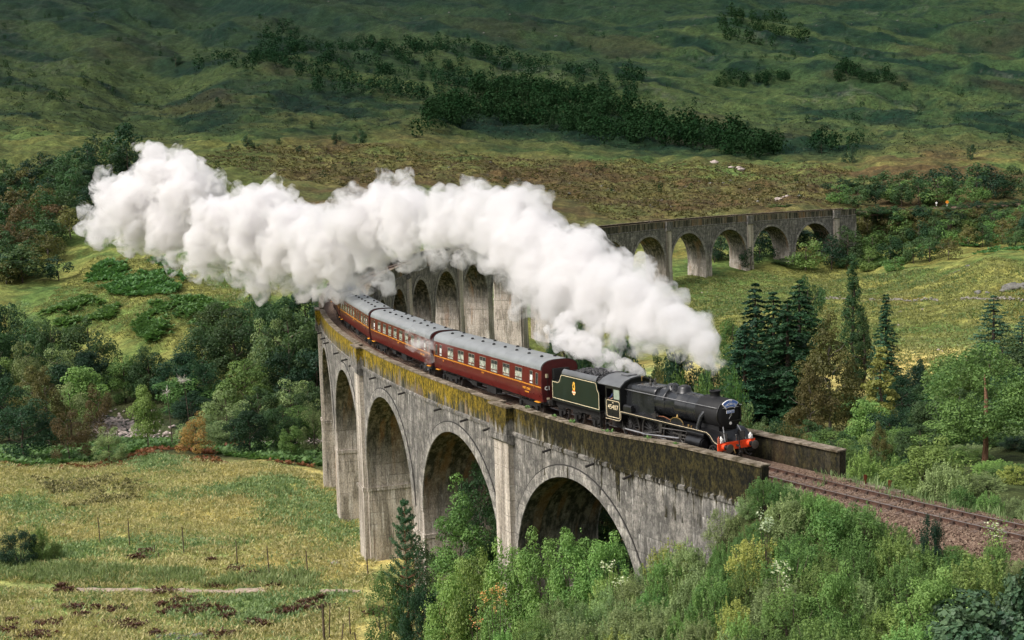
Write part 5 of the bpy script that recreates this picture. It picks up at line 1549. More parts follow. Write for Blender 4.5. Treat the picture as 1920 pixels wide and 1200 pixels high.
def crown_lobes(rng, h0, h1, w, n, rc, profile, jitter=.25, hollow=.45):
    C = []; R = []
    for k in range(n):
        u = rng.random(); z = h0 + (h1 - h0) * u
        pr = profile(u) * w * .5
        a = rng.uniform(0, 2 * math.pi); q = pr * (hollow + (1 - hollow) * rng.random() ** .5)
        r = rc * rng.uniform(.6, 1.35) * (.55 + .45 * profile(u))
        C.append((q * math.cos(a) * (1 + rng.normal() * jitter * .3), q * math.sin(a), z + rng.normal() * jitter * .3)); R.append(r)
    return np.array(C), np.array(R)

def limbs(mb, rng, h, r0, nb, h0, spread, up=.6, lean=0.0, sub=True):
    ks = 7
    pts = [(lean * h * (k / ks) ** 2 + rng.normal() * .01 * h, rng.normal() * .012 * h, h * k / ks - (.4 if k == 0 else 0)) for k in range(ks + 1)]
    mb.tube(pts, [r0 * (1 - .85 * k / ks) + .003 for k in range(ks + 1)], 7)
    for b in range(nb):
        u = h0 + (1 - h0) * (b + rng.random()) / nb * .9
        z = h * u; a = b * 2.4 + rng.random()
        L = spread * (1 - .6 * abs(u - .5)) * rng.uniform(.7, 1.1)
        x0, y0 = lean * h * u ** 2, 0
        q = [(x0 + L * t * math.cos(a), y0 + L * t * math.sin(a), z + L * up * t ** 1.2 + rng.normal() * .03 * L) for t in (0, .35, .7, 1.0)]
        rr = r0 * (1 - .8 * u) * .42 + .003
        mb.tube(q, [rr, rr * .7, rr * .45, rr * .18], 5)

def round_profile(u): return max(.12, math.sin(math.pi * min(1, (u * .86 + .12))) ** .7)
def oval_profile(u): return max(.1, (math.sin(math.pi * min(1, u * .85 + .13))) ** .9) if u < .9 else .25
def dome_profile(u): return math.sqrt(max(.02, 1 - (u * .93) ** 2.4))
def spire_profile(u): return max(.08, (1 - u) ** .7 * (0.35 + .65 * min(1, u * 5)))

def make_plant(name, crown_name, trunk_name, V, tint, lmat, wood, bmat, label="", cat="tree", group=None):
    r = empty(name)
    o = link(crown_name, leaf_mesh(crown_name, V, lmat, tint), r)
    if wood is not None:
        wood.build(trunk_name, bmat, r, 60, fix=False)
    r["category"] = cat
    return r

def broadleaf(seed, lmat, bmat=None, h=1.0, w=.8, n=3500, leaf=.035, lobes=46, rc=.14, base=.22, prof=round_profile, name="broadleaf_tree", cat="tree", aspect=.65, trunk=.019, crown="crown", stem="trunk", lean=0.0, flat=.75):
    """unit-height tree; scaled when it is set out"""
    rng = np.random.default_rng(seed)
    C, R = crown_lobes(rng, base + rc * .6, 1 - rc * .55, w - rc, lobes, rc, prof)
    V, t = clump_crown(rng, C, R, n, leaf, aspect, flat=flat, up=.65)
    mb = MB(); limbs(mb, rng, .86, trunk, 9, .3, w * .42, .55, lean)
    return make_plant(name, crown, stem, V, t, lmat, mb, bmat or BARK, cat=cat)

def spruce(seed, lmat, n_w=26, w=.36, n=5200, leaf=.03, base=.04, droop=.35, name="spruce_tree", dense=1.0):
    rng = np.random.default_rng(seed)
    P = []; O = []; T = []
    mb = MB(); mb.tube([(0, 0, -.04), (0, 0, .5), (0, 0, .98)], [.022, .012, .002], 7)
    for k in range(n_w):
        u = base + (1 - base) * (k + .3) / n_w
        L = w * .5 * (1 - u) ** .8 * rng.uniform(.8, 1.2) + .012
        nb = 9 if u < .8 else 6
        for b in range(nb):
            a = rng.uniform(0, 6.28); Lb = L * rng.uniform(.75, 1.2)
            m = max(3, int(n / (n_w * nb) * (1.5 * (1 - u) + .3)))
            t = rng.uniform(.12, 1, m) ** .7
            side = rng.normal(size=m) * .16 * Lb * (1 - t * .5)
            x = Lb * t * math.cos(a) - side * math.sin(a); y = Lb * t * math.sin(a) + side * math.cos(a)
            z = u + .02 - droop * Lb * t ** 1.1 + .10 * Lb * t ** 4 - np.abs(side) * .35 + rng.normal(size=m) * .004
            P.append(np.stack([x, y, z], 1)); O.append(np.tile([math.cos(a) * .4, math.sin(a) * .4, .6], (m, 1))); T.append(np.clip(rng.random() * .5 + t * .45 + rng.normal(size=m) * .1, 0, 1))
        if k % 2 == 0 and u < .8:
            a = rng.uniform(0, 6.28); mb.tube([(0, 0, u), (L * .8 * math.cos(a), L * .8 * math.sin(a), u - droop * L * .7)], [.005, .001], 4)
    P = np.concatenate(P); O = np.concatenate(O); T = np.concatenate(T)
    V = leaves(P, O, leaf, rng, .5, .45, .1)
    return make_plant(name, "crown", "trunk", V, T, lmat, mb, BARK, cat="tree")

def young_pine(seed):
    rng = np.random.default_rng(seed)
    P = []; O = []; T = []; mb = MB(); mb.tube([(0, 0, -.05), (.006, 0, .5), (0, 0, .99)], [.014, .009, .003], 7)
    for k in range(15):
        u = .10 + .88 * (k / 14) ** .95
        L = .27 * (1 - u) ** .62 + .018
        nb = 6
        for b in range(nb):
            a = b * 6.28 / nb + k * 1.1 + rng.normal() * .2; Lb = L * rng.uniform(.8, 1.15)
            q = [(Lb * t * math.cos(a), Lb * t * math.sin(a), u + Lb * (.10 * t + .38 * t ** 2)) for t in (0, .4, .75, 1.0)]
            mb.tube(q, [.0045, .0035, .0025, .001], 4)
            tw = [(1.0, 0, Lb)] + [(t0, sd, Lb * .34) for t0 in (.45, .65, .82) for sd in (-1, 1)]
            for t0, sd, l2 in tw:
                m = 26 if sd == 0 else 18
                tt = rng.uniform(.35 if sd == 0 else 0, 1, m)
                if sd == 0: x, y, z = Lb * tt * math.cos(a), Lb * tt * math.sin(a), u + Lb * (.10 * tt + .38 * tt ** 2)
                else:
                    aa = a + sd * .8
                    x = Lb * t0 * math.cos(a) + l2 * tt * math.cos(aa); y = Lb * t0 * math.sin(a) + l2 * tt * math.sin(aa); z = u + Lb * (.10 * t0 + .38 * t0 ** 2) + l2 * tt * .45
                p = np.stack([x, y, z], 1) + rng.normal(size=(m, 3)) * .006
                P.append(p); O.append(rng.normal(size=(m, 3))); T.append(np.clip(.3 + .5 * rng.random() + rng.normal(size=m) * .15, 0, 1))
    P = np.concatenate(P); O = np.concatenate(O); T = np.concatenate(T)
    V = leaves(P, O, .022, rng, .28, .3, .5)
    return make_plant("young_pine", "crown", "trunk", V, T, L_PINE, mb, BARKR, cat="tree")

def shrub(seed, lmat, w=1.0, n=9000, leaf=.03, lobes=60, rc=.13, spiky=0.0, aspect=.5, name="shrub", cat="shrub"):
    """unit-height bush, leafy to the ground; spiky adds upright leafy shoots above the mass"""
    rng = np.random.default_rng(seed)
    n1 = int(n * (1 - .45 * spiky))
    top = 1 - .28 * spiky
    C, R = crown_lobes(rng, .05, top - rc * .5, w - rc, lobes, rc, dome_profile, hollow=.35)
    V, t = clump_crown(rng, C, R, n1, leaf, aspect, bend=.6, flat=.9, shell=.5, up=.95)
    if spiky:
        ns = 46; m = (n - n1) // ns; Vs = []; ts = []
        for k in range(ns):
            a = rng.uniform(0, 6.28); q = w * .46 * math.sqrt(rng.random()); zb = top * dome_profile(min(1, q / (w * .5))) * .75
            hh = rng.uniform(.18, .42) * (1.1 - q / w)
            tt = rng.random(m) ** .8
            wid = .035 * (1 - tt) + .012
            d = nrm(np.stack([rng.normal(size=m), rng.normal(size=m), np.full(m, .5)], 1))
            P = np.stack([q * math.cos(a) * (1 + .12 * tt) + d[:, 0] * wid, q * math.sin(a) * (1 + .12 * tt) + d[:, 1] * wid, zb + hh * tt], 1)
            Vs.append(leaves(P, d, leaf * .95, rng, aspect, .5, .5)); ts.append(np.clip(rng.random() * .5 + .45 + rng.normal(size=m) * .15, 0, 1))
        V = np.concatenate([V] + Vs); t = np.concatenate([t] + ts)
    mb = MB()
    for k in range(7):
        a = k * .9 + rng.random(); q = w * .33 * rng.random() ** .5 + .03; h = rng.uniform(.45, .8)
        mb.tube([(.02 * math.cos(a), .02 * math.sin(a), -.05), (q * .5 * math.cos(a), q * .5 * math.sin(a), h * .5), (q * math.cos(a), q * math.sin(a), h)], [.012, .008, .003], 4)
    return make_plant(name, "foliage", "stems", V, t, lmat, mb, BARK, cat=cat)

class Kind:
    """one prototype; the first placing uses it, later ones copy it with its parts"""
    def __init__(s, proto): s.p = proto; s.used = False
    def put(s, loc, sx, sz, rz, label, group=None, cat=None, sy=None):
        if not s.used: o = s.p; s.used = True
        else:
            o = s.p.copy(); COL.objects.link(o)
            for ch in s.p.children:
                c = ch.copy(); COL.objects.link(c); c.parent = o
        o.location = loc; o.scale = (sx, sy or sx, sz); o.rotation_euler = (0, 0, rz)
        o["label"] = label
        if group: o["group"] = group
        elif "group" in o: del o["group"]
        if cat: o["category"] = cat
        return o

RV = random.Random(77)
def ground_at(px, D):
    p = CAM + (_f0 + _r0 * ((px - 960) / FPX)) * D
    # small correction so that the depth along the lens axis matches
    return np.array([p[0], p[1], ground(p[0], p[1])])

def plant_px(kind, px, ytop, D, wpx, label, group=None, cat=None, hmax=None, sink=.1):
    """set a plant at the place of the land at bearing px and distance D; its height comes from where its tip shows"""
    base = ground_at(px, D)
    x0, y0, w0 = to_px(base)
    base = ground_at(px + (px - x0), D)
    top = at(px, ytop, w0)
    h = max(top[2] - base[2], 1.0)
    if hmax: h = min(h, hmax)
    wm = wpx / FPX * w0
    o = kind.put((base[0], base[1], base[2] - sink), wm, h + sink, RV.uniform(0, 6.28), label, group, cat)
    return o
# ------------------------------------------------------------------ prototypes (unit height; width 1 once scaled)
def wnorm(p, w):
    """make the prototype one unit wide"""
    for ch in p.children:
        ch.data.transform(Matrix.Diagonal((1 / w, 1 / w, 1, 1)))
    return p
K = {}
def mk(key, proto, w): K[key] = Kind(wnorm(proto, w))
# mid distance (120-260 m)
mk('oak', broadleaf(1, L_OAK, w=1.0, n=9880, leaf=.030, lobes=60, rc=.13, base=.12), 1.0)
mk('oak2', broadleaf(2, L_OAK, w=1.0, n=7980, leaf=.033, lobes=44, rc=.15, base=.10), 1.0)
mk('alder', broadleaf(3, L_DARK, w=.9, n=7980, leaf=.031, lobes=50, rc=.13, base=.08, prof=oval_profile), .9)
mk('alder2', broadleaf(4, L_DARK, w=1.0, n=7980, leaf=.031, lobes=40, rc=.16, base=.06), 1.0)
mk('rowan', broadleaf(5, L_MID, w=.9, n=7980, leaf=.031, lobes=44, rc=.14, base=.08), .9)
mk('rowan2', broadleaf(6, L_BRIGHT, w=.8, n=7220, leaf=.033, lobes=36, rc=.14, base=.08, prof=oval_profile), .8)
mk('willow', broadleaf(7, L_GREY, w=1.0, n=8740, leaf=.027, lobes=50, rc=.13, base=.03, prof=dome_profile), 1.0)
mk('olive', broadleaf(8, L_OLIVE, BARKP, w=.75, n=8740, leaf=.025, lobes=60, rc=.10, base=.05, prof=oval_profile), .75)
mk('brown', broadleaf(9, L_BROWN, w=1.0, n=6840, leaf=.027, lobes=40, rc=.13, base=.03, prof=dome_profile), 1.0)
mk('gold', broadleaf(10, L_GOLD, w=1.0, n=4940, leaf=.030, lobes=30, rc=.15, base=.03, prof=dome_profile), 1.0)
mk('yel', broadleaf(11, L_YEL, w=.5, n=9000, leaf=.022, lobes=90, rc=.06, base=.03, prof=spire_profile, flat=.5), .5)
mk('birch', broadleaf(12, L_MID, BARKP, w=.5, n=11000, leaf=.019, lobes=90, rc=.075, base=.10, prof=oval_profile, trunk=.012), .5)
mk('birchg', broadleaf(13, L_OAK, BARKP, w=.6, n=15000, leaf=.019, lobes=110, rc=.085, base=.04, prof=oval_profile, trunk=.012), .6)
mk('poplar', broadleaf(14, L_OAK, w=.3, n=12000, leaf=.013, lobes=170, rc=.034, base=.03, prof=spire_profile, flat=1.3), .3)
mk('spruce', spruce(20, L_SPRUCE, 28, .42, 11000, .023), .42)
mk('spruce2', spruce(21, L_SPRUCE, 24, .46, 10000, .025, droop=.5), .46)
mk('spruce3', spruce(22, L_SPRUCE, 34, .30, 9000, .020), .30)
mk('bluespruce', spruce(23, L_PINE, 24, .42, 7000, .021, droop=.1), .42)
mk('pine', young_pine(24), .5)
# near (35-110 m)
mk('s_will', shrub(30, L_GREY, 1.1, 12000, .034, 70, .12, .6), 1.1)
mk('s_will2', shrub(31, L_GREY, 1.0, 12000, .030, 60, .12, .3), 1.0)
mk('s_mid', shrub(32, L_MID, 1.1, 11000, .036, 60, .13, .25), 1.1)
mk('s_mid2', shrub(33, L_MID, 1.0, 12000, .030, 80, .10, .7), 1.0)
mk('s_brt', shrub(34, L_BRIGHT, 1.0, 11000, .036, 60, .12, .5), 1.0)
mk('s_brt2', shrub(35, L_BRIGHT, 1.2, 11000, .040, 50, .15, .1), 1.2)
mk('s_yel', shrub(36, L_YEL, .9, 9000, .032, 50, .11, .6), .9)
mk('s_dark', shrub(37, L_DARK, 1.1, 11000, .036, 60, .13, .2), 1.1)
mk('s_oliv', shrub(38, L_OLIVE, 1.0, 10000, .030, 60, .11, .4), 1.0)
mk('s_syc', shrub(39, L_SYC, 1.1, 5200, .075, 40, .16, .0, aspect=.9), 1.1)
mk('s_syc2', shrub(40, L_SYC, 1.0, 5200, .070, 34, .17, .0, aspect=.9), 1.0)
mk('s_spire', shrub(41, L_MID, .7, 9000, .026, 60, .09, 1.0), .7)
# far (over 330 m)
mk('f_oak', broadleaf(50, L_OAK, w=1.0, n=1760, leaf=.058, lobes=26, rc=.17, base=.05), 1.0)
mk('f_oak2', broadleaf(51, L_OAK, w=1.0, n=1600, leaf=.062, lobes=18, rc=.2, base=.04), 1.0)
mk('f_dark', broadleaf(52, L_DARK, w=1.0, n=1600, leaf=.061, lobes=22, rc=.18, base=.03), 1.0)
mk('f_dark2', broadleaf(53, L_DARK, w=1.0, n=1600, leaf=.061, lobes=16, rc=.2, base=.03, prof=oval_profile), 1.0)
mk('f_mid', broadleaf(54, L_MID, w=1.0, n=1600, leaf=.062, lobes=20, rc=.18, base=.03), 1.0)
mk('f_olive', broadleaf(55, L_OLIVE, BARKP, w=1.0, n=1440, leaf=.058, lobes=20, rc=.17, base=.04), 1.0)
mk('f_brown', broadleaf(56, L_BROWN, w=1.0, n=1280, leaf=.058, lobes=18, rc=.17, base=.04), 1.0)
mk('f_tree', spruce(57, L_SPRUCE, 12, .5, 700, .07), .5)

def T(k, *a, **kw): return plant_px(K[k], *a, **kw)
def Tb(k, px, yb, yt, w, label, group=None):
    """base at the place of the land seen at (px, yb)"""
    p = drop(px, yb); x, y, wd = to_px(p)
    top = at(px, yt, wd)
    return K[k].put((p[0], p[1], p[2] - .2), w / FPX * wd, max(top[2] - p[2], .6) + .2, RV.uniform(0, 6.28), label, group)
DESC = {'oak': 'mid-green broad tree', 'oak2': 'mid-green low-crowned tree', 'alder': 'dark green oval tree', 'alder2': 'dark green rounded tree', 'rowan': 'fresh green tree', 'rowan2': 'bright green tree', 'willow': 'grey-green willow',
        'olive': 'olive-brown birch', 'f_oak': 'mid-green tree', 'f_oak2': 'mid-green low tree', 'f_dark': 'dark green tree', 'f_dark2': 'dark oval tree', 'f_mid': 'fresh green tree', 'f_olive': 'olive tree', 'f_brown': 'brownish tree',
        's_oliv': 'olive bush', 's_mid': 'green bush', 's_brt2': 'bright bush', 's_dark': 'dark bush', 's_will': 'grey-green bush', 's_brt': 'bright upright bush', 's_will2': 'rounded grey-green bush'}
def row(kinds, D, x0, x1, step, ytop, wid, label, group, jx=.3, jy=12, jd=6):
    place = label; x = x0
    while x <= x1:
        px = x + RV.uniform(-jx, jx) * step
        yt = ytop(px) if callable(ytop) else ytop
        k = RV.choice(kinds); T(k, px, yt + RV.uniform(-jy * .3, jy), D + RV.uniform(-jd, jd), wid * RV.uniform(.8, 1.3), DESC[k] + ' ' + place, group)
        x += step

def lin(*pts):
    xs = [p[0] for p in pts]; ys = [p[1] for p in pts]
    return lambda x: float(np.interp(x, xs, ys))

# ---- river valley on the left
GV = "trees along the river below the meadow"
LV = "leafy green tree in the dense belt along the stony river"
row(['oak', 'alder', 'rowan', 'willow', 'alder2'], 268, -60, 70, 62, 565, 95, 'at the far left border, below the bracken mounds', GV)
row(['oak', 'alder', 'rowan2', 'willow', 'rowan'], 250, -70, 170, 60, lin((0, 600), (170, 590)), 95, 'in the rear left of the river woodland', GV)
row(['oak', 'alder', 'oak2'], 262, 425, 640, 52, lin((425, 565), (500, 540), (600, 545)), 95, 'on the rear slope just left of the train', GV, jy=8)
row(['oak', 'oak2', 'willow'], 244, 400, 640, 60, lin((400, 600), (500, 585), (600, 590)), 100, 'in the second rank left of the train', GV)
row(['willow', 'oak', 'rowan', 'alder'], 238, -60, 400, 58, lin((0, 640), (200, 650), (290, 665), (400, 640)), 88, 'in the middle rank of the river woodland', GV)
row(['alder2', 'oak', 'rowan'], 228, 340, 640, 60, lin((340, 690), (450, 660), (600, 640)), 100, 'behind the river, left of the tall arches', GV)
row(['alder', 'willow', 'rowan', 'rowan2', 'olive'], 222, -60, 175, 58, 680, 88, 'on the left bank above the stony river', GV)
row(['alder', 'willow', 'oak', 'alder2'], 212, 370, 640, 56, lin((370, 735), (600, 705)), 92, 'beside the river, right of the dead branches', GV)
row(['willow', 'rowan', 'alder2'], 206, -60, 165, 60, 715, 90, 'at far left behind the bracken bank', GV)
row(['oak', 'alder2', 'willow', 'rowan'], 196, 400, 640, 58, lin((400, 770), (600, 745)), 92, 'behind the bracken, between golden bush and viaduct', GV)
T('oak', 548, 572, 236, 150, "broad oak with pale sunlit leaves directly left of the tallest arches")
T('alder2', 45, 755, 183, 130, "very dark rounded bush at the left end of the bracken bank")
T('brown', 130, 772, 181, 85, "brown-tinged rounded bush right of the very dark bush on the bracken bank")
T('brown', 190, 725, 196, 70, "tall browning bush beside the stony river bed, left of the gap")
T('olive', 92, 695, 200, 80, "olive pointed birch above the brown bush in the left river belt")
T('rowan2', 278, 718, 188, 62, "slender young tree with bare trunk standing before the stony river bed")
T('gold', 368, 778, 183, 72, "low golden-yellow bush at the meadow edge beside the river")
T('rowan', 547, 792, 182, 52, "small light green bush at the meadow edge left of the piers")
T('willow', 205, 800, 179, 70, "low grey-green bush in front of the river gap")
T('alder', 470, 765, 186, 90, "dark green alder bush behind the bracken, between golden bush and piers")
T('willow', 590, 748, 190, 60, "grey-green willow touching the left edge of the viaduct")
T('oak2', 283, 645, 240, 75, "olive-brown crown above the dead white branches over the river")

# ---- bracken mounds and trees further left
GL = "woodland on the slope at far left"
LL = "round-crowned tree of the woodland on the far left slope"
row(['f_oak', 'f_dark', 'f_dark2'], 360, -80, 60, 55, lin((0, 455), (60, 470)), 105, 'in the front rank of the far left woodland', GL)
row(['f_oak', 'f_dark', 'f_brown', 'f_olive'], 385, -80, 125, 45, 415, 80, 'in the second rank of the far left woodland', GL)
row(['f_oak', 'f_oak2', 'f_dark', 'f_brown'], 410, -80, 150, 42, 375, 72, 'in the third rank of the far left woodland', GL)
row(['f_oak', 'f_dark', 'f_dark2', 'f_olive'], 440, -80, 170, 40, 340, 66, 'halfway up the far left woodland', GL)
row(['f_oak', 'f_dark', 'f_dark2'], 470, 20, 215, 38, lin((20, 320), (215, 300)), 62, 'high in the far left woodland beside the steam', GL)
row(['f_dark', 'f_oak'], 505, 70, 260, 36, lin((70, 290), (150, 272), (260, 265)), 56, 'on the skyline edge of the far left woodland', GL)
for yb, x1 in ((535, 35), (515, 70), (492, 100), (470, 125), (448, 140), (424, 155), (400, 165), (376, 175), (352, 185)):
    x = -70
    while x < x1:
        Tb(RV.choice(['f_oak', 'f_oak2', 'f_dark', 'f_oak', 'f_olive']), x + RV.uniform(-6, 6), yb + RV.uniform(-7, 7), yb - 50 * RV.uniform(.8, 1.3), 58 * RV.uniform(.8, 1.3),
           RV.choice(['broad tree ', 'rounded tree ', 'bushy tree ']) + ('low' if yb > 480 else 'midway up' if yb > 410 else 'high') + ' in the far left woodland, ' + ('at the left border' if x < 40 else 'nearer the steam'), GL)
        x += 40
T('f_dark2', 228, 224, 520, 82, "large very dark round tree topping the far left woodland")
T('f_dark', 182, 250, 515, 46, "dark tree leaning against the large round tree on far left ridge")
T('f_oak', 42, 462, 350, 100, "big pale green round tree at the foot of the far left woodland")
T('f_dark', 110, 478, 352, 60, "dark tree right of the big pale round tree on far left slope")

# ---- behind the train, right of the steam
GB = "shrubs beyond the far parapet behind the engine"
row(['s_oliv', 's_mid', 's_brt2', 's_dark'], 118, 1090, 1420, 48, lin((1090, 655), (1200, 665), (1300, 690), (1420, 700)), 80, "behind the far parapet, directly beneath the steam", GB)
row(['s_oliv', 's_mid', 's_will'], 103, 1130, 1400, 45, lin((1130, 690), (1250, 705), (1330, 735), (1400, 750)), 75, "close behind the far parapet beside the boiler", GB)
row(['oak', 'alder', 'rowan'], 150, 1075, 1340, 52, lin((940, 600), (1100, 600), (1250, 640), (1340, 660)), 85, "in the valley behind the train, half hidden by steam", "valley trees behind the train")
row(['alder', 'oak'], 215, 1060, 1130, 40, 575, 60, "deep in the valley between steam and tall piers", "valley trees behind the train")
# the conifer group
T('rowan', 1376, 582, 196, 75, "round broadleaf tree at the left edge of the dark spruces")
T('spruce2', 1418, 528, 190, 141, "tall dark spruce, leftmost of the spruce group")
T('spruce', 1452, 545, 186, 148, "dark spruce in the middle of the spruce group")
T('spruce2', 1500, 522, 192, 162, "tallest dark spruce, at the right of the spruce group")
T('spruce2', 1478, 560, 180, 162, "dark spruce in front of the spruce group, branches down to the bushes")
T('spruce', 1398, 610, 178, 121, "lower dark spruce at the left foot of the spruce group")
T('oak', 1515, 512, 218, 72, "grey-green domed birch behind the spruce group")
T('olive', 1556, 600, 160, 130, "large golden-olive birch in front of the dark spruces")
T('olive', 1520, 690, 150, 95, "lower golden-olive birch crown left of the large one")
T('poplar', 1600, 490, 205, 68, "tall narrow grey-green poplar rising above the field")
T('poplar', 1620, 590, 200, 60, "shorter poplar shoot beside the tall narrow poplar")
T('spruce3', 1661, 550, 186, 78, "slim dark conical conifer right of the poplar")
T('bluespruce', 1652, 622, 168, 50, "small bluish spruce in front of the slim dark conifer")
T('yel', 1650, 645, 148, 95, "pale yellow-green young tree in front of the slim dark conifer")
T('rowan2', 1630, 742, 140, 90, "bright green young tree below the pale yellow-green one")
T('alder', 1722, 680, 170, 70, "dark rounded tree between slim conifer and big right-hand trees")
T('spruce', 1726, 672, 186, 45, "small dark spruce tip at the field edge")
T('rowan', 1782, 665, 150, 95, "leafy tree at the left of the big right-hand tree group")
T('bluespruce', 1862, 552, 185, 125, "feathery larch at the field edge near the right border")
T('bluespruce', 1915, 590, 178, 90, "feathery larch cut by the right border")
T('rowan', 1855, 655, 132, 170, "large spreading sycamore filling the right border above the track")
T('alder', 1920, 690, 126, 140, "dark tree behind the bare trunk at the right border")
T('oak', 1800, 725, 124, 130, "mid-green tree between the round track-side bush and the right-hand trees")
T('alder', 1740, 745, 138, 95, "dark green tree behind the round track-side bush")
T('oak', 1700, 770, 145, 80, "mid-green tree behind the rusty posts")
T('willow', 1440, 790, 96, 110, "pale willow bush beside the locomotive's front")
T('s_oliv', 1512, 808, 92, 80, "olive-brown bush over the far parapet's middle")
T('s_oliv', 1480, 780, 102, 80, "taller olive bush between the pale willow and the spruces")
T('willow', 1395, 755, 100, 80, "pale green bush just behind the smokebox")
T('s_mid', 1585, 835, 96, 70, "green bush behind the far parapet's end")
T('s_brt', 1620, 835, 86, 75, "bright pale bush standing just beyond the far parapet's end")
T('olive', 1648, 795, 104, 46, "small dark olive sapling behind the parapet end")
T('s_mid', 1690, 800, 112, 110, "green bush mass behind the round track-side bush")
T('s_brt2', 1742, 832, 80, 170, "big round fresh-green bush beside the track")
T('s_will', 1770, 860, 76, 110, "grey-green lower half of the track-side bush group")
T('s_brt', 1868, 880, 88, 90, "light green bush below the bare trunk")
T('s_yel', 1905, 868, 84, 70, "yellow-green bush at the right border above the track")
row(['s_mid', 's_will', 's_brt', 's_will2'], 71, 1800, 2000, 44, lin((1800, 915), (1920, 925), (2000, 940)), 75, "on the far side of the track near the right border", "low bushes beyond the track")
row(['oak', 'rowan2', 'rowan'], 175, 1560, 2000, 70, lin((1560, 740), (1700, 730), (1800, 690), (2000, 640)), 100, "in the valley below the field at right", "valley trees below the field")
row(['oak', 'rowan2', 'rowan'], 128, 1520, 1700, 60, lin((1520, 800), (1700, 800)), 85, "below the golden birch, behind the far parapet", "valley trees below the field")
row(['s_mid', 's_will', 's_brt', 's_brt2'], 84, 1800, 2010, 42, lin((1800, 885), (2010, 895)), 80, "behind the first bushes beyond the track at right", "low bushes beyond the track")
row(['s_mid', 's_dark', 's_brt2'], 99, 1640, 2010, 46, lin((1640, 840), (1830, 865), (2010, 850)), 85, "around the bare-trunked tree at right", "low bushes beyond the track")
row(['oak', 'rowan', 'rowan2'], 112, 1660, 2010, 60, lin((1660, 790), (2010, 770)), 110, "in front of the valley woods at right", "valley trees below the field")
row(['oak', 'rowan', 'rowan2', 'alder2'], 162, 1690, 2010, 56, lin((1690, 715), (1760, 700), (1830, 660), (2010, 640)), 110, "at the lower edge of the field, near the right border", "valley trees below the field")
row(['oak', 'rowan', 'alder2', 'willow'], 140, 1430, 1720, 50, lin((1430, 770), (1560, 790), (1720, 760)), 95, "between the conifers and the far parapet", "valley trees below the field")
row(['rowan', 'oak', 'willow'], 118, 1540, 1700, 46, lin((1540, 815), (1700, 800)), 90, "just behind the far parapet's end", "valley trees below the field")
T('rowan', 1800, 652, 150, 165, "big fresh-green round tree at the field's lower right edge")
T('oak', 1880, 628, 154, 170, "big mid-green tree below the feathery larches at the right border")
T('rowan', 1925, 700, 120, 160, "fresh green tree at the right border above the bare trunk")
T('oak', 1760, 742, 118, 130, "mid-green tree left of the bare-trunked tree")
T('alder', 1690, 700, 172, 80, "dark tree at the field edge below the stone wall")
row(['s_mid', 's_dark', 's_will', 's_brt2'], 108, 1790, 2030, 34, lin((1790, 835), (2030, 820)), 85, 'under the big trees at the right border', 'low bushes beyond the track')
row(['s_mid', 's_brt2', 's_dark'], 122, 1790, 2030, 40, lin((1790, 800), (2030, 790)), 95, 'in the shade of the big trees at the right border', 'low bushes beyond the track')
# tall bare trunk right
_b = ground_at(1856, 96)
mb = MB(); mb.tube([(0, 0, -.3), (.1, 0, 1.2), (.05, 0, 2.6), (.2, .1, 4.4), (.1, .2, 6.2)], [.24, .19, .17, .14, .05], 10)
rt = empty("bare_trunked_tree", tuple(_b)); mb.build("trunk", BARKR, rt, 60)
rng_ = np.random.default_rng(91); C_, R_ = crown_lobes(rng_, 2.0, 8.0, 6.8, 75, .95, round_profile); V_, t_ = clump_crown(rng_, C_, R_, 12000, .20, up=.65)
link("crown", leaf_mesh("crown", V_, L_MID, t_), rt)
tag(rt, "round green tree with pale reddish bare trunk, beside the track at right", "tree")

# ---- far bank right: trees below and above the line
GE = "trees on the railway embankment beyond the viaduct"
LE = "rounded tree on the embankment slope past the viaduct's far end"
for yb, hh, st, x0 in ((412, 20, 24, 1600), (424, 34, 26, 1595), (440, 44, 30, 1600), (462, 46, 32, 1590), (488, 44, 34, 1575), (508, 34, 46, 1585)):
    x = x0
    while x < 1990:
        if not (yb > 500 and x > 1720) and not (yb > 480 and x > 1800):
            Tb(RV.choice(['f_oak', 'f_mid', 'f_dark', 'f_olive', 'f_oak2']), x + RV.uniform(-8, 8), yb + RV.uniform(-6, 6), yb - hh * RV.uniform(.75, 1.25), (52 if hh > 30 else 34) * RV.uniform(.8, 1.3), {412: 'small bush right under the far rails', 424: 'tree on the upper embankment slope past the far arches', 440: 'tree on the upper middle of the embankment past the far arches', 462: 'tree on the lower middle of the embankment past the far arches', 488: 'tree on the lower embankment slope past the far arches', 508: 'tree at the embankment foot beside the field'}[yb], GE)
        x += st
for i_, s_ in enumerate(list(np.arange(366.5, 382, 1.8)) + list(np.arange(382, 470, 3.2))):
    p = track_pt(s_, (-3.7 if s_ < 384 else -4.6) + RV.uniform(-.4, .3), 0); p = grd(p); p[2] = max(p[2], track_pt(s_)[2] - 1.6)
    K[RV.choice(['f_oak2', 'f_mid', 'f_dark'])].put((p[0], p[1], p[2] - .2), RV.uniform(3.4, 5), RV.uniform(1.9, 3.1), RV.uniform(0, 6), "low bush at the very edge of the far railway, past the viaduct", "bushes lining the far railway")
GA = "trees above the railway on the hill foot"
row(['f_dark', 'f_oak', 'f_dark2', 'f_mid'], 488, 1568, 2000, 36, lin((1568, 345), (1650, 335), (1750, 325), (2000, 320)), 62, "directly above the railway at the hill's foot", GA)
row(['f_dark', 'f_oak'], 512, 1580, 2000, 40, lin((1580, 335), (1700, 318), (1830, 308), (2000, 310)), 64, "behind the trees above the railway", GA)
T('f_mid', 1792, 352, 476, 30, "small bright round bush above the railway")
T('f_oak', 1690, 345, 480, 50, "olive round tree above the railway, left of the small bright bush")
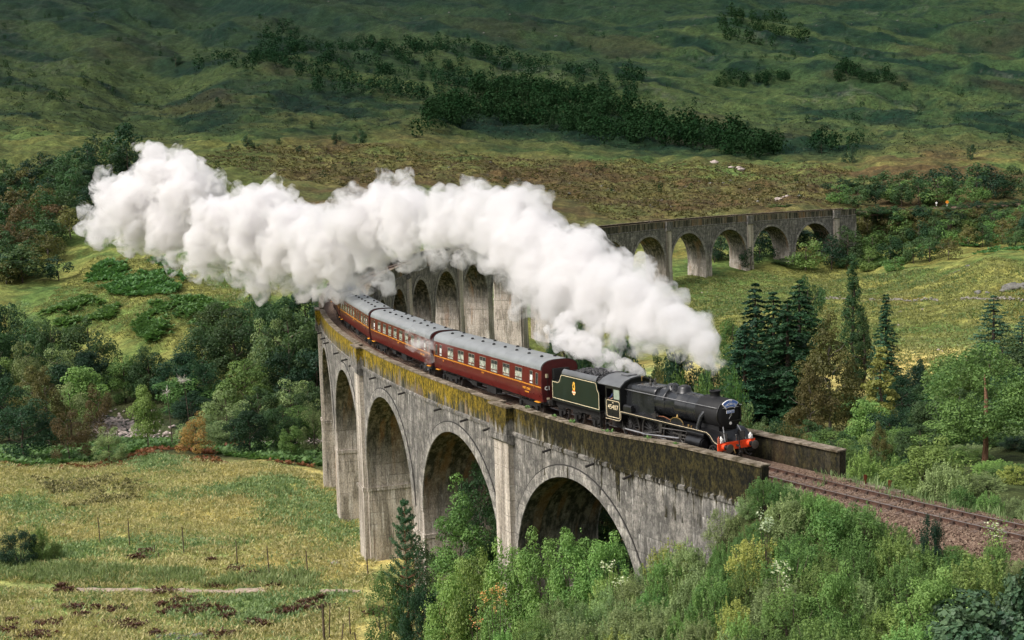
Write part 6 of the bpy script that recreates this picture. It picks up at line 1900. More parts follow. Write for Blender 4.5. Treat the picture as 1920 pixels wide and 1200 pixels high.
# around the far arches
T('f_dark', 1408, 464, 384, 44, "round dark bush standing before the third far arch from the end")
T('f_mid', 1512, 447, 388, 76, "bright green rounded tree before the last arch")
T('f_oak', 1466, 484, 392, 44, "low dark bush between the two last piers")
T('f_dark', 1560, 440, 392, 60, "dark tree hiding the far abutment")
T('f_oak', 1590, 425, 396, 64, "green tree just right of the hidden abutment")
for px_, yt_, w_ in ((1345, 452, 46), (1368, 460, 40), (1425, 440, 56), (1450, 436, 60), (1480, 440, 50), (1505, 438, 60), (1535, 442, 50)):
    T(RV.choice(['f_dark', 'f_dark2']), px_, yt_, 428, w_, "shadowy tree behind the far arches", "trees behind the far arches")
FB = ["dark tree filling the third far arch from the end", "dark tree seen through the second far arch from the end, left half", "dark tree seen through the second far arch from the end, right half", "dark tree seen through the last far arch, left half", "dark tree seen through the last far arch, right half"]
for i_, (px_, yb_, yt_, w_) in enumerate(((1352, 486, 440, 46), (1425, 484, 428, 56), (1458, 480, 426, 56), (1500, 478, 418, 56), (1538, 474, 416, 56), (1340, 492, 458, 40), (1385, 486, 436, 50))):
    Tb('f_dark' if i_ % 2 else 'f_dark2', px_, yb_, yt_, w_, FB[i_] if i_ < 5 else ("low dark bush behind the third far arch's left pier" if i_ == 5 else "dark tree behind the pier between the third and second far arches"), "trees behind the far arches")
T('f_oak', 1252, 455, 425, 34, "small bush seen through a far arch")
T('f_mid', 1456, 382, 470, 40, "small bush peeping over the far deck"); T('f_oak', 1480, 386, 470, 30, "smaller bush beside it over the far deck")

# ---- in front of and under the near arches
T('birchg', 905, 850, 106, 95, "dark green birch rising in front of the second arch")
T('birchg', 962, 925, 100, 120, "dark leafy tree before the pilaster pier")
T('birch', 868, 915, 98, 120, "light green birch with a pale thin trunk, left of the dark trees")
T('pine', 768, 932, 99, 84, "young Scots pine with whorled branches in front of the tall pier")
T('birchg', 795, 1000, 104, 90, "dark green young tree just behind the young pine")
T('s_mid', 728, 1065, 99, 95, "rounded olive-green bush at the young pine's foot")
T('s_dark', 790, 1090, 96, 90, "dark bush right of the young pine's foot")
T('birchg', 1010, 965, 97, 100, "dark tree under the first arch, left side")
T('birchg', 1075, 970, 106, 110, "dark foliage in the shade of the first arch")
T('birchg', 1130, 930, 100, 120, "dark tree growing up into the right side of the first arch")
T('birchg', 1060, 925, 98, 130, "dark dense tree in the middle of the first arch")
T('alder', 1140, 965, 118, 110, "tree seen through the first arch behind the viaduct")
T('rowan', 1110, 1000, 92, 90, "leafy bush in the middle of the first arch opening")
T('s_dark', 1160, 1010, 88, 80, "dark bush by the right jamb of the first arch")
for px_, yt_, D_, w_ in ((905, 1040, 88, 125), (960, 1028, 86, 130), (1020, 1010, 84, 130), (1080, 1002, 82, 130), (1135, 1008, 80, 120), (850, 1065, 90, 120)):
    T('s_brt2', px_, yt_, D_, w_, {905: "bright green low bush left of centre in the row under the second arch", 960: "bright green low bush under the pilaster pier", 1020: "bright green low bush below the first arch's left side", 1080: "bright green low bush below the middle of the first arch", 1135: "bright green low bush below the first arch's right side", 850: "bright green low bush beside the pale-trunked birch"}[px_], "bright bushes below the arches")
T('s_dark', 900, 1100, 90, 80, "dark bush below the bright row")
# meadow bushes
Tb('s_dark', 38, 1056, 990, 85, "lone dark green bush on the left meadow"); Tb('s_mid', 78, 1050, 984, 46, "taller narrow bush joined to the lone meadow bush"); Tb('s_mid2', 105, 1046, 1010, 26, "tiny green bush right of the lone meadow bush")

# ---- scrub on the near bank
ENV = lin((560, 1290), (700, 1205), (790, 1150), (860, 1120), (950, 1105), (1050, 1080), (1150, 1058), (1210, 1030), (1260, 1000), (1330, 965), (1380, 932), (1450, 912), (1520, 905), (1580, 918), (1640, 945), (1700, 985), (1760, 1015), (1850, 1012), (1950, 1005), (2100, 1010))
GS = "scrub covering the near bank below the track"
KS = ['s_will', 's_will2', 's_mid', 's_mid2', 's_brt', 's_yel', 's_spire', 's_will', 's_mid2', 's_brt', 's_brt', 's_brt2']
LABS = {'s_will': "grey-green willow scrub bush on the near bank", 's_will2': "rounded grey-green willow bush on the near bank", 's_mid': "mid-green leafy bush on the near bank", 's_mid2': "green bush with upright shoots on the near bank",
        's_brt': "fresh bright green bush on the near bank", 's_yel': "yellow-green bush on the near bank", 's_spire': "narrow tall leafy bush on the near bank", 's_oliv': "olive-brown bush on the near bank", 's_dark': "dark bush on the near bank",
        's_syc': "broad-leaved sycamore shoot in the bottom right corner", 's_syc2': "broad-leaved sycamore shoot in the bottom right corner", 's_brt2': "bright broad bush on the near bank"}
def where(px, y):
    a = 'below the first arch' if px < 1200 else 'below the mossy parapet end' if px < 1480 else 'below the bare rails' if px < 1760 else 'in the right corner'
    b = 'high on the bank' if y < 1000 else 'halfway down the bank' if y < 1110 else 'at the bottom edge'
    return b + ' ' + a
DESC2 = ['green shooting bush', 'grey-green willow bush', 'narrow leafy bush', 'fresh bright bush']
cnt = 0
for D in (34, 37.5, 41, 45, 49, 53, 57, 61, 65, 69, 74, 80):
    px = 640 + (D % 3) * 20
    stp = 1.55 / D * FPX
    while px < 2080:
        p = ground_at(px, D)
        d2 = ((_TRK[:, 0] - p[0]) ** 2 + (_TRK[:, 1] - p[1]) ** 2).min() ** .5
        s_, h_, r_ = to_sh(p[None])[0]
        xx, yy, ww = to_px(p)
        if r_ > (3.6 if s_ > -26 else 3.3) and yy > ENV(px) + 5:
            zone = fbm(np.array([px / 260.0]), np.array([D / 9.0]), 2, 50)[0]
            syc = px > 1770 and D < 50
            if px < 1000 and D < 62: ks = ['s_mid', 's_dark', 's_will2', 's_mid2']
            elif syc: ks = ['s_syc', 's_syc2']
            elif zone > .12: ks = ['s_will', 's_will2', 's_spire', 's_mid2']
            elif zone < -.12: ks = ['s_brt', 's_yel', 's_mid2', 's_will', 's_brt']
            else: ks = KS
            k = RV.choice(ks)
            h = RV.uniform(1.9, 3.3) if not syc else RV.uniform(2.2, 3.4)
            ymin = ENV(px)
            hmax = (yy - ymin) / FPX * ww
            h = min(h, max(hmax * RV.uniform(.88, 1.04), .5))
            w = max(RV.uniform(1.9, 3.0) * (h / 2.6) ** .5, 1.0)
            K[k].put((p[0], p[1], p[2] - .1), w, h + .1, RV.uniform(0, 6.28), LABS[k].replace('on the near bank', where(px, yy - h / ww * FPX)), GS)
            cnt += 1
        px += stp * RV.uniform(.75, 1.2)
print("scrub", cnt)
for i_, (s_, r_, h_) in enumerate(((-27.6, 2.5, 1.5), (-28.8, 2.6, 1.3), (-30.0, 2.6, 1.2), (-31.2, 2.7, 1.1), (-32.4, 2.8, 1.0), (-33.6, 3.0, 1.1), (-29.2, 3.5, 1.9), (-31, 3.6, 1.7), (-33, 3.7, 1.5), (-35, 3.9, 1.3), (-27.9, 3.5, 2.0))):
    p = arc(s_, r_ + .4, 0); p[2] = min(ground(p[0], p[1]), GR * s_ - .2) - .1
    K[('s_mid2', 's_will', 's_spire', 's_brt')[i_ % 4]].put(tuple(p), 2.1, h_ + .3, RV.uniform(0, 6), DESC2[i_ % 4] + (" hard against the ballast, in front of the near rail" if r_ < 3.2 else " just below the ballast edge beyond the mossy parapet end"), GS)
for i_, s_ in enumerate(np.arange(-37, -52, -1.15)):
    p = arc(s_, 4.3 + .5 * math.sin(i_ * 2.1), 0); p[2] = min(ground(p[0], p[1]), GR * s_ - .7) - .1
    K[('s_mid2', 's_will', 's_brt2', 's_will2')[i_ % 4]].put(tuple(p), 2.0, .95 + .35 * math.sin(i_ * 1.7), RV.uniform(0, 6), ['green shooting bush', 'grey-green willow bush', 'bright low bush', 'rounded grey-green bush'][i_ % 4] + " creeping up the foot of the reddish ballast bank", GS)
T('s_dark', 1745, 958, 58, 60, "small dark bush growing in the ballast beside the track")
# any prototype that found no place must not stand at the origin
for k_, kd in K.items():
    if not kd.used:
        for ch in list(kd.p.children): bpy.data.objects.remove(ch)
        bpy.data.objects.remove(kd.p)
# ------------------------------------------------------------------ ground cover and small things
def px_scatter(poly, n, rng, dmin=0, dmax=5000, pts=None):
    """n places on the land inside the outline (photograph bearings turned into plan), spread evenly over the land"""
    W = np.array([drop(x, y)[:2] for x, y in poly])
    lo, hi = W.min(0), W.max(0); out = []
    A = 0
    while A < n:
        q = rng.uniform(lo, hi, (n * 3, 2)); k = inpoly(q[:, 0], q[:, 1], W); q = q[k]
        if len(q) == 0: break
        out.append(q); A += len(q)
    q = np.concatenate(out)[:n]
    return np.concatenate([q, ground(q[:, 0], q[:, 1])[:, None]], 1)

def tufts(name, P, h, spread, nb, wid, mat, rng, lean=.5, kind="stuff", tintbase=None):
    """grass tufts: blades are slim upright leaves"""
    n = len(P)
    hh = h * rng.uniform(.5, 1.4, n)
    a = rng.uniform(0, 6.28, (n, nb)); q = spread * np.sqrt(rng.random((n, nb)))
    B = P[:, None] + np.stack([q * np.cos(a), q * np.sin(a), np.full((n, nb), -.03)], 2)
    ln = lean * rng.random((n, nb)) * hh[:, None]
    tip = B + np.stack([ln * np.cos(a), ln * np.sin(a), hh[:, None] * rng.uniform(.6, 1.1, (n, nb))], 2)
    s = rng.uniform(0, 6.28, (n, nb)); W_ = wid * np.stack([np.cos(s), np.sin(s), 0 * s], 2)
    mid = B * .45 + tip * .55 + np.stack([0 * s, 0 * s, .06 * hh[:, None] * np.ones_like(s)], 2)
    V = np.stack([B, mid + W_, tip, mid - W_], 2).reshape(-1, 4, 3)
    t = (rng.random(n) if tintbase is None else np.clip(tintbase + rng.normal(size=n) * .2, 0, 1))
    t = np.clip(np.repeat(t, nb) + rng.normal(size=n * nb) * .12, 0, 1)
    o = link(name, leaf_mesh(name, V, mat, t)); tag(o, kind=kind)
    return o

def fronds(name, P, size, nf, mat, rng):
    """bracken or heather: flattish sprays that arch outward from each root"""
    n = len(P); sz = size * rng.uniform(.6, 1.4, n)
    a = rng.uniform(0, 6.28, (n, nf)); el = rng.uniform(.15, 1.1, (n, nf))
    d = np.stack([np.cos(a) * np.cos(el), np.sin(a) * np.cos(el), np.sin(el)], 2)
    L = sz[:, None] * rng.uniform(.7, 1.2, (n, nf))
    C = P[:, None] + d * L[..., None] * .6
    s = nrm(np.cross(d, np.array([0, 0, 1.0])) + 1e-6 * rng.normal(size=d.shape)) * (L * .28)[..., None]
    V = np.stack([C - d * L[..., None] * .5, C + s, C + d * L[..., None] * .5 - np.array([0, 0, .18]) * L[..., None], C - s], 2).reshape(-1, 4, 3)
    t = np.clip(np.repeat(rng.random(n), nf) * .6 + rng.random(n * nf) * .4, 0, 1)
    o = link(name, leaf_mesh(name, V, mat, t)); tag(o, kind="stuff")
    return o

L_PAST = leaf_mat("pasture_grass", (.12, .135, .045), (.30, .29, .11), vary=0)
L_PASTG = leaf_mat("pasture_green_grass", (.07, .115, .04), (.19, .26, .10), vary=0)
rg = np.random.default_rng(17)
MEAD = [(-200, 868), (300, 852), (500, 868), (640, 900), (700, 1050), (660, 1215), (-200, 1215)]
P = px_scatter(MEAD, 46000, rg)
yv = fbm(P[:, 0] / 9, P[:, 1] / 9, 3, 61) + rg.normal(size=len(P)) * .16
pathw = None
PATH = [(-120, 1096), (60, 1100), (140, 1106), (260, 1107), (330, 1108), (420, 1110), (500, 1106), (580, 1108), (660, 1108), (720, 1112)]
PW = np.array([drop(x, y)[:2] for x, y in PATH])
pd = seg_dist(P[:, 0], P[:, 1], PW)
pgap = np.array([drop(x, 1108)[0] for x in (490, 595)]); inp = (P[:, 0] > min(pgap)) & (P[:, 0] < max(pgap)); kp = (pd > .45 + .5 * rg.random(len(P))) | inp; P = P[kp]; yv = yv[kp]
tufts("meadow_grass", P[yv > -.12], .34, .30, 4, .055, L_GRASS, rg, 1.3)
tufts("lush_grass", P[yv <= -.12], .34, .28, 4, .06, L_GRASSG, rg, 1.3)
# tall reedy verge along the path
Q = px_scatter([(-100, 1058), (200, 1062), (520, 1075), (640, 1085), (640, 1100), (300, 1098), (-100, 1090)], 3600, rg)
Q = Q[fbm(Q[:, 0] / 4, Q[:, 1] / 4, 3, 71) + .2 * rg.normal(size=len(Q)) > .1]
Q = Q[seg_dist(Q[:, 0], Q[:, 1], PW) > .9]
tufts("rushes", Q, .6, .3, 6, .04, L_GRASSG, rg, .8)
# far meadow right of the smoke
P = px_scatter([(1270, 520), (1560, 505), (1760, 505), (2000, 520), (2050, 680), (1700, 700), (1250, 660)], 20000, rg)
tufts("rough_pasture", P, .40, .5, 3, .13, L_PAST, rg, 1.2)
P = px_scatter([(1300, 525), (1560, 508), (1740, 505), (1950, 525), (1950, 600), (1300, 600)], 5000, rg)
P = P[fbm(P[:, 0] / 12, P[:, 1] / 12, 3, 12) > .05]
tufts("rough_green_pasture", P, .45, .6, 4, .14, L_PASTG, rg, 1.2)
P = px_scatter([(60, 585), (180, 480), (330, 490), (560, 500), (420, 660), (300, 660)], 9000, rg)
tufts("mound_grass", P, .40, .5, 3, .12, L_PAST, rg, 1.2)
# bracken
bk = [[(-150, 852), (150, 838), (330, 822), (470, 826), (600, 850), (620, 876), (500, 862), (380, 846), (250, 848), (60, 876), (-150, 878)],
      [(145, 525), (200, 492), (310, 490), (350, 528), (310, 555), (210, 556)], [(235, 605), (280, 568), (380, 562), (430, 580), (400, 640), (280, 650)],
      [(70, 596), (150, 558), (225, 572), (205, 612), (110, 620)], [(1700, 430), (1990, 440), (1990, 475), (1760, 470)], [(1560, 455), (1720, 470), (1700, 500), (1600, 495)]]
for i, (pl, n, sz) in enumerate(zip(bk, (5200, 1500, 1500, 900, 700, 500), (.75, 1.0, .9, .9, .8, .8))):
    Pb = px_scatter(pl, int(n * (1 if i == 0 else 2.6)), rg)
    if i: Pb = Pb[fbm(Pb[:, 0] / 7, Pb[:, 1] / 7, 3, 55) + .12 * rg.normal(size=len(Pb)) > -.02]; Pb[:, 2] += .35 * (1 + fbm(Pb[:, 0] / 3, Pb[:, 1] / 3, 2, 56))
    fronds("bracken", Pb, sz, 8, L_FERN, rg)
fronds("dying_bracken", px_scatter([(320, 828), (420, 824), (460, 838), (400, 852), (330, 846)], 420, rg), .7, 8, L_FERNB, rg)
P = px_scatter([(-150, 868), (150, 850), (330, 838), (600, 872), (600, 880), (300, 862), (0, 884), (-150, 890)], 1600, rg)
P = P[fbm(P[:, 0] / 5, P[:, 1] / 5, 2, 9) > .2]; fronds("dying_bracken", P, .5, 7, L_FERNB, rg)
# heather clumps in the lower left
hp = [(20, 1165), (10, 1180), (140, 1140), (150, 1155), (300, 1135), (330, 1142), (360, 1150), (385, 1140), (420, 1145), (430, 1155), (310, 1150), (260, 1045), (275, 1035), (395, 1052), (440, 1068), (475, 1082), (345, 1128),
      (575, 1130), (590, 1140), (555, 1145), (530, 1148), (470, 1170), (490, 1172), (600, 1122), (60, 1195), (80, 1190), (250, 1175), (230, 1170), (290, 1190), (90, 1170), (410, 1190), (180, 1140), (205, 1145), (700, 1150), (410, 1100), (125, 1108), (115, 1100), (520, 1098), (305, 1112)]
HP = []
for x, y in hp:
    c = drop(x, y); m = 34
    k_ = rg.uniform(.4, 1.5); q = np.stack([c[0] + rg.normal(size=m) * .5 * k_, c[1] + rg.normal(size=m) * .45 * k_], 1)
    HP.append(np.concatenate([q, ground(q[:, 0], q[:, 1])[:, None] + .1], 1))
fronds("heather", np.concatenate(HP), .26, 11, L_HEATH, rg)
P = px_scatter([(1350, 590), (1480, 590), (1500, 640), (1400, 650)], 300, rg)
# dark shrubs and rushes on the mid meadow
P = px_scatter([(60, 895), (260, 885), (320, 930), (120, 955)], 1500, rg); P = P[fbm(P[:, 0] / 5, P[:, 1] / 5, 3, 14) + .15 * rg.normal(size=len(P)) > .12]; fronds("low_scrub", P, .38, 7, leaf_mat("low_scrub_leaves", (.06, .075, .03), (.15, .14, .05), vary=0), rg)
# moor tussocks behind the viaduct and on the hill
P = px_scatter([(350, 300), (600, 345), (980, 345), (1150, 415), (1560, 392), (1600, 320), (1300, 300), (900, 290), (500, 270)], 22000, rg)
w_ = fbm(P[:, 0] / 10, P[:, 1] / 10, 3, 33)
fronds("moor_tussocks", P[w_ < 0], .6, 5, leaf_mat("brown_moor_plants", (.05, .036, .02), (.12, .09, .042), .2, vary=0), rg)
fronds("moor_grass", P[w_ >= 0], .8, 5, leaf_mat("moor_grass_blades", (.075, .075, .028), (.17, .145, .05), .2, vary=0), rg)
P = px_scatter([(0, 270), (600, 240), (1300, 280), (1950, 300), (1950, 150), (1200, 190), (0, 120)], 16000, rg)
fronds("hill_tussocks", P, .8, 4, leaf_mat("hill_plants", (.018, .034, .016), (.045, .060, .026), .2, vary=0), rg)

# ------------------------------------------------------------------ woods on the hill
def far_wood(name, P, hgt, rng, mat, nq=90):
    n = len(P); h = hgt * rng.uniform(.55, 1.3, n); w = h * rng.uniform(.26, .5, n)
    d = nrm(rng.normal(size=(n, nq, 3)) + np.array([0, 0, .2]))
    c = P[:, None] + d * np.stack([w, w, h * .5], 1)[:, None] * (.45 + .55 * rng.random((n, nq, 1)) ** .5) + np.array([0, 0, 1]) * (h * .52)[:, None, None]
    V = leaves(c.reshape(-1, 3), d.reshape(-1, 3), np.repeat(h * .135, nq), rng, .7, .6, .3)
    t = np.clip(np.repeat(rng.random(n) * .6, nq) + rng.random(n * nq) * .4, 0, 1)
    o = link(name, leaf_mesh(name, V, mat, t)); tag(o, kind="stuff"); return o
polys = [([(780, 262), (905, 226), (1010, 240), (1110, 268), (1200, 278), (1300, 285), (1400, 302), (1470, 300), (1470, 288), (1390, 262), (1250, 236), (1180, 208), (1060, 180), (940, 170), (860, 190), (800, 220)], 520, 11),
         ([(560, 175), (700, 188), (800, 195), (900, 180), (1190, 195), (1210, 150), (1100, 130), (960, 110), (860, 75), (760, 80), (640, 100), (560, 130)], 420, 9),
         ([(320, 120), (420, 110), (560, 95), (700, 70), (660, 120), (500, 150), (340, 140)], 120, 8),
         ([(1330, 160), (1480, 158), (1480, 140), (1350, 142)], 60, 7), ([(1560, 155), (1680, 160), (1660, 135), (1570, 128)], 50, 8), ([(1340, 90), (1520, 90), (1500, 40), (1370, 20)], 90, 10),
         ([(1500, 285), (1600, 292), (1620, 270), (1520, 262)], 18, 9), ([(480, 110), (560, 120), (560, 60), (500, 50)], 50, 9),
         ([(0, 215), (300, 215), (620, 190), (600, 20), (0, 20)], 130, 5), ([(1000, 190), (1900, 280), (1900, 40), (1000, 40)], 150, 5), ([(400, 330), (1500, 380), (1560, 330), (1000, 285), (400, 280)], 40, 3)]
for pl, n, h in polys:
    far_wood("hill_wood", px_scatter(pl, n, rg), h, rg, L_HILLT)
GH = "single trees on the hillside"
for px_, yb, yt, w_, lab in ((465, 278, 252, 22, "dark bush alone on the hillside left of centre"), (478, 279, 266, 20, "small dark bush touching the lone hillside bush"), (632, 274, 246, 20, "slim dark tree, left one of the pair on the moor"),
                            (675, 272, 243, 28, "wider dark tree, right one of the pair on the moor"), (1598, 306, 266, 18, "tall narrow dark tree on the moor above the far trees"), (1583, 306, 284, 14, "small tree beside the tall narrow one on the moor"),
                            (1540, 288, 262, 22, "rounded tree left of the tall narrow moor tree"), (1820, 300, 268, 18, "slim tree on the right part of the moor"), (1892, 268, 250, 12, "tiny tree near the right border of the hillside"),
                            (1403, 250, 226, 16, "tree at the upper edge of the hill wood"), (585, 240, 225, 12, "tiny bush on the hillside above the steam"), (410, 200, 180, 16, "single tree below the gully on the left hill"), (664, 222, 210, 12, "little bush on the pale slope"), (560, 285, 272, 14, "small round bush on the moor above the steam"),
                            (330, 125, 100, 22, "dark tree at the mouth of the gully"), (430, 282, 268, 10, "little bush just above the plume's highest billow"), (522, 270, 258, 10, "smallest bush on the left moor")):
    Tb('f_dark' if w_ > 18 else 'f_dark2', px_, yb, yt, w_, lab)

# ------------------------------------------------------------------ river, path, stones
def strip(name, pts, w, mat, lift, kind="structure", per=14, jit=.15):
    pts = np.array(pts); out = []
    for a, b in zip(pts[:-1], pts[1:]):
        for k in range(per): out.append(a + (b - a) * k / per)
    out = np.array(out + [pts[-1]]); d = np.gradient(out, axis=0); nn = np.stack([-d[:, 1], d[:, 0]], 1); nn /= np.linalg.norm(nn, axis=1, keepdims=True)
    V = []; m = 6
    for i, (p, q) in enumerate(zip(out, nn)):
        wl = w * (1 + jit * math.sin(i * .7) + jit * math.sin(i * 1.9 + 1))
        for k in range(m + 1): V.append(p + q * wl * (k / m - .5))
    V = np.array(V); z = ground(V[:, 0], V[:, 1]) + lift
    V = np.concatenate([V, z[:, None]], 1)
    F = [(i * (m + 1) + k, i * (m + 1) + k + 1, (i + 1) * (m + 1) + k + 1, (i + 1) * (m + 1) + k) for i in range(len(out) - 1) for k in range(m)]
    o = link(name, np_mesh(name, V, np.array(F), mat, smooth=True)); tag(o, kind=kind); return o
M_PATH = plain("gravel_path", (.34, .27, .21), .95, 0, .1, .35, 3)
strip("path", np.array([drop(x, y)[:2] for x, y in PATH[2:7]]), 1.1, M_PATH, .05)
strip("path", np.array([drop(x, y)[:2] for x, y in ((600, 1109), (640, 1108), (672, 1110))]), .9, M_PATH, .05)
M_STONE = plain("pale_river_stone", (.36, .30, .27), .85, 0, .3, .35, 1.5, .5)
M_ROCKD = plain("dark_hill_rock", (.10, .10, .09), .9, 0, .2, .4, 1.2, .6)
M_ROCK = plain("grey_rock", (.15, .145, .13), .9, 0, .2, .4, 1.2, .6)
def _water():
    t = NT("river_water"); v = t.coords('Object')
    t.bsdf((.02, .028, .024), .12, 0, t.bump(t.noise(v, 2.5, 4, .6), .4, .05), .5); return t.m
V = []
_rv = _RV
Wt = []
for i in range(len(_rv)):
    d = _rv[min(i + 1, len(_rv) - 1)] - _rv[max(i - 1, 0)]; nn = np.array([-d[1], d[0]]) / np.linalg.norm(d)
    for k in (-3.4, 3.4): Wt.append((_rv[i][0] + nn[0] * k, _rv[i][1] + nn[1] * k, -25.12))
F = [(2 * i, 2 * i + 1, 2 * i + 3, 2 * i + 2) for i in range(len(_rv) - 1)]
tag(link("river", np_mesh("river", np.array(Wt), np.array(F), _water())), kind="structure")
def stones(name, P, smin, smax, mat, rng, flat=.55, sub=1):
    v0, f0 = ico_sphere(sub); n = len(P)
    sc = rng.uniform(smin, smax, (n, 1, 1)) * rng.uniform(.6, 1.3, (n, 1, 3)) * np.array([1, 1, flat]); nz = 1 + .28 * rng.normal(size=(n, len(v0), 1)).clip(-1, 1)
    a = rng.uniform(0, 6.28, n); c, s = np.cos(a), np.sin(a); v = v0[None] * sc * nz
    v = np.stack([v[..., 0] * c[:, None] - v[..., 1] * s[:, None], v[..., 0] * s[:, None] + v[..., 1] * c[:, None], v[..., 2]], 2)
    V = (v + P[:, None]).reshape(-1, 3); F = (f0[None] + len(v0) * np.arange(n)[:, None, None]).reshape(-1, 3)
    return np_mesh(name, V, F, mat)
n = 2600; k = rg.integers(0, len(_RV) - 1, n); t_ = rg.random((n, 1)); P2 = _RV[k] * (1 - t_) + _RV[k + 1] * t_ + rg.normal(size=(n, 2)) * 2.6
P = np.concatenate([P2, np.maximum(ground(P2[:, 0], P2[:, 1]), -25.2)[:, None] + .05], 1)
tag(link("river_stones", stones("river_stones", P, .12, .6, M_STONE, rg)), kind="stuff")
def boulder(px, py, w, lab, mat=None, group=None):
    """an outcrop of broken angular rock, one mesh"""
    p = drop(px, py); D = to_px(p)[2]; sz = w / FPX * D * .5
    m = 1 if w < 20 else int(5 + w / 6)
    q = rg.normal(size=(m, 3)) * np.array([sz * .55, sz * .3, .02]); q[0] = 0
    q[:, 2] = 0
    if m > 1:
        c_, s__ = math.cos(YAW), math.sin(YAW)
        q = np.stack([q[:, 0] * c_ + q[:, 1] * s__, -q[:, 0] * s__ + q[:, 1] * c_, ground(p[0] + q[:, 0] * c_ + q[:, 1] * s__, p[1] - q[:, 0] * s__ + q[:, 1] * c_) - p[2]], 1)
    o = link("rock_outcrop" if m > 1 else "boulder", stones("rock", q, sz * (.9 if m == 1 else .18), sz * (1.0 if m == 1 else .42), mat or M_ROCK, rg, .5, 2)); o.location = p
    tag(o, lab, "rock", group); return o
boulder(65, 1142, 16, "pale boulder in the heather at bottom left", M_STONE)
boulder(345, 1193, 50, "flat grey slab of rock at the bottom edge")
boulder(628, 1056, 18, "small light rock beside the tall pier's foot", M_STONE)
boulder(118, 985, 10, "tiny white stone on the upper left meadow", M_STONE)
boulder(1892, 540, 70, "rocky outcrop on the knoll at the right border")
boulder(1800, 508, 34, "small outcrop left of the larger knoll outcrop")
boulder(1385, 317, 40, "pale rock slab on the brown moor above the far viaduct", M_STONE)
boulder(1340, 306, 18, "small pale rock left of the rock slab on the moor", M_STONE)
boulder(1462, 372, 24, "pale rock just above the far deck", M_STONE)
boulder(350, 677, 12, "light boulder on the slope above the river trees", M_STONE)
P = px_scatter([(300, 5), (1900, 5), (1900, 120), (1100, 110), (600, 60)], 150, rg); P = P[fbm(P[:, 0] / 40, P[:, 1] / 40, 2, 5) > .05]
tag(link("hill_rocks", stones("hill_rocks", P, .4, 1.5, M_ROCKD, rg, .5)), kind="stuff")
P = px_scatter([(700, 330), (1150, 400), (1560, 390), (1560, 330), (1000, 300)], 60, rg); tag(link("moor_rocks", stones("moor_rocks", P, .3, .9, M_ROCK, rg, .5)), kind="stuff")
P = px_scatter([(1300, 530), (1900, 530), (1900, 660), (1300, 640)], 60, rg); tag(link("field_stones", stones("field_stones", P, .15, .42, M_STONE, rg, .6)), kind="stuff")
# tumbled dry stone wall across the field
wl = [(1535, 562), (1600, 563), (1660, 564), (1760, 565)], [(1800, 563), (1850, 562), (1925, 566)]
M_WALLST = plain("dry_wall_stone", (.24, .22, .19), .9, 0, .2, .45, 2, .5)
rw = empty("dry_stone_wall", tuple(drop(1650, 564))); tag(rw, "low tumbled dry stone wall crossing the field behind the conifers", "stone wall")
PP = []
for seg in wl:
    Wp = np.array([drop(x, y)[:2] for x, y in seg])
    L = np.linalg.norm(np.diff(Wp, axis=0), axis=1).sum(); n = int(L / .16)
    cum = np.concatenate([[0], np.cumsum(np.linalg.norm(np.diff(Wp, axis=0), axis=1))])
    u = rg.uniform(0, L, n); q = np.stack([np.interp(u, cum, Wp[:, 0]), np.interp(u, cum, Wp[:, 1])], 1) + rg.normal(size=(n, 2)) * .14
    hgt = .7 * (.6 + .4 * np.sin(u * .5)) * rg.random(n)
    PP.append(np.concatenate([q, ground(q[:, 0], q[:, 1])[:, None] + hgt[:, None]], 1))
PP = np.concatenate(PP) - np.array(rw.location)
o = link("wall_stones", stones("wall_stones", PP, .14, .30, M_WALLST, rg, .7), rw); o["kind"] = "stuff"

# ------------------------------------------------------------------ fences
M_POST = plain("weathered_post", (.10, .075, .055), .9, 0, .15, .35, 5)
M_WIRE = plain("fence_wire", (.22, .21, .20), .5, .8)
def fence_post(px, yb, yt, lab, r=.06, lean=0.0, group=None):
    p = drop(px, yb); D = to_px(p)[2]; h = (yb - yt) / FPX * D * 1.02
    mb = MB(); mb.tube([(0, 0, -.2), (lean * h * .5, 0, h * .5), (lean * h, 0, h)], [r * 1.1, r, r * .85], 6)
    mb.lathe([(h, r * .8), (h + .02, r * .5)], (lean * h, 0, 0), 'z', 6)
    o = mb.build("fence_post", M_POST, None, 60); o.location = p
    tag(o, lab, "fence post", group); return p + np.array([lean * h, 0, h * .8])
GF = "posts of the wire fence across the meadow"
tops = []
for i, (x, yb, yt) in enumerate(((188, 1018, 970), (243, 1022, 972), (345, 1038, 988), (445, 1060, 1014), (505, 1078, 1023), (577, 1076, 1032), (690, 1080, 1047))):
    names = ["first slim post of the meadow fence from the left", "second and tallest slim post of the meadow fence, beside the lush grass", "third meadow fence post from the left", "fourth meadow fence post, standing above the dark heather clumps",
             "fifth meadow fence post, nearest to the path", "sixth meadow fence post from the left", "dark fence post directly below the tall pier's foot"]
    tops.append(fence_post(x, yb, yt, names[i], .055, RV.uniform(-.03, .03), GF))
for i, (x, yb, yt) in enumerate(((290, 1036, 1022), (298, 1047, 1036), (477, 1078, 1066), (553, 1088, 1078), (485, 978, 970), (553, 875, 862))):
    fence_post(x, yb, yt, ["short stump left of the third meadow post", "lower short stump beside the heather", "short stump near the fifth meadow post", "short stump left of the path's right end", "small stake on the upper meadow", "small stake before the bracken near the piers"][i], .05)
lw = ["thick dark post at the bottom edge, leftmost of the lower fence", "slim post right behind the thick dark post", "slim pale post with ivy on the lower fence", "post of the lower fence before the bushes", "small leaning stake between the lower posts",
      "weathered grey post in front of the rounded bush", "tall slim post right of the weathered grey one", "short stake at the bottom edge", "far right post of the lower fence", "post among the branches at the bottom"]
lt = []
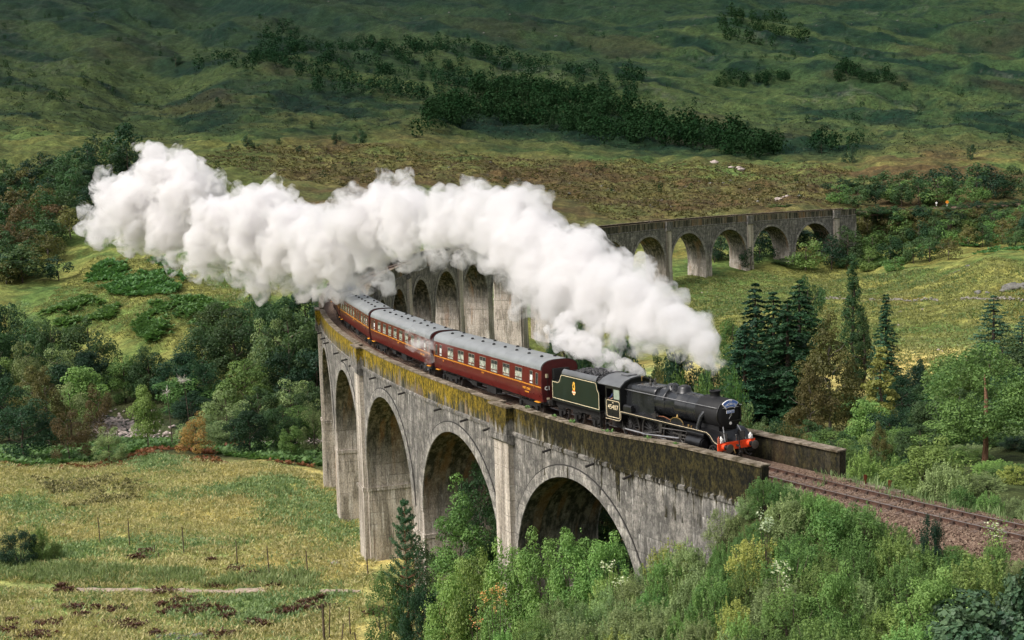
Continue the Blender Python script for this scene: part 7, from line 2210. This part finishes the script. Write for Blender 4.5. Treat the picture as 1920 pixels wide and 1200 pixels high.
for i, (x, yb, yt, r, ln) in enumerate(((608, 1200, 1132, .10, 0), (617, 1196, 1134, .05, .08), (657, 1192, 1138, .05, 0), (640, 1200, 1170, .05, .2), (668, 1200, 1185, .05, -.2), (712, 1180, 1135, .07, 0), (751, 1162, 1112, .05, 0), (697, 1205, 1185, .05, 0), (789, 1135, 1095, .045, 0), (722, 1194, 1172, .045, .1))):
    lt.append(fence_post(x, yb, yt, lw[i], r, ln))
fw = empty("fence_wires", tuple(tops[0])); tag(fw, "thin wires strung between the meadow fence posts", "fence wire")
for a, b in zip(tops[:-1], tops[1:]):
    for dz in (0, -.35):
        a_ = Vector(a) - fw.location + Vector((0, 0, dz)); b_ = Vector(b) - fw.location + Vector((0, 0, dz)); m_ = (a_ + b_) / 2 - Vector((0, 0, .06))
        mb = MB(); mb.tube([a_, m_, b_], .007, 3); mb.build("wire", M_WIRE, fw)
# ------------------------------------------------------------------ by the track: stub wall, rusty posts, end block
def stub():
    mb = MB(); sweep_arc(mb, [(-W_OUT - .15, -2.0), (-W_OUT - .15, -.28), (-W_OUT + .5, -.28), (-W_OUT + .5, -2.0)], -30.6, -26.75)
    o = mb.build("low_wall", M_COPE, None, 30); tag(o, "low dark retaining wall stub beyond the end of the far parapet", "wall"); return o
stub()
for s_, lab in ((-28.2, "rusty orange-brown steel post on the stub wall, nearer the parapet"), (-29.9, "rusty steel post on the stub wall, farther from the parapet")):
    p = arc(s_, -W_OUT + .1, -.30)
    mb = MB(); mb.box((0, 0, .22), (.13, .02, .52)); mb.box((0, .05, .22), (.02, .1, .52)); mb.box((0, .1, .22), (.13, .02, .52)); o = mb.build("rusty_post", M_POSTRUST); o.location = p; tag(o, lab, "post")
# ------------------------------------------------------------------ signs by the far line
M_SGO = plain("orange_sign", (.75, .25, .02), .5); M_SGW = plain("white_sign", (.78, .78, .75), .5)
for px_, yt_, yb_, m_, lab in ((1621, 378, 398, M_SGO, "orange lineside sign past the viaduct's far end"), (1627, 386, 402, M_SGW, "small white lineside board beside the orange sign"), (1823, 378, 392, M_SGW, "small white lineside board near the right border")):
    s_ = 395 + (px_ - 1590) * .19
    p = track_pt(s_, -3.2 if m_ is M_SGO else 3.0, 0)
    x, y, wd = to_px(p); top = at(x, yt_, wd)[2]
    h = max(top - p[2], 1.2)
    r_ = empty("lineside_sign", tuple(p - np.array([0, 0, .6])), -YAW); tag(r_, lab, "sign")
    mb = MB(); mb.cyl((0, 0, -.2), (0, 0, h + .3), .06, n=6); mb.build("post", M_WHITE, r_)
    mb = MB(); mb.lathe([(-.04, .48 if m_ is M_SGO else .32), (.0, .48 if m_ is M_SGO else .32)], (0, -.08, h + .5), 'y', 16); mb.build("board", m_, r_, 35)
# ------------------------------------------------------------------ flowers in the scrub
def flower_plant(px, D, ytop, lab, mat, n, size, spread, cat="flowering plant"):
    b = ground_at(px, D); wd = to_px(b)[2]; top = at(px, ytop, wd); h = max(top[2] - b[2], 1.0)
    r_ = empty("flowering_plant", tuple(b)); tag(r_, lab, cat)
    mb = MB(); C = []
    for k in range(6):
        a = k * 1.1; q = spread * RV.uniform(.2, 1); t_ = (q * math.cos(a), q * math.sin(a), h * RV.uniform(.72, 1.0))
        mb.tube([(0, 0, -.1), (t_[0] * .5, t_[1] * .5, h * .5), t_], [.02, .015, .008], 4); C.append(t_)
    mb.build("stems", BARK, r_, 60)
    C = np.array(C); q = C[rg.integers(0, len(C), n)] + rg.normal(size=(n, 3)) * np.array([.10, .10, .13])
    V = leaves(q, np.tile([0, 0, 1.0], (n, 1)), size, rg, .8, .5, .6); link("blossoms", leaf_mesh("blossoms", V, mat, rg.random(n)), r_)
    m = 420; q = rg.normal(size=(m, 3)) * np.array([spread * .6, spread * .6, h * .22]) + np.array([0, 0, h * .5]); V = leaves(q, rg.normal(size=(m, 3)), .11, rg, .6); link("foliage", leaf_mesh("foliage", V, L_BRIGHT, rg.random(m)), r_)
flower_plant(903, 84, 1072, "plant with peach-orange flower heads beside the bright bushes", L_ORANGE, 120, .13, .7)
flower_plant(918, 82, 1095, "second orange-flowered plant just below the first", L_ORANGE, 80, .12, .5)
flower_plant(872, 78, 1138, "low orange-flowered plant above the bare twigs", L_ORANGE, 40, .11, .5)
flower_plant(1436, 60, 955, "tall umbel plant with pale cream heads in front of the parapet end", L_CREAM, 160, .12, .35)
flower_plant(1140, 70, 1052, "pale umbel plant in the scrub below the first arch", L_CREAM, 130, .12, .7)
flower_plant(1465, 50, 1040, "pale umbel plant lower down in the middle of the scrub", L_CREAM, 90, .10, .5)
flower_plant(1880, 58, 978, "cream umbel plant beside the near rail at right", L_CREAM, 60, .11, .4)
# weeds rooted in the joints of the near parapet
P = []
for s_ in (-6.5, -8.5, -8.9, -12.5, -12.8, -16.9, -2.5, -19.5):
    c = arc(s_, W_IN + .2, H_PAR + float(.42 * smooth(-11, -21, s_)) + .02); P.append(c + rg.normal(size=(4, 3)) * np.array([.12, .12, .0]))
fronds("parapet_weeds", np.concatenate(P), .17, 6, L_MID, rg)
P = []
for s_ in np.linspace(-26, -40, 26):
    P.append(arc(s_, -1.7 + rg.normal() * .5, -.2) + rg.normal(size=(4, 3)) * np.array([.2, .2, 0]))
tufts("trackside_weeds", np.concatenate(P), .5, .15, 7, .02, L_GRASSG, rg)
# dead pale branches and twigs
def dead_branches(px, py, D, size, lab, m=14, mat=None):
    o_ = at(px, py, D); r = empty("dead_branches", tuple(o_)); tag(r, lab, "dead tree")
    mb = MB()
    for k in range(m):
        d = nrm(rg.normal(size=3) + np.array([0, 0, .25])); L = size * rg.uniform(.5, 1); q = d * L * .5 + rg.normal(size=3) * .08 * L
        mb.tube([(0, 0, -.3), tuple(q), tuple(d * L + rg.normal(size=3) * .1 * L)], [.045, .03, .01], 4)
        for j in range(2):
            e = nrm(d + .8 * rg.normal(size=3)); mb.tube([tuple(q), tuple(q + e * L * .4)], [.02, .008], 3)
    b = mb.build("branches", mat or BARKP, r, 60, fix=False)
    g = ground(o_[0], o_[1]); mb = MB(); mb.tube([(.4, .3, g - o_[2] - .3), (.3, .1, (g - o_[2]) * .5), (0, 0, -.1)], [.09, .06, .03], 6); mb.build("trunk", BARK, r, 60)
dead_branches(345, 712, 200, 1.5, "bare silvery dead branches poking out above the river trees", mat=plain("silver_dead_wood", (.55, .5, .45), .8))
dead_branches(312, 733, 196, 1.0, "smaller bare silvery branches just below the others", 8, plain("silver_dead_wood", (.55, .5, .45), .8))
# ------------------------------------------------------------------ steam
def steam_material(name, dens, noisy=None, aniso=0.2, col=(.962, .952, .955)):
    t = NT(name)
    p = t.n("ShaderNodeVolumePrincipled")
    p.inputs['Color'].default_value = (*col, 1)
    p.inputs['Density'].default_value = dens
    p.inputs['Anisotropy'].default_value = aniso
    if noisy:
        sc, lo, hi = noisy
        v = t.coords('Object')
        n = t.noise(v, sc, 6, .68, .9)
        mr = t.n("ShaderNodeMapRange"); t.l(n, mr.inputs[0]); mr.inputs[1].default_value = lo; mr.inputs[2].default_value = hi; mr.inputs[3].default_value = 0; mr.inputs[4].default_value = dens
        t.l(mr.outputs[0], p.inputs['Density'])
        try: t.m.cycles.volume_step_rate = .05
        except Exception: pass
    else:
        t.m.cycles.homogeneous_volume = True
    t.l(p.outputs[0], t.out.inputs['Volume'])
    return t.m

def billow(seeds, rng, levels=(11, 7), ratio=(.48, .42)):
    """a heap of ever smaller puffs on each other's backs; seeds are (point, radius)"""
    C = np.array([c for c, r in seeds], float); R = np.array([r for c, r in seeds], float)
    allC, allR = [C], [R]
    for n, q in zip(levels, ratio):
        d = nrm(rng.normal(size=(len(C), n, 3)))
        C2 = (C[:, None] + d * (R[:, None, None] * rng.uniform(.80, 1.0, (len(C), n, 1)))).reshape(-1, 3)
        R2 = (R[:, None] * q * rng.uniform(.55, 1.3, (len(C), n))).reshape(-1)
        allC.append(C2); allR.append(R2); C, R = C2, R2
    return np.concatenate(allC), np.concatenate(allR)

def fuse(name, C, R, voxel, mat, parent=None, rough=0.0, seed=0, rmin=None, stretch=None):
    v, f = ico_sphere(1)
    k = R > (rmin or voxel * 1.2); C, R = C[k], R[k]
    rng = np.random.default_rng(seed)
    s = R[:, None, None] * rng.uniform(.88, 1.12, (len(R), 1, 3))
    if stretch is not None: s = s * np.array(stretch)
    V = (v[None] * s + C[:, None]).reshape(-1, 3)
    F = (f[None] + len(v) * np.arange(len(R))[:, None, None]).reshape(-1, 3)
    tmp = bpy.data.objects.new(name, np_mesh(name, V, F, mat)); COL.objects.link(tmp)
    md = tmp.modifiers.new("r", 'REMESH'); md.mode = 'VOXEL'; md.voxel_size = voxel; md.adaptivity = 0.0
    dg = bpy.context.evaluated_depsgraph_get()
    me2 = bpy.data.meshes.new_from_object(tmp.evaluated_get(dg))
    bpy.data.objects.remove(tmp)
    n = len(me2.vertices)
    co = np.empty(n * 3, np.float32); me2.vertices.foreach_get("co", co); co = co.reshape(-1, 3)
    no = np.empty(n * 3, np.float32); me2.vertex_normals.foreach_get("vector", no); no = no.reshape(-1, 3)
    if rough > 0:
        d = 0
        for sc, am in ((1.1, 1.0), (.55, .6)):
            d = d + am * (vnoise(co[:, 0] / sc + 3.1 * co[:, 2] / sc, co[:, 1] / sc - 2.3 * co[:, 2] / sc, seed + 5) + vnoise(co[:, 2] / sc + 9, (co[:, 0] + co[:, 1]) / sc, seed + 8) - 1)
        co = co + no * (d * rough)[:, None]
        me2.vertices.foreach_set("co", co.astype(np.float32).ravel())
    me2.polygons.foreach_set("use_smooth", np.ones(len(me2.polygons), bool))
    me2.materials.clear(); me2.materials.append(mat); me2.update()
    o = link(name, me2, parent)
    print(name, "faces", len(me2.polygons))
    return o

# stations of the plume: bearing, height and radius seen from the viewpoint, and distance
PL = [(1341, 716, 6, 78.5), (1340, 705, 9, 78.6), (1337, 692, 12, 78.8), (1334, 676, 17, 79.2), (1318, 655, 30, 80), (1302, 628, 42, 82), (1328, 640, 26, 81), (1272, 608, 46, 85), (1235, 588, 54, 88), (1195, 566, 58, 91), (1215, 615, 42, 89),
      (1150, 535, 66, 95), (1105, 506, 66, 99), (1060, 480, 62, 103), (1110, 452, 34, 100), (1010, 442, 66, 107), (960, 408, 64, 112), (905, 398, 58, 118), (850, 410, 56, 123), (775, 400, 62, 129),
      (720, 384, 50, 133), (690, 420, 62, 134), (640, 450, 62, 140), (590, 455, 58, 145), (555, 425, 58, 150), (505, 392, 56, 154), (480, 440, 62, 155), (425, 425, 62, 160), (455, 385, 34, 158),
      (365, 365, 60, 167), (310, 340, 54, 171), (335, 318, 34, 169), (290, 288, 26, 172), (262, 385, 64, 174), (215, 390, 46, 178), (198, 350, 24, 178), (185, 430, 30, 181),
      (1110, 565, 48, 96), (1055, 545, 60, 100), (1160, 600, 34, 93), (1000, 515, 54, 104), (960, 470, 50, 108), (880, 432, 42, 118), (820, 440, 36, 123), (760, 448, 38, 129), (700, 475, 38, 134),
      (640, 500, 38, 141), (580, 500, 36, 146), (520, 480, 44, 152), (320, 430, 50, 170), (255, 430, 34, 175), (385, 460, 44, 163), (940, 440, 56, 112)]
# thin torn skirts: below the tail, over the coaches and at the chimney
THIN = [(1337, 712, 8, 78.6), (1333, 697, 15, 79), (1340, 680, 20, 79.5), (1325, 672, 24, 80), (1295, 680, 20, 82), (1270, 660, 26, 84), (1230, 650, 24, 87), (1200, 655, 20, 89), (1150, 655, 24, 92), (1110, 640, 30, 95), (1075, 640, 30, 98), (1030, 610, 34, 101),
        (985, 565, 32, 106), (955, 530, 26, 110), (920, 488, 24, 116), (870, 482, 24, 121), (820, 482, 26, 127), (765, 486, 28, 132), (720, 525, 28, 137), (680, 530, 30, 141), (640, 545, 28, 146), (605, 545, 26, 150), (570, 540, 30, 153),
        (535, 525, 30, 156), (485, 530, 30, 158), (490, 560, 16, 158), (455, 525, 28, 160), (440, 555, 14, 160), (400, 515, 26, 163), (365, 505, 24, 166), (325, 490, 22, 169), (290, 470, 24, 172), (235, 462, 20, 176), (185, 455, 18, 180), (155, 430, 18, 182), (165, 395, 18, 181),
        (190, 325, 14, 179), (205, 315, 10, 178), (345, 300, 16, 170), (400, 345, 16, 163), (255, 275, 12, 173)]
def build_steam():
    root = empty("steam_plume", tuple(at(1340, 727, 78.5))); tag(root, "long thick white plume of steam streaming from the engine's chimney back over the train", "steam plume")
    inv = Matrix.Translation(-Vector(root.location))
    rng = np.random.default_rng(4)
    seeds = [(at(x, y, D), r * 0.80 / FPX * D) for x, y, r, D in PL]
    C, R = billow(seeds, rng, (16, 9, 4), (.38, .42, .5))
    o = fuse("dense_steam", C, R, .20, STEAM, root, .12, 2); o.data.transform(inv)
    seeds = [(at(x, y, D), r / FPX * D) for x, y, r, D in THIN]
    C, R = billow(seeds, rng, (9, 4), (.5, .5))
    seeds2 = [(at(x, y, D), r * 1.10 / FPX * D) for x, y, r, D in PL]
    C2, R2 = billow(seeds2, rng, (14, 5), (.36, .5))
    o = fuse("thin_steam", np.concatenate([C, C2]), np.concatenate([R, R2]), .30, STEAMN, root, .05, 3); o.data.transform(inv)
    # steam lifting off the safety valves
    r2 = empty("safety_valve_steam", tuple(at(1215, 708, 86))); tag(r2, "small low trail of steam drifting back from the boiler top over the tender", "steam")
    inv = Matrix.Translation(-Vector(r2.location))
    sd = [(1218, 704, 6, 86), (1205, 699, 10, 86.5), (1190, 692, 13, 87), (1172, 684, 15, 87.5), (1152, 676, 17, 88.5), (1130, 666, 20, 89.5), (1108, 658, 22, 91), (1085, 655, 22, 92.5), (1068, 640, 26, 94), (1050, 620, 28, 96), (1095, 640, 24, 93)]
    C, R = billow([(at(x, y, D), r / FPX * D) for x, y, r, D in sd], rng, (10, 5), (.5, .5))
    o = fuse("valve_steam", C, R, .16, STEAMV, r2, .05, 6); o.data.transform(inv)
    # heating steam leaking between the first and second coach
    r3 = empty("leaking_steam", tuple(at(806, 680, 108))); tag(r3, "thin leak of steam between the first and second coach", "steam")
    inv = Matrix.Translation(-Vector(r3.location))
    sd = [(806, 675, 10, 110), (800, 655, 14, 109.5), (785, 640, 16, 110), (808, 645, 12, 108.5), (770, 648, 12, 111), (800, 690, 8, 109), (765, 625, 12, 112)]
    C, R = billow([(at(x, y, D), r / FPX * D) for x, y, r, D in sd], rng, (8, 4), (.5, .5))
    o = fuse("steam_wisp", C, R, .16, STEAML, r3, .05, 7); o.data.transform(inv)
STEAM = steam_material("dense_steam", .75)
STEAMN = steam_material("torn_steam", 1.5, (.62, .46, .64))
STEAMV = steam_material("valve_steam", 3.0, (1.1, .42, .64))
STEAML = steam_material("leaking_steam", 1.5, (1.3, .46, .66))
build_steam()
